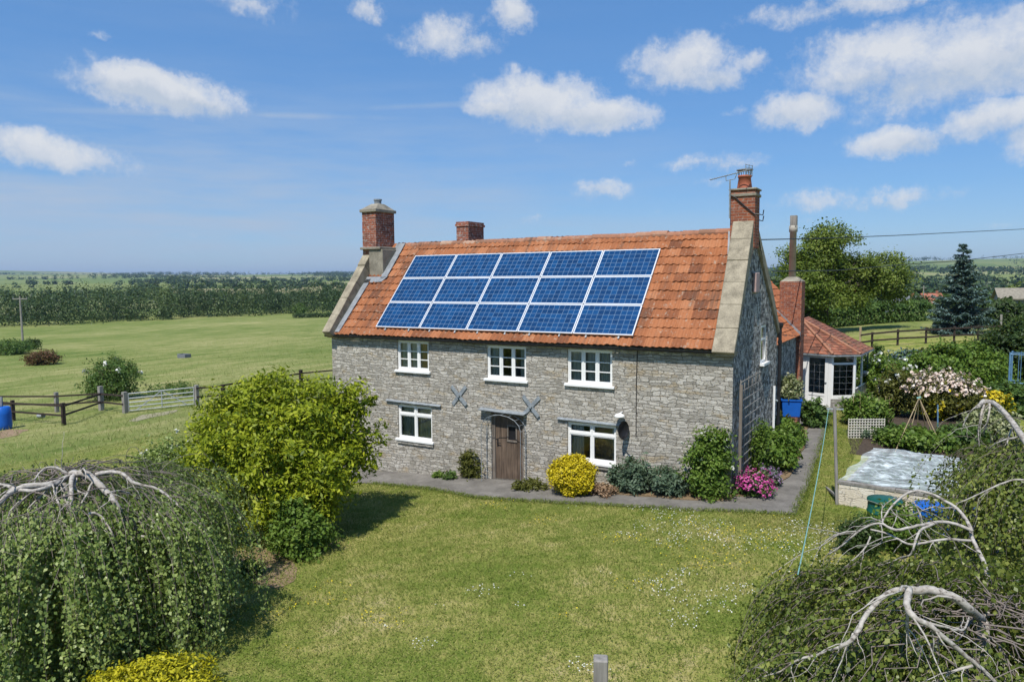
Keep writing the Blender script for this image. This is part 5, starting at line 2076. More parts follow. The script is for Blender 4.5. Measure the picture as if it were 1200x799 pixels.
# blue metal rose tower at the right edge
b_ = G(1196, 486)
t = thing('rose_tower', b_, 'blue painted metal rose tower among the garden plants', 'rose tower')
dd_ = depth_of(b_)
W_ = 26 * dd_ / FPX
Ht = float(Dp(1196, 413, dd_)[2]) - b_[2]
mb = MB()
cs = [(-.5, 0), (.5, -.15), (.65, .75), (-.35, .9)]
for x, y in cs:
    mb.tube([(b_[0] + x * W_, b_[1] + y * W_, b_[2]), (b_[0] + x * W_, b_[1] + y * W_, b_[2] + Ht)], .028, 6)
mb.build('leg', M['bluepaint'], t)
for zf in (.0, .5, .97):
    mb = MB()
    z = b_[2] + .05 + Ht * zf * .98
    for k in range(4):
        p, q2 = cs[k], cs[(k + 1) % 4]
        mb.tube([(b_[0] + p[0] * W_, b_[1] + p[1] * W_, z), (b_[0] + q2[0] * W_, b_[1] + q2[1] * W_, z)], .018, 5)
    mb.build('hoop', M['bluepaint'], t)
mb = MB()
for k in range(4):
    p, q2 = cs[k], cs[(k + 1) % 4]
    for u_ in (.33, .66):
        xx, yy = b_[0] + (p[0] + (q2[0] - p[0]) * u_) * W_, b_[1] + (p[1] + (q2[1] - p[1]) * u_) * W_
        mb.tube([(xx, yy, b_[2]), (xx, yy, b_[2] + Ht)], .010, 4)
mb.build('bars', M['bluepaint'], t)

# beds and bushes of the garden
shrub('leafy_plant', 'low green bean plants at the feet of the teepee', 1075, 530, 84, 26, L['bright'], .13, 260, 16, 130, clump=.2, cat='plant', stem=False)
shrub('leafy_plant', 'broad green vegetables between lattice and teepee', 1048, 522, 44, 24, L['mid'], .13, 130, 16, 131, clump=.2, cat='plant', stem=False)
shrub('leafy_plant', 'leafy crops right of the teepee beyond the netting', 1125, 528, 60, 30, L['mid'], .13, 190, 16, 132, clump=.2, cat='plant', stem=False)
shrub('seedling_row', 'thin grey-green seedlings in front of the pale lattice', 1014, 514, 36, 13, L['grey'], .08, 70, 12, 133, clump=.12, cat='plant', stem=False)
shrub('garden_shrub', 'green bush between porch and bamboo canes', 1014, 500, 52, 40, L['bright'], .13, 300, 20, 134, clump=.22)
shrub('garden_shrub', 'tall loose olive bush behind the bamboo canes', 1050, 490, 52, 66, L['olive'], .12, 240, 16, 135, clump=.26, flowers=(L['whitefl'], 22, .14, .5))
shrub('rambling_rose', 'big arching rose bush covered in pale pink blooms', 1108, 496, 108, 62, L['olive'], .11, 420, 18, 136, clump=.26, cat='rose bush', flowers=(L['pinkrose'], 420, .13, .62),
      lobes=[(-.55, 0, .62, .4, .6, .36), (0, 0, .55, .6, .8, .45), (.5, 0, .42, .5, .7, .34), (-.1, .2, .75, .6, .5, .22)])
shrub('yellow_shrub', 'yellow flowering bush in front of the pink roses', 1098, 494, 44, 40, L['goldgreen'], .11, 120, 16, 137, clump=.2, flowers=(L['yellowfl'], 190, .12, .4))
shrub('yellow_shrub', 'yellow flowering bush behind the bent grey branch', 1152, 492, 56, 38, L['goldgreen'], .11, 150, 16, 138, clump=.2, flowers=(L['yellowfl'], 300, .12, .5))
shrub('white_flower_shrub', 'pale leaved bush with white flowers behind the porch side bushes', 1036, 468, 66, 56, L['bright'], .16, 280, 16, 139, clump=.3, flowers=(L['whitefl'], 50, .2, .3))
shrub('conifer_shrub', 'narrow dark green conifer bush beyond the porch', 1028, 448, 30, 48, L['mid'], .13, 170, 18, 140, clump=.2, lobes=[(0, 0, .3, .9, .9, .3), (0, 0, .6, .6, .6, .3), (0, 0, .85, .3, .3, .18)])
shrub('round_shrub', 'large rounded light green bush before the blue spruce', 1122, 462, 116, 66, L['bright'], .17, 620, 20, 141, clump=.34)
shrub('round_shrub', 'olive tinted bush merging with the large light green bush', 1090, 452, 60, 44, L['olive'], .16, 220, 18, 142, clump=.3)
shrub('dark_bush', 'tall dark green bush crowding the garden beside the rose tower', 1182, 455, 76, 88, L['dark'], .17, 560, 20, 143, clump=.36)
shrub('dark_bush', 'mid green bush at the foot of the blue rose tower', 1180, 490, 70, 46, L['mid'], .14, 260, 18, 144, clump=.26)
shrub('dark_bush', 'blue-green low bush beyond the garden under the spruce', 1070, 438, 62, 30, L['spruce'], .17, 190, 18, 145, clump=.3)
shrub('garden_shrub', 'grey-leaved bush between pink roses and the weeping tree', 1160, 520, 60, 46, L['pale'], .12, 200, 18, 146, clump=.22)


# ================================================================ trees of the garden
def weeping(name, label, base, ztop, rad, nstr, leafs, mat, seed, arms, leaf=.055, zlow=.35, top_bare=.35, twig_r=.005, arc=(0, 2 * math.pi), n_arm=0, wdf=.75, centre=None, leaf_gap=.045, arm_r=.02, rear=0.0, drop=0.0, front=0.0, tip=None, side=5):
    """a weeping birch: trunk, bare arching limbs on top and hanging leafy strands"""
    base = np.asarray(base, float)
    c = np.asarray(centre if centre is not None else base, float)
    r = np.random.default_rng(seed)
    root = thing(name, base, label, 'tree')
    mb = MB()
    top = np.array([c[0], c[1], ztop - .12]) if tip is None else np.asarray(tip, float)
    mb.tube([base - [0, 0, .15], base + (top - base) * .35 + [.06, .04, 0], base + (top - base) * .7 + [-.04, .03, 0], top], [.12, .09, .07, .045], 9)
    mb.build('trunk', M['birch'], root, True)
    forks = MB()
    for pts, r0, r1 in arms:
        pts = [np.asarray(p, float) for p in pts]
        # smooth the limb and give it knuckles
        ctrl = [pts[0]] + pts + [pts[-1]]
        fine = []
        for i in range(1, len(ctrl) - 2):
            p0, p1, p2, p3 = ctrl[i - 1], ctrl[i], ctrl[i + 1], ctrl[i + 2]
            for s in range(4):
                t_ = s / 4
                fine.append(.5 * ((2 * p1) + (-p0 + p2) * t_ + (2 * p0 - 5 * p1 + 4 * p2 - p3) * t_ ** 2 + (-p0 + 3 * p1 - 3 * p2 + p3) * t_ ** 3))
        fine.append(pts[-1])
        n = len(fine)
        rads = [(r0 + (r1 - r0) * k / (n - 1)) * (1 + .025 * r.normal()) for k in range(n)]
        fine = [p + r.normal(size=3) * min(.004, r0 * .1) for p in fine]
        MB().tube(fine, rads, 8).build('limb', M['birch'], root, True)
        # side branches forking off the limb
        for _ in range(side):
            i = int(r.integers(max(1, n // 6), n))
            dd = unit(fine[min(i + 1, n - 1)] - fine[max(i - 1, 0)])
            dd = unit(dd + r.normal(size=3) * [.8, .8, .25])
            q = [fine[i]]
            ln_ = .25 + .6 * r.random()
            for _k in range(7):
                dd = unit(dd + [0, 0, -.16] + r.normal(size=3) * .22)
                q.append(q[-1] + dd * ln_ / 7)
            rb = max(.005, rads[i] * (.28 + .2 * r.random()))
            forks.tube(q, [rb * (1 - .8 * k / 8) for k in range(8)], 5, cap=False)
    if forks.v:
        forks.build('sprays', M['birch'], root, True)
    # random small arching limbs and hanging strands
    tw = MB()
    P, T = [], []
    starts = []
    for i in range(nstr):
        a_ = arc[0] + (arc[1] - arc[0]) * r.random()
        r0 = rad * (.15 + .85 * math.sqrt(r.random()))
        h0 = ztop - .10 - .42 * (r0 / rad) ** 2.2 + .07 * r.normal()
        lump = 1 + .13 * math.sin(a_ * 5 + seed) + .12 * math.sin(a_ * 11 + seed * 2) + .06 * r.normal()
        if math.sin(a_ * 8 + seed * 1.7) * math.sin(r0 * 4 + a_ * 3) > .72 and r.random() < .8:
            continue
        r0 *= lump * (1 - rear * max(0, math.cos(a_) * HV[0] + math.sin(a_) * HV[1]))
        fwd = max(0, math.cos(a_) * HV[0] + math.sin(a_) * HV[1])
        h0 -= drop * fwd * r0 / rad + front * (.5 - .5 * (math.cos(a_) * HV[0] + math.sin(a_) * HV[1]))
        p = np.array([c[0] + math.cos(a_) * r0, c[1] + math.sin(a_) * r0, h0])
        starts.append((a_, r0, p))
        dirv = np.array([math.cos(a_), math.sin(a_), .1]) * (.6 * (r0 / rad)) + r.normal(size=3) * .2
        gz_ = float(ground(p[0], p[1]))
        zend = gz_ + zlow + (1.1 * r.random() ** 1.6) * (1 if r0 > rad * .6 else 1.4)
        pts = [p]
        d_ = unit(dirv + np.array([0, 0, -.25]))
        step = .14
        k = 0
        while pts[-1][2] > zend and k < 26:
            d_ = unit(d_ + np.array([0, 0, -.30]) + r.normal(size=3) * .10)
            pts.append(pts[-1] + d_ * step)
            k += 1
        if len(pts) < 3:
            continue
        n = len(pts)
        tw.tube(pts, [twig_r * (1 - .75 * k / n) for k in range(n)], 3, cap=False)
        pts = np.array(pts)
        m = max(2, int((n - 1) * step / leaf_gap * leafs))
        u = np.sort(r.random(m)) * (n - 1)
        u = u[(ztop - np.interp(u, np.arange(n), pts[:, 2])) > top_bare * (.25 + r.random(len(u)))]
        q = np.stack([np.interp(u, np.arange(n), pts[:, j]) for j in range(3)], 1) + r.normal(size=(len(u), 3)) * .05
        P.append(q)
        T.append(np.tile([math.cos(a_), math.sin(a_), .45], (len(u), 1)))
    # thin arching spurs from the top
    for i in range(n_arm):
        a_ = arc[0] + (arc[1] - arc[0]) * r.random()
        rr_ = rad * (.25 + .75 * r.random())
        pts = []
        for k in range(8):
            u = k / 7
            if k == 0:
                o_ = np.array([r.normal(), r.normal()]) * rad * .22
            q = np.array([c[0] + o_[0] + math.cos(a_) * rr_ * u, c[1] + o_[1] + math.sin(a_) * rr_ * u, ztop - .10 - front * .5 + .10 * math.sin(u * 2.2) - .55 * u ** 2.5 * (rr_ / rad)])
            q += r.normal(size=3) * .03
            pts.append(q)
            a_ += r.normal() * .16
        tw.tube(pts, [arm_r * (.6 + .8 * r.random()) * (1 - .75 * k / 8) for k in range(8)], 4, cap=False)
    tw.build('branch', M['twig'], root, True)
    P = np.concatenate(P)
    T = np.concatenate(T)
    n = len(P)
    ln = leaf * (.65 + .7 * r.random(n))
    tone = .5 + .18 * np.sin(P[:, 0] * 3.1 + P[:, 2] * 2) * np.sin(P[:, 1] * 2.7) + .22 * r.normal(size=n)
    leaf_mesh('crown', P, T * .8 + r.normal(size=(n, 3)) * .6 + [0, 0, .2], ln, ln * wdf, np.clip(tone, 0, 1), mat, root, axis=r.normal(size=(n, 3)) * .5 + [0, 0, -1])
    return root


# left birch ------------------------------------------------------------
bl = G(58, 792)
bl = gp(*(Zp(85, 556, 2.55)[:2] + np.array([-.05, .35])))
topc = Zp(86, 556, 2.6)


def ZP(l):
    return [Zp(*p) for p in l]


armsL = [
    (ZP([(84, 556, 2.62), (97, 554, 2.66), (108, 560, 2.62), (120, 572, 2.5), (131, 583, 2.38), (140, 598, 2.2), (146, 613, 2.0)]), .060, .032),
    (ZP([(146, 602, 2.14), (157, 612, 2.0), (162, 631, 1.7)]), .028, .016),
    (ZP([(87, 553, 2.64), (83, 568, 2.58), (84, 590, 2.38)]), .045, .022),
    (ZP([(84, 556, 2.60), (62, 567, 2.58), (34, 569, 2.6), (14, 576, 2.55), (0, 588, 2.48), (-22, 606, 2.3)]), .050, .030),
    (ZP([(70, 565, 2.58), (45, 574, 2.55), (24, 574, 2.56), (4, 568, 2.6), (-20, 569, 2.5)]), .030, .024),
    (ZP([(80, 555, 2.64), (66, 548, 2.74), (52, 549, 2.74), (40, 562, 2.62)]), .022, .012),
    (ZP([(112, 556, 2.62), (132, 553, 2.64), (145, 556, 2.62), (158, 566, 2.5), (180, 571, 2.42), (197, 581, 2.3), (214, 596, 2.1)]), .034, .014),
    (ZP([(104, 602, 2.25), (112, 601, 2.25), (122, 609, 2.15), (133, 628, 1.95), (139, 649, 1.6)]), .020, .010),
    (ZP([(165, 628, 1.85), (183, 631, 1.8), (203, 640, 1.65)]), .018, .010),
    (ZP([(68, 566, 2.56), (65, 580, 2.45), (70, 592, 2.35), (77, 606, 2.1)]), .024, .010),
    (ZP([(90, 560, 2.6), (88, 572, 2.5), (100, 578, 2.45), (107, 570, 2.5)]), .018, .010),
    (ZP([(60, 570, 2.55), (46, 583, 2.42), (33, 595, 2.3)]), .020, .010),
    (ZP([(126, 578, 2.45), (138, 575, 2.45), (152, 577, 2.38)]), .018, .008),
]
weeping('weeping_birch', 'weeping birch with white bare limbs spread on top beside the lime green tree', bl, 2.62, 2.05, 1000, 3.1, L['birch'], 201, armsL, leaf=.054, zlow=.05, top_bare=.55, n_arm=40, arm_r=.010, centre=[topc[0] - .35, topc[1], 0])

# right birch -----------------------------------------------------------
Z0 = 2.95
apR = Zp(1065, 692, Z0)
cR = 0.5 * (Zp(1065, 692, Z0) + Zp(1130, 622, Z0))
cR = cR + np.array([.25, .0, 0])
brt = gp(cR[0] + .35, cR[1] + .1)
armsR = [
    (ZP([(1150, 726, 2.55), (1137, 714, 2.78), (1115, 698, 2.92), (1092, 692, 2.96), (1064, 691, 2.98)]), 0.0374, 0.0330),
    (ZP([(1066, 690, 2.98), (1046, 692, 2.95), (1032, 702, 2.9), (1014, 722, 2.78), (1003, 744, 2.66), (984, 758, 2.55)]), 0.0255, 0.0158),
    (ZP([(1014, 722, 2.78), (1000, 745, 2.6), (1003, 770, 2.35), (1006, 795, 2.15)]), 0.0114, 0.0062),
    (ZP([(984, 758, 2.55), (960, 766, 2.4), (935, 773, 2.3), (915, 786, 2.15), (893, 793, 2.05)]), 0.0123, 0.0053),
    (ZP([(1065, 690, 3.0), (1063, 708, 2.96), (1070, 722, 2.9), (1086, 731, 2.84), (1104, 745, 2.75), (1126, 764, 2.6), (1144, 778, 2.5), (1168, 800, 2.35)]), 0.0282, 0.0158),
    (ZP([(1064, 712, 2.92), (1063, 735, 2.75), (1066, 752, 2.6), (1080, 768, 2.45), (1094, 795, 2.2)]), 0.0123, 0.0062),
    (ZP([(1086, 729, 2.84), (1106, 734, 2.8), (1128, 738, 2.72), (1136, 722, 2.75)]), 0.0106, 0.0070),
    (ZP([(1146, 725, 2.6), (1160, 746, 2.4), (1174, 760, 2.3), (1190, 792, 2.05)]), 0.0114, 0.0053),
    (ZP([(1140, 780, 2.5), (1118, 786, 2.45), (1098, 800, 2.3)]), 0.0132, 0.0079),
    (ZP([(1000, 742, 2.65), (985, 775, 2.35), (975, 800, 2.15)]), 0.0088, 0.0044),
    # rear limbs
    (ZP([(1156, 722, 2.42), (1160, 690, 2.5), (1152, 655, 2.66), (1140, 632, 2.78), (1137, 618, 2.88), (1126, 600, 2.98), (1110, 588, 3.05), (1090, 578, 3.1), (1072, 575, 3.1), (1055, 583, 3.05), (1040, 600, 2.95), (1031, 617, 2.8)]), 0.0242, 0.0097),
    (ZP([(1140, 622, 2.88), (1120, 614, 2.92), (1100, 611, 2.95), (1075, 616, 2.95), (1050, 621, 2.92), (1030, 613, 2.95), (1010, 620, 2.85), (988, 638, 2.65), (970, 650, 2.5)]), 0.0198, 0.0079),
    (ZP([(1098, 612, 2.95), (1078, 622, 2.92), (1071, 640, 2.8), (1066, 650, 2.7), (1048, 657, 2.62), (1036, 676, 2.4)]), 0.0150, 0.0062),
    (ZP([(1140, 634, 2.76), (1110, 632, 2.8), (1082, 636, 2.78), (1064, 637, 2.78), (1040, 625, 2.85), (1020, 620, 2.88)]), 0.0150, 0.0097),
    (ZP([(1071, 640, 2.78), (1073, 658, 2.6), (1075, 675, 2.4)]), 0.0079, 0.0035),
    (ZP([(1020, 628, 2.8), (1015, 640, 2.7), (1004, 652, 2.6), (985, 668, 2.4), (970, 672, 2.35)]), 0.0097, 0.0044),
    (ZP([(1035, 615, 2.85), (1034, 595, 2.95), (1050, 582, 3.0)]), 0.0070, 0.0044),
    (ZP([(1072, 576, 3.08), (1071, 588, 3.0), (1078, 600, 2.9)]), 0.0070, 0.0035),
    (ZP([(1008, 622, 2.85), (985, 625, 2.8), (962, 640, 2.62), (940, 648, 2.5), (905, 672, 2.3)]), 0.0062, 0.0026),
]
weeping('weeping_birch', 'weeping birch with thick peeling white limbs in front of the plastic barrels', brt, 2.88, 1.62, 1400, 3.2, L['birch2'], 202, armsR, leaf=.046, zlow=.1, top_bare=.14, n_arm=55, centre=[cR[0] - HV[0] * .35, cR[1] - HV[1] * .35, 0], arm_r=.0075, rear=.0, drop=.05, front=.42, tip=Zp(1152, 728, 2.50))

shrub('garden_shrub', 'fresh green sprig bush in front of the dark green bin', 1056, 652, 84, 66, L['bright'], .08, 170, 14, 147, clump=.15, shoots=26, uneven=.4)

shrub('garden_shrub', 'dark twiggy bush at the left of the dark green bin', 1006, 652, 52, 46, L['dark'], .07, 150, 16, 148, clump=.14, shoots=24, uneven=.4)

# weeping tree at the right edge
zt3 = 3.15
c3 = Zp(1192, 498, zt3)
arms3 = [(ZP([(1225, 560, 2.5), (1205, 523, 2.95), (1190, 500, 3.1), (1176, 482, 3.25), (1164, 472, 3.3), (1153, 470, 3.3), (1146, 477, 3.25)]), 0.0510, 0.0330),
         (ZP([(1153, 471, 3.28), (1150, 486, 3.1), (1146, 508, 2.75)]), 0.0270, 0.0150),
         (ZP([(1160, 473, 3.28), (1158, 490, 3.05), (1152, 510, 2.7)]), 0.0180, 0.0108),
         (ZP([(1146, 477, 3.25), (1136, 484, 3.1), (1128, 500, 2.85)]), 0.0150, 0.0072),
         (ZP([(1196, 508, 3.0), (1190, 500, 3.05), (1184, 506, 2.95), (1180, 520, 2.8)]), 0.0180, 0.0108),
         (ZP([(1215, 565, 2.75), (1190, 562, 2.75), (1165, 570, 2.7), (1145, 580, 2.55), (1120, 590, 2.4)]), 0.0156, 0.0072)]
weeping('weeping_tree', 'weeping tree with one bent grey branch behind the peeling birch', gp(c3[0] + .2, c3[1]), zt3 - .2, 1.05, 480, 2.2, L['birch2'], 203, arms3, leaf=.062, zlow=.25, top_bare=.2, n_arm=14, arm_r=.008, centre=[c3[0] + .42, c3[1] - .1, 0])

# lime green tree -------------------------------------------------------
tb_ = G(332, 640)
S_ = depth_of(tb_) / FPX


def LB(px, py, dd, rw, rd, rh):
    """lobe centred at pixel px,py at depth offset dd; radii in pixels"""
    p = Dp(px, py, depth_of(tb_) + dd)
    s = (depth_of(tb_) + dd) / FPX
    q = p - tb_
    return (q[0], q[1], q[2], rw * s, rd * s, rh * s)


lime = [LB(325, 520, .8, 80, 80, 42), LB(290, 500, 1.0, 62, 60, 36), LB(355, 480, 1.2, 62, 62, 34), LB(310, 462, 1.5, 42, 45, 24), LB(398, 505, 1.2, 40, 46, 34), LB(245, 530, .8, 34, 40, 28),
        LB(380, 550, .3, 48, 46, 26), LB(280, 555, .3, 46, 44, 30), LB(335, 575, .1, 46, 44, 22), LB(415, 470, 1.4, 18, 24, 16), LB(265, 478, 1.4, 22, 28, 14), LB(405, 540, .8, 28, 34, 22), LB(232, 560, .7, 30, 34, 24), LB(250, 590, .3, 32, 34, 22), LB(310, 600, .1, 34, 34, 20), LB(376, 590, .2, 30, 30, 18)]
tree('lime_green_tree', 'broad low tree with lime green leaves in front of the farmhouse corner', tb_, .7, .085, [tuple(q[:3]) + tuple(.92 * z for z in q[3:]) for q in lime], 820, 54, .25, .125, L['lime'], 'tree', 301, nlimb=26, shell=.6, wdf=.42, uneven=.42, shoots=46)
shrub('rose_bush', 'dark green low bush under the front of the lime green tree', 350, 652, 80, 76, L['bright'], .09, 260, 22, 302, clump=.2, cat='shrub', push=.3, shoots=30, uneven=.45, shell=.3,
      lobes=[(0, 0, .28, 1, 1, .3), (-.4, 0, .55, .5, .6, .3), (.35, 0, .48, .55, .6, .28), (-.1, .2, .8, .4, .4, .2)])
shrub('rose_bush', 'small dark bush between the lime green tree and the birch', 262, 628, 44, 42, L['dark'], .09, 140, 22, 303, clump=.17, cat='shrub')
shrub('weed_tuft', 'green weed on the bare earth below the lime green tree', 292, 676, 26, 16, L['mid'], .09, 34, 16, 304, clump=.1, cat='weed', stem=False)
shrub('elder_bush', 'loose green elder bush with white flower heads beside the birch', 196, 595, 96, 88, L['birch'], .10, 430, 24, 305, clump=.28, cat='shrub', flowers=(L['whitefl'], 30, .11, .55))
shrub('golden_bush', 'yellow green bush growing beneath the weeping birch', 182, 806, 168, 62, L['goldgreen'], .06, 620, 34, 306, clump=.13, cat='shrub', base=G(180, 838), push=.15, wdf=.5,
      lobes=[(0, 0, .45, 1, 1, .5), (-.5, 0, .4, .5, .6, .42), (.3, 0, .62, .5, .5, .42), (-.1, .1, .72, .4, .4, .32)])

# ================================================================ beyond the garden
# big broadleaf tree and the spruce
bt = G(966, 406)
bt = CAM + (bt - CAM) * (60 / depth_of(bt))
bt = gp(bt[0], bt[1])
D60 = depth_of(bt)


def LBT(px, py, dd, rw, rd, rh):
    p = Dp(px, py, D60 + dd)
    s = (D60 + dd) / FPX
    q = p - bt
    return (q[0], q[1], q[2], rw * s, rd * s, rh * s)


big = [LBT(960, 300, 0, 34, 34, 22), LBT(975, 280, 0, 26, 26, 16), LBT(945, 325, -1, 30, 30, 22), LBT(985, 318, 1, 28, 30, 20), LBT(930, 350, 0, 20, 24, 24), LBT(965, 345, -1, 30, 30, 18), LBT(1000, 345, 0, 20, 24, 12),
       LBT(1012, 312, 0, 18, 22, 14), LBT(1040, 318, 1, 24, 26, 22), LBT(1046, 338, 1, 20, 24, 16), LBT(1030, 328, 0, 18, 20, 16), LBT(925, 305, 0, 12, 16, 14), LBT(950, 375, 0, 22, 22, 20), LBT(935, 395, 0, 18, 18, 18)]
tree('broadleaf_tree', 'large broadleaf tree standing behind the wing chimney', bt, 3.6, .30, [tuple(q[:3]) + tuple(.86 * z for z in q[3:]) for q in big], 520, 95, .75, .21, L['broad'], 'tree', 401, nlimb=44, shell=.62, wdf=.6)

sp = G(1124, 408)
sp = CAM + (sp - CAM) * (54 / depth_of(sp))
sp = gp(sp[0], sp[1])
Hs = float(Dp(1125, 284, depth_of(sp))[2]) - sp[2]
root = thing('blue_spruce', sp, 'blue-green spruce with a pointed top beyond the garden', 'tree')
r = np.random.default_rng(411)
P, N_, A_, RR = [], [], [], []
tk = MB()
tk.tube([sp - [0, 0, .2], sp + [.02, 0, Hs * .5], sp + [0, 0, Hs * .98]], [.16, .09, .015], 7)
nw = 17
for k in range(nw):
    zf = .08 + .88 * (k / (nw - 1)) ** .9
    z = Hs * zf
    rad = (1 - zf) ** .82 * Hs * .36 + .08
    nb = int(6 + 6 * (1 - zf))
    a0_ = r.random() * 6.28
    for b in range(nb):
        a_ = a0_ + 2 * math.pi * b / nb + r.normal() * .18
        R_ = rad * (.72 + .5 * r.random())
        z0 = z + r.normal() * .1
        tip = np.array([math.cos(a_) * R_, math.sin(a_) * R_, z0 - .10 * R_])
        mid_ = np.array([math.cos(a_) * R_ * .5, math.sin(a_) * R_ * .5, z0 - .12 * R_])
        tk.tube([sp + [0, 0, z0], sp + mid_, sp + tip], [.03, .02, .006], 4, cap=False)
        m = int(70 * R_ + 26)
        u = r.random(m) ** .7
        q = np.outer(u, tip) + np.outer(np.sin(u * math.pi) * .06 * R_, [0, 0, -1.6]) + [0, 0, 0]
        q[:, 2] += (1 - u) * z0 * 1.0 - 0
        q[:, 2] = z0 - .10 * R_ * u - .12 * R_ * np.sin(u * math.pi)
        w_ = .26 * R_ * (1 - .65 * u) + .07
        side = r.normal(size=m) * w_ * .55
        q += np.outer(side, [-math.sin(a_), math.cos(a_), 0]) + np.stack([np.zeros(m), np.zeros(m), -np.abs(side) * .25 + r.normal(size=m) * .05], 1)
        P.append(q + sp)
        N_.append(r.normal(size=(m, 3)) * .45 + [0, 0, 1])
        A_.append(np.outer(np.ones(m), [math.cos(a_), math.sin(a_), -.1]) + np.outer(np.sign(side) * .8, [-math.sin(a_), math.cos(a_), 0]))
        RR.append(np.clip(.35 + .4 * u + .18 * r.normal(size=m), 0, 1))
P, N_, A_, RR = map(np.concatenate, (P, N_, A_, RR))
leaf_mesh('crown', P, N_, .26, .085, RR, L['spruce'], root, axis=A_)
tk.build('trunk', M['bark'], root, True)


def hedge(name, label, a, b, h, w, n, leaf, mat, seed, cat='hedge', group=None):
    r = np.random.default_rng(seed)
    a, b = np.asarray(a, float), np.asarray(b, float)
    root = thing(name, gp(*((a + b) / 2)[:2]), label, cat, group)
    u = r.random(n)
    d = (b - a)[:2]
    nrm2 = np.array([-d[1], d[0]]) / np.linalg.norm(d)
    t_ = r.random(n) * 2 - 1
    zz = r.random(n)
    face = r.random(n)
    t_ = np.where(face < .5, np.sign(t_) * (.8 + .2 * r.random(n)), t_)
    zz = np.where(face < .5, zz, .85 + .15 * r.random(n))
    hh = h * (1 + .12 * np.sin(u * 23) + .08 * np.sin(u * 61))
    x = a[0] + d[0] * u + nrm2[0] * t_ * w / 2
    y = a[1] + d[1] * u + nrm2[1] * t_ * w / 2
    z = ground(x, y) + zz * hh
    p = np.stack([x, y, z], 1) + r.normal(size=(n, 3)) * leaf * .4
    nn_ = np.stack([nrm2[0] * t_, nrm2[1] * t_, zz], 1) + r.normal(size=(n, 3)) * .5
    leaf_mesh('foliage', p, nn_, leaf * (.6 + .8 * r.random(n)), leaf * .55, np.clip(.5 + .15 * np.sin(u * 40) + .2 * r.normal(size=n), 0, 1), mat, root)
    mb = MB()
    k = max(4, int(np.linalg.norm(d) / 1.2))
    for i in range(k):
        q = gp(*(a[:2] + d * (i + .5) / k))
        mb.tube([q - [0, 0, .1], q + [0, 0, h * .7]], [.05, .02], 5, cap=False)
    mb.build('stem', M['bark'], root)
    return root


def at_depth(px, depth):
    p = CAM + ray(px, 399) * depth
    return gp(p[0], p[1])


hedge('field_hedge', 'long trimmed hedge beyond the rail fence and the broadleaf tree', at_depth(940, 67), at_depth(1084, 72), 1.7, 1.8, 9000, .30, L['mid'], 421)
hedge('field_hedge', 'hedge behind the blue spruce at the garden end', at_depth(1095, 62), at_depth(1230, 58), 2.0, 2.4, 8000, .30, L['dark'], 422)


def fence(name, label, posts, heights, rails, mat, pw=.11, rail=(.035, .10), mats=None, cat='fence', group=None):
    root = thing(name, posts[0], label, cat, group)
    tops = []
    for k, p in enumerate(posts):
        p = np.asarray(p, float)
        h = heights[k] if isinstance(heights, (list, tuple)) else heights
        q = p + [0, 0, h]
        mb = MB().beam(p - [0, 0, .15], q, pw, pw, up=(0, 1, 0))
        mb.build('post', mats[k] if mats else mat, root, bevel=.008)
    for k in range(len(posts) - 1):
        for z in rails:
            a, b = np.asarray(posts[k], float), np.asarray(posts[k + 1], float)
            d = unit(b - a)
            sd = np.array([d[1], -d[0], 0]) * (pw / 2 + rail[0] / 2)
            e = RNG.normal() * .012
            MB().beam(a + sd + [0, 0, z + e] - d * .05, b + sd + [0, 0, z - e] + d * .05, rail[0], rail[1]).build('rail', mat, root)
    return root


fp = [G(px, py) for px, py in ((-30, 488), (16, 493), (75, 498), (119, 481))]
fence('rail_fence', 'dark stained rail fence angled round the paddock corner left of the metal gate', fp, [1.25, 1.2, 1.2, 1.35], (.55, 1.05), M['fence'], pw=.17)
fence('rail_fence', 'dark rail fence run behind the corner with one wide grey post', [G(-6, 482), G(67, 483), G(119, 479.5)], [1.1, 1.25, 1.2], (.5, 1.0), M['fence'], pw=.2, mats=[M['fence'], M['greywood'], M['fence']])
g0, g1 = G(147, 484), G(231, 475)
fence('rail_fence', 'short dark fence joining the paddock corner to the metal gate', [G(119, 481), g0], [1.5, 1.25], (.55, 1.05), M['fence'], pw=.24, mats=[M['greywood'], M['greywood']])
fence('rail_fence', 'weathered rail fence from the metal gate towards the farmhouse', [g1, G(262, 471), G(300, 464), G(353, 455), G(396, 450)], [1.25, 1.1, 1.15, 1.3, 1.2], (.5, 1.05), M['fence'], pw=.2, mats=[M['greywood'], M['fence'], M['fence'], M['fence'], M['fence']])
t = thing('field_gate', g0, 'galvanised five bar metal gate into the field', 'gate')
dv = g1 - g0
a_, b_ = g0 + dv * .05, g1 - dv * .04
fr = MB()
hz = 1.12
for z in (.12, .36, .60, .84, hz):
    fr.tube([a_ + [0, 0, z], b_ + [0, 0, z]], .034, 6)
for u_ in (0, .5, 1):
    p = a_ + (b_ - a_) * u_
    fr.tube([p + [0, 0, .1], p + [0, 0, hz + .02]], .034, 6)
fr.build('frame', M['galv'], t)
m_ = a_ + (b_ - a_) * .5
mb = MB()
mb.tube([m_ + [0, 0, hz], a_ + (b_ - a_) * .12 + [0, 0, .14]], .028, 5)
mb.tube([m_ + [0, 0, hz], a_ + (b_ - a_) * .88 + [0, 0, .14]], .028, 5)
mb.build('brace', M['galv'], t)

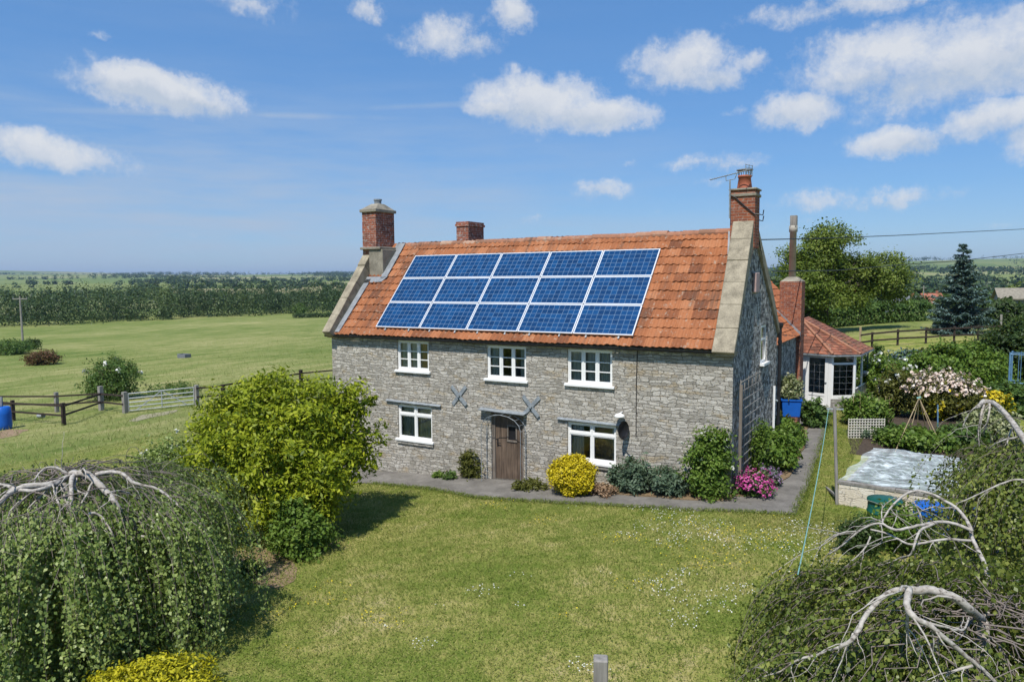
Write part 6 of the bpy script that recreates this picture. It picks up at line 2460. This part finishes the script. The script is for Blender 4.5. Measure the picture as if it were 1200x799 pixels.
# fence behind the left birch
f2 = [G(-40, 592), G(20, 580), G(112, 562), G(190, 543)]
ff = [Dp(px, py, 15.5 + k * 1.4) for k, (px, py) in enumerate(((-60, 578), (20, 573), (113, 548), (196, 528)))]
ff = [gp(p[0], p[1]) for p in ff]
fence('rail_fence', 'grey topped garden fence behind the weeping birch', ff, .95, (.45, .97), M['greywood'], pw=.13, rail=(.05, .08))
shrub('hawthorn_bush', 'dark rounded bush just behind the metal gate', 132, 470, 78, 60, L['mid'], .15, 420, 22, 501, clump=.34, cat='bush', flowers=(L['whitefl'], 10, .3, .5))
shrub('bramble', 'low bramble growing along the bottom of the metal gate', 205, 466, 90, 18, L['mid'], .13, 140, 14, 502, clump=.28, cat='bramble', stem=False)
shrub('hedge_bush', 'clipped reddish green hedge lump in the field', 50, 428, 44, 19, L['rust'], .28, 190, 20, 503, clump=.5, cat='hedge')
shrub('hedge_bush', 'green hedge by the foot of the wooden pole', 12, 416, 66, 19, L['mid'], .3, 240, 20, 504, clump=.6, cat='hedge')
shrub('hedge_bush', 'rough bush right beside the wooden pole', 38, 410, 22, 15, L['dark'], .3, 90, 20, 505, clump=.5, cat='hedge')
d_ = gp(*Dp(27, 405, 140)[:2])
hp = float(Dp(27, 347, depth_of(d_))[2]) - d_[2]
t = thing('electricity_pole', d_, 'lone wooden electricity pole with crossarm in the field', 'electricity pole')
MB().tube([d_ - [0, 0, .3], d_ + [0, 0, hp]], [.22, .15], 8).build('pole', M['greywood'], t)
ca_ = np.array([RT[0], RT[1], 0])
MB().beam(d_ + [0, 0, hp - .5] - ca_ * 1.4, d_ + [0, 0, hp - .5] + ca_ * 1.4, .16, .18).build('crossarm', M['greywood'], t)
for u_ in (-1.3, 0, 1.3):
    MB().lathe(tuple(d_ + [0, 0, hp - .4] + ca_ * u_), [(.07, 0), (.09, .12), (.05, .3)], 7).build('insulator', M['slate'], t)
# blue barrel at the left edge, pale bucket, and a trough in the field
b_ = G(4, 503)
t = thing('field_barrel', b_, 'blue plastic barrel standing at the paddock fence', 'barrel')
s_ = depth_of(b_) / FPX
MB().lathe(tuple(b_), [(8 * s_, 0), (9 * s_, .1), (9.4 * s_, .3), (9 * s_, .5), (9.2 * s_, .8), (8.4 * s_, 26 * s_), (7 * s_, 27 * s_)], 18).build('body', M['blue'], t, True)
MB().tube([b_ + [-.1, 0, 27 * s_], b_ + [-.2, .1, 38 * s_]], [.10, .06], 8).build('pipe', M['slate'], t)
b_ = G(45, 490)
t = thing('bucket', b_, 'small pale bucket lying in the paddock grass', 'bucket')
MB().tube([b_ + [0, 0, .14], b_ + [.30, .12, .17]], [.12, .16], 14, cap=False).build('body', M['galv'], t, True)
MB().tube([b_ + [-.005, 0, .14], b_ + [.01, .004, .142]], .118, 14).build('base', M['galv'], t)
b_ = gp(*Dp(216, 420, 95)[:2])
t = thing('water_trough', b_, 'small dark water trough out in the field grass', 'trough')
s_ = 95 / FPX
mb = MB()
for q, e in (((-7, -1.6, 7, -1.2),) * 1 and []) or []:
    pass
W2, D2, H2 = 7 * s_, .45, .5
mb.box(b_[0] - W2, b_[0] + W2, b_[1] - D2, b_[1] - D2 + .08, b_[2] - .1, b_[2] + H2)
mb.box(b_[0] - W2, b_[0] + W2, b_[1] + D2 - .08, b_[1] + D2, b_[2] - .1, b_[2] + H2)
mb.box(b_[0] - W2, b_[0] - W2 + .08, b_[1] - D2 + .08, b_[1] + D2 - .08, b_[2] - .1, b_[2] + H2)
mb.box(b_[0] + W2 - .08, b_[0] + W2, b_[1] - D2 + .08, b_[1] + D2 - .08, b_[2] - .1, b_[2] + H2)
mb.box(b_[0] - W2 + .08, b_[0] + W2 - .08, b_[1] - D2 + .08, b_[1] + D2 - .08, b_[2] - .1, b_[2] + .3)
mb.build('basin', M['slate'], t)

# post on the lawn in the foreground
tp = Dp(704, 770, 7.6)
b_ = gp(tp[0], tp[1])
t = thing('lawn_post', b_, 'square grey timber post standing on the lawn', 'post')
MB().beam(b_ - [0, 0, .2], tp, .15, .15, up=(RT[0] + .25, RT[1], 0)).build('shaft', M['greywood'], t, bevel=.012)

# rail fence behind the garden
fr_ = [at_depth(px, 47 + k * .4) for k, px in enumerate((1008, 1022, 1052, 1085, 1118, 1146, 1172))]
fence('rail_fence', 'brown rail fence between the garden and the long trimmed hedge', fr_, [1.45, 1.0, 1.05, 1.05, 1.05, 1.05, 1.7], (.45, .92), M['fence'], pw=.13, rail=(.05, .11),
      mats=[M['palewood']] + [M['fence']] * 5 + [M['greywood']])
o = fr_

# overhead wires
for k, (lab, pts) in enumerate((('upper overhead wire running from the gable end past the tree', [(888, 281, 21), (960, 279.5, 26), (1050, 276, 33), (1200, 268.5, 45), (1420, 258, 62)]),
                                ('lower overhead wire crossing in front of the spruce top', [(905, 318, 24), (980, 317, 30), (1060, 310, 36), (1120, 306, 40), (1200, 297, 46), (1400, 275, 60)]))):
    P_ = [Dp(*p) for p in pts]
    o = MB().tube(P_, .017 if k == 0 else .018, 5).build('overhead_wire', M['black'])
    tag(o, lab, 'wire', 'overhead wires')

# ---------------------------------------------------------------- village
def cottage(px, depth, wpx, dpt, hwall, hroof, yaw_, wallm, roofm, label):
    b = at_depth(px, depth)
    w = wpx * depth / FPX
    o = thing('distant_house', b, label, 'house', 'houses of the village')
    ca, sa = math.cos(yaw_), math.sin(yaw_)

    def P_(x, y, z):
        return np.array([b[0] + x * ca - y * sa, b[1] + x * sa + y * ca, b[2] + z])
    hx, hy = w / 2, dpt / 2
    mb = MB()
    for q in ([(-hx, -hy), (hx, -hy)], [(hx, hy), (-hx, hy)]):
        mb.quadpts([P_(*q[0], -1), P_(*q[1], -1), P_(*q[1], hwall), P_(*q[0], hwall)])
    for s in (-1, 1):
        mb.quadpts([P_(s * hx, -hy * s, -1), P_(s * hx, hy * s, -1), P_(s * hx, hy * s, hwall), P_(s * hx, 0, hwall + hroof), P_(s * hx, -hy * s, hwall)])
    mb.build('wall', wallm, o)
    mb = MB()
    e = .35
    for s in (-1, 1):
        mb.prism([P_(-hx - e, s * (hy + e), hwall - .25), P_(hx + e, s * (hy + e), hwall - .25), P_(hx + e, 0, hwall + hroof + .03), P_(-hx - e, 0, hwall + hroof + .03)], (0, 0, .16))
    rf = mb.build('roof', roofm, o)
    MB().beam(P_(hx * .6, 0, hwall + hroof - .5), P_(hx * .6, 0, hwall + hroof + .9), .7, .7).build('chimney', M['brick'], rf)
    n = max(2, int(w / 3))
    for k in range(n):
        x = -hx + (k + .5) * w / n
        for z in ((1.0,) if hwall < 3 else (.9, 3.2)):
            MB().prism([P_(x - .5, -hy - .03, z), P_(x + .5, -hy - .03, z), P_(x + .5, -hy + .02, z), P_(x - .5, -hy + .02, z)], (0, 0, 1.1)).build('window', M['slate'], o)


cottage(1056, 190, 34, 8, 2.5, 2.6, .2, M['cream'], M['slate'], 'low grey roofed bungalow beyond the long trimmed hedge')
cottage(1089, 215, 22, 7, 4.0, 2.6, .5, M['cream'], M['redroof'], 'pale house with a red tiled roof left of the spruce')
cottage(1022, 240, 18, 7, 4.5, 2.8, .1, M['white'], M['slate'], 'white rendered house beside the broadleaf tree crown')
cottage(1003, 225, 18, 7, 4.0, 2.5, -.3, M['cream'], M['redroof'], 'small pale house seen just under the broadleaf tree branches')
cottage(1152, 230, 22, 7, 4.0, 2.6, .3, M['white'], M['slate'], 'white walled house peeping out just right of the spruce')
cottage(1190, 95, 40, 5, 2.2, 1.0, .1, M['slate'], M['cement'], 'low grey shed roof behind the dark garden bush')
b_ = at_depth(1080, 180)
t = thing('telegraph_pole', b_, 'thin telegraph pole among the village houses', 'telegraph pole')
MB().tube([b_ - [0, 0, .3], b_ + [0, 0, 7.2]], [.17, .12], 6).build('pole', M['greywood'], t)
MB().beam(b_ + [-.6, 0, 6.7], b_ + [.6, 0, 6.7], .12, .12).build('crossarm', M['greywood'], t)

vt = [(1010, 205, 5, 4.5, 'mid', 'round tree'), (1034, 230, 6, 5.5, 'dark', 'dark tree'), (1068, 225, 6.5, 5, 'mid', 'tall tree'), (1076, 160, 4, 3.5, 'dark', 'small dark tree'), (1106, 200, 6, 5, 'mid', 'bushy tree'), (1165, 190, 7, 5.5, 'mid', 'spreading tree'), (1185, 150, 6, 5, 'broad', 'light green tree'), (1210, 170, 7, 5, 'dark', 'dark broad tree'), (992, 190, 6, 5, 'dark', 'dark round tree')]
vl = ['round green tree by the pale house under the broadleaf branches', 'dark tree standing behind the white rendered house', 'tall green tree behind the grey roofed bungalow', 'small dark tree by the telegraph pole', 'bushy tree between the red roofed house and spruce', 'spreading tree beyond the white walled house', 'light green tree just behind the grey shed', 'dark broad tree at the edge beyond the grey shed', 'dark round tree behind the broadleaf trunk']
for k, (px, dp, h, rd, mt, _) in enumerate(vt):
    b_ = at_depth(px, dp)
    tree('village_tree', vl[k], b_, h * .35, .2, [(0, 0, h * .6, rd * .5, rd * .5, h * .42), (rd * .25, 0, h * .5, rd * .35, rd * .35, h * .3), (-rd * .25, .3, h * .55, rd * .35, rd * .35, h * .3)], 70, 14, 1.0, .7, L[mt], 'tree', 600 + k, 'trees of the village', nlimb=8)

# ---------------------------------------------------------------- woods and far treelines
def mass(name, trees, per, card, mat, seed, label, cat):
    """many far trees as one mass of leaf clumps: trees = rows of x, y, radius, height"""
    r = np.random.default_rng(seed)
    T = np.array(trees, float)
    n = len(T)
    gz = ground(T[:, 0], T[:, 1])
    k = np.repeat(np.arange(n), per)
    sub = r.integers(0, 4, len(k))
    so_ = r.normal(size=(n, 4, 3)) * np.array([.42, .42, .16])
    d = unit(r.normal(size=(len(k), 3)))
    d[:, 2] = np.abs(d[:, 2]) * 1.25 - .75 * r.random(len(k))
    rad = T[k, 2]
    h = T[k, 3]
    rr_ = .62 * (.65 + .35 * r.random(len(k)) ** .5)
    P = np.stack([T[k, 0] + (so_[k, sub, 0] + d[:, 0] * rr_) * rad, T[k, 1] + (so_[k, sub, 1] + d[:, 1] * rr_) * rad, gz[k] + h * (.52 + so_[k, sub, 2] + d[:, 2] * .42)], 1)
    low = r.random(len(k)) < .22
    P[low, 2] = gz[k[low]] + h[low] * .30 * r.random(low.sum())
    P[:, 2] = np.maximum(P[:, 2], gz[k] + .02 * h)
    nn_ = d * .8 + r.normal(size=P.shape) * .18 + [0, 0, .3]
    tone = np.repeat(r.normal(size=n) * .22, per)
    c = card * (.6 + .8 * r.random(len(k)))
    o = leaf_mesh(name, P, nn_, c, c * .8, np.clip(.5 + tone + .16 * r.normal(size=len(k)), 0, 1), mat)
    return tag(o, label, cat, kind='stuff')


def polar(az, dist):
    return 16.8 - math.sin(az) * dist, -17.2 + math.cos(az) * dist


r = np.random.default_rng(701)
trees = []
for row in range(6):
    az = R(36)
    while az < R(86):
        dist = 305 + row * 22 + 18 * math.sin(az * 9 + row) + r.normal() * 6 - 30 * (az < R(48)) * 0
        x, y = polar(az, dist)
        rd = 5.0 + 4.2 * r.random()
        trees.append((x, y, rd, 6.4 + rd * .45 + 2.6 * r.random() + row * .2))
        az += (rd * 1.2) / dist
mass('woodland', trees, 640, .62, L['wood'], 702, 'dark belt of woodland across the far edge of the field', 'woodland')
trees = []
for k in range(250):
    az = r.uniform(R(-16), R(84))
    dist = 430 * (13.0 ** r.random() ** .85)
    if az > R(33) and (dist < 640 or r.random() < .45):
        continue
    n = int(r.uniform(6, 34))
    ang = az + r.choice([math.pi / 2, math.pi / 2, 0.3, 2.2]) + r.normal() * .25
    x, y = polar(az, dist)
    big_ = r.random() < .25
    for i in range(n):
        s = (i - n / 2) * (7 + dist * .0022) * r.uniform(.7, 1.3)
        rd = (3.2 + 2.6 * r.random()) * (1 + dist / 5000) * (1.3 if big_ else 1)
        trees.append((x - math.sin(ang) * s + r.normal() * 3, y + math.cos(ang) * s + r.normal() * 3, rd, rd * (1.5 if big_ else 1.15)))
for k in range(26):           # far woods on the slopes
    az = r.uniform(R(-14), R(84))
    dist = r.uniform(1500, 6800)
    x0, y0 = polar(az, dist)
    for i in range(60):
        trees.append((x0 + r.normal() * dist * .035, y0 + r.normal() * dist * .02, 11 + 5 * r.random(), 13 + 5 * r.random()))
for k in range(46):           # trees of the valley just past the village
    az = r.uniform(R(-12), R(12))
    dist = r.uniform(260, 620)
    x0, y0 = polar(az, dist)
    for i in range(int(r.uniform(4, 16))):
        trees.append((x0 + (i - 5) * 7 * r.uniform(.7, 1.2), y0 + r.normal() * 5, 4 + 2 * r.random(), 5.5 + 3 * r.random()))
mass('far_treelines', trees, 26, 4.0, L['wood'], 703, 'hedgerow trees and small woods across the distant valley', 'treelines')
for px, dp, rd, h, lab, mt in ((353, 288, 2.6, 4.6, 'lone round tree before the woodland close to the farmhouse', 'mid'), (195, 280, 2.4, 3.2, 'single dark bush at the end of the field strip', 'dark')):
    b_ = at_depth(px, dp)
    tree('field_tree', lab, b_, h * .3, .15, [(0, 0, h * .6, rd, rd, h * .4), (rd * .4, 0, h * .5, rd * .6, rd * .6, h * .3)], 60, 14, .8, .6, L[mt], 'tree', 720 + int(px), nlimb=6)
hedge('strip_hedge', 'low dark hedge dividing the field before the woodland', at_depth(-60, 285), at_depth(170, 285), 1.3, 2.0, 5000, .6, L['dark'], 731)
hedge('strip_hedge', 'short dark hedge row in the field near the farmhouse end', at_depth(345, 262), at_depth(420, 262), 1.2, 2.0, 2500, .6, L['dark'], 732)

# ---------------------------------------------------------------- grass and lawn flowers
def in_poly(x, y, poly):
    inside = np.zeros(len(x), bool)
    n = len(poly)
    j = n - 1
    for i in range(n):
        xi, yi, xj, yj = *poly[i][:2], *poly[j][:2]
        c = ((yi > y) != (yj > y)) & (x < (xj - xi) * (y - yi) / (yj - yi + 1e-12) + xi)
        inside ^= c
        j = i
    return inside


def scatter(n, x0, x1, y0, y1, r, keep=None):
    x = r.uniform(x0, x1, n)
    y = r.uniform(y0, y1, n)
    ok = ~in_poly(x, y, PATH_POLY) & ~((x > -.1) & (x < 12.7) & (y > -.03) & (y < 9.7))
    ok &= ~((y > 1.2) & (x > 14.82) & (x < 22) & (y < 22))
    if keep is not None:
        ok &= keep(x, y)
    return x[ok], y[ok]


def blades(name, x, y, h, w, mat, r, label, lean=.5, tone=None):
    n = len(x)
    hh = h * (.5 + r.random(n))
    z = ground(x, y) + hh * .42
    ax = np.stack([r.normal(size=n) * lean, r.normal(size=n) * lean, np.ones(n)], 1)
    nn_ = np.stack([r.normal(size=n), r.normal(size=n), .5 + r.random(n)], 1)
    f = np.clip((tone if tone is not None else .5) + .2 * r.normal(size=n), 0, 1)
    o = leaf_mesh(name, np.stack([x, y, z], 1), nn_, hh, w * (.7 + .6 * r.random(n)), f, mat, axis=ax)
    return tag(o, label, 'grass', kind='stuff')


def patchy(x, y, s):
    return .5 + .25 * np.sin(x * 1.1 * s + 1.7 * np.sin(y * .7 * s)) * np.sin(y * 1.3 * s + 1.3 * np.sin(x * .9 * s)) + .2 * np.sin(x * 3.3 * s + y * 2.1 * s) * np.sin(y * 3.9 * s - x * 1.7 * s)


r = np.random.default_rng(801)
x, y = scatter(210000, 2.5, 15.3, -13.5, -.4, r)
x2, y2 = scatter(50000, 13.0, 15.4, -2, 15, r)
x, y = np.concatenate([x, x2]), np.concatenate([y, y2])
blades('grass', x, y, .055, .011, L['lawn'], r, 'short mown grass of the garden lawn', .7, .28 + .55 * (patchy(x, y, .8) * .6 + patchy(x, y, .27) * .4))
ed = np.array([[p[0], p[1]] for p in pe])
k = r.integers(0, len(ed) - 1, 9000)
u = r.random(9000)[:, None]
q = ed[k] + (ed[k + 1] - ed[k]) * u + r.normal(size=(9000, 2)) * np.array([.07, .07])
blades('grass', q[:, 0], q[:, 1], .085, .012, L['lawn'], r, 'longer grass straggling over the edge of the path', .6, .35)
x, y = scatter(90000, -14, 4, -11, 12, r)
blades('grass', x, y, .07, .014, L['lawn'], r, 'rough grass of the paddock left of the garden', .6, .25 + .5 * patchy(x, y, .5))
x, y = scatter(420000, -110, -13.2, -30, 110, r, lambda x, y: r.random(len(x)) < np.clip((16 / (-x)) ** 1.5, .04, 1))
blades('grass', x, y, .26, .02, L['meadow'], r, 'tall meadow grass beyond the metal gate', .35, .3 + .5 * patchy(x, y, .12))
# daisies, clover and buttercups gathered in drifts
n = 8500
x, y = scatter(n, 6, 15.3, -10, -1.2, r, lambda x, y: (patchy(x, y, 1.1) * .6 + patchy(x + 3, y, .33) * .5) + .035 * (x - 11) > .66)
o = leaf_mesh('daisies', np.stack([x, y, ground(x, y) + .05], 1), np.tile([0, 0, 1.], (len(x), 1)) + .3 * r.normal(size=(len(x), 3)), .026, .026, r.random(len(x)), L['whitefl'])
tag(o, 'white daisies and clover dotted in drifts over the lawn', 'daisies', kind='stuff')
x, y = scatter(4200, 5, 15.3, -10, -1.2, r, lambda x, y: patchy(x + 5, y + 2, .6) + .02 * (x - 11) + .06 * (y > -2.6) > .62)
o = leaf_mesh('buttercups', np.stack([x, y, ground(x, y) + .06], 1), np.tile([0, 0, 1.], (len(x), 1)) + .3 * r.normal(size=(len(x), 3)), .030, .030, r.random(len(x)), L['yellowfl'])
tag(o, 'small yellow buttercups scattered over the lawn', 'buttercups', kind='stuff')

# ---------------------------------------------------------------- the air
hz_ = MB().box(-9800, 9800, -9800, 9800, -45, 150)
o = hz_.build('haze', M['ground'])
o.data.materials.clear()
m = bpy.data.materials.new('haze_air')
m.use_nodes = True
nt = m.node_tree
nt.nodes.clear()
ou = nt.nodes.new('ShaderNodeOutputMaterial')
pv = nt.nodes.new('ShaderNodeVolumePrincipled')
pv.inputs['Color'].default_value = (0.50, 0.68, 0.97, 1)
pv.inputs['Density'].default_value = HAZE
pv.inputs['Anisotropy'].default_value = 0.2
nt.links.new(pv.outputs[0], ou.inputs['Volume'])
o.data.materials.append(m)
tag(o, kind='stuff')
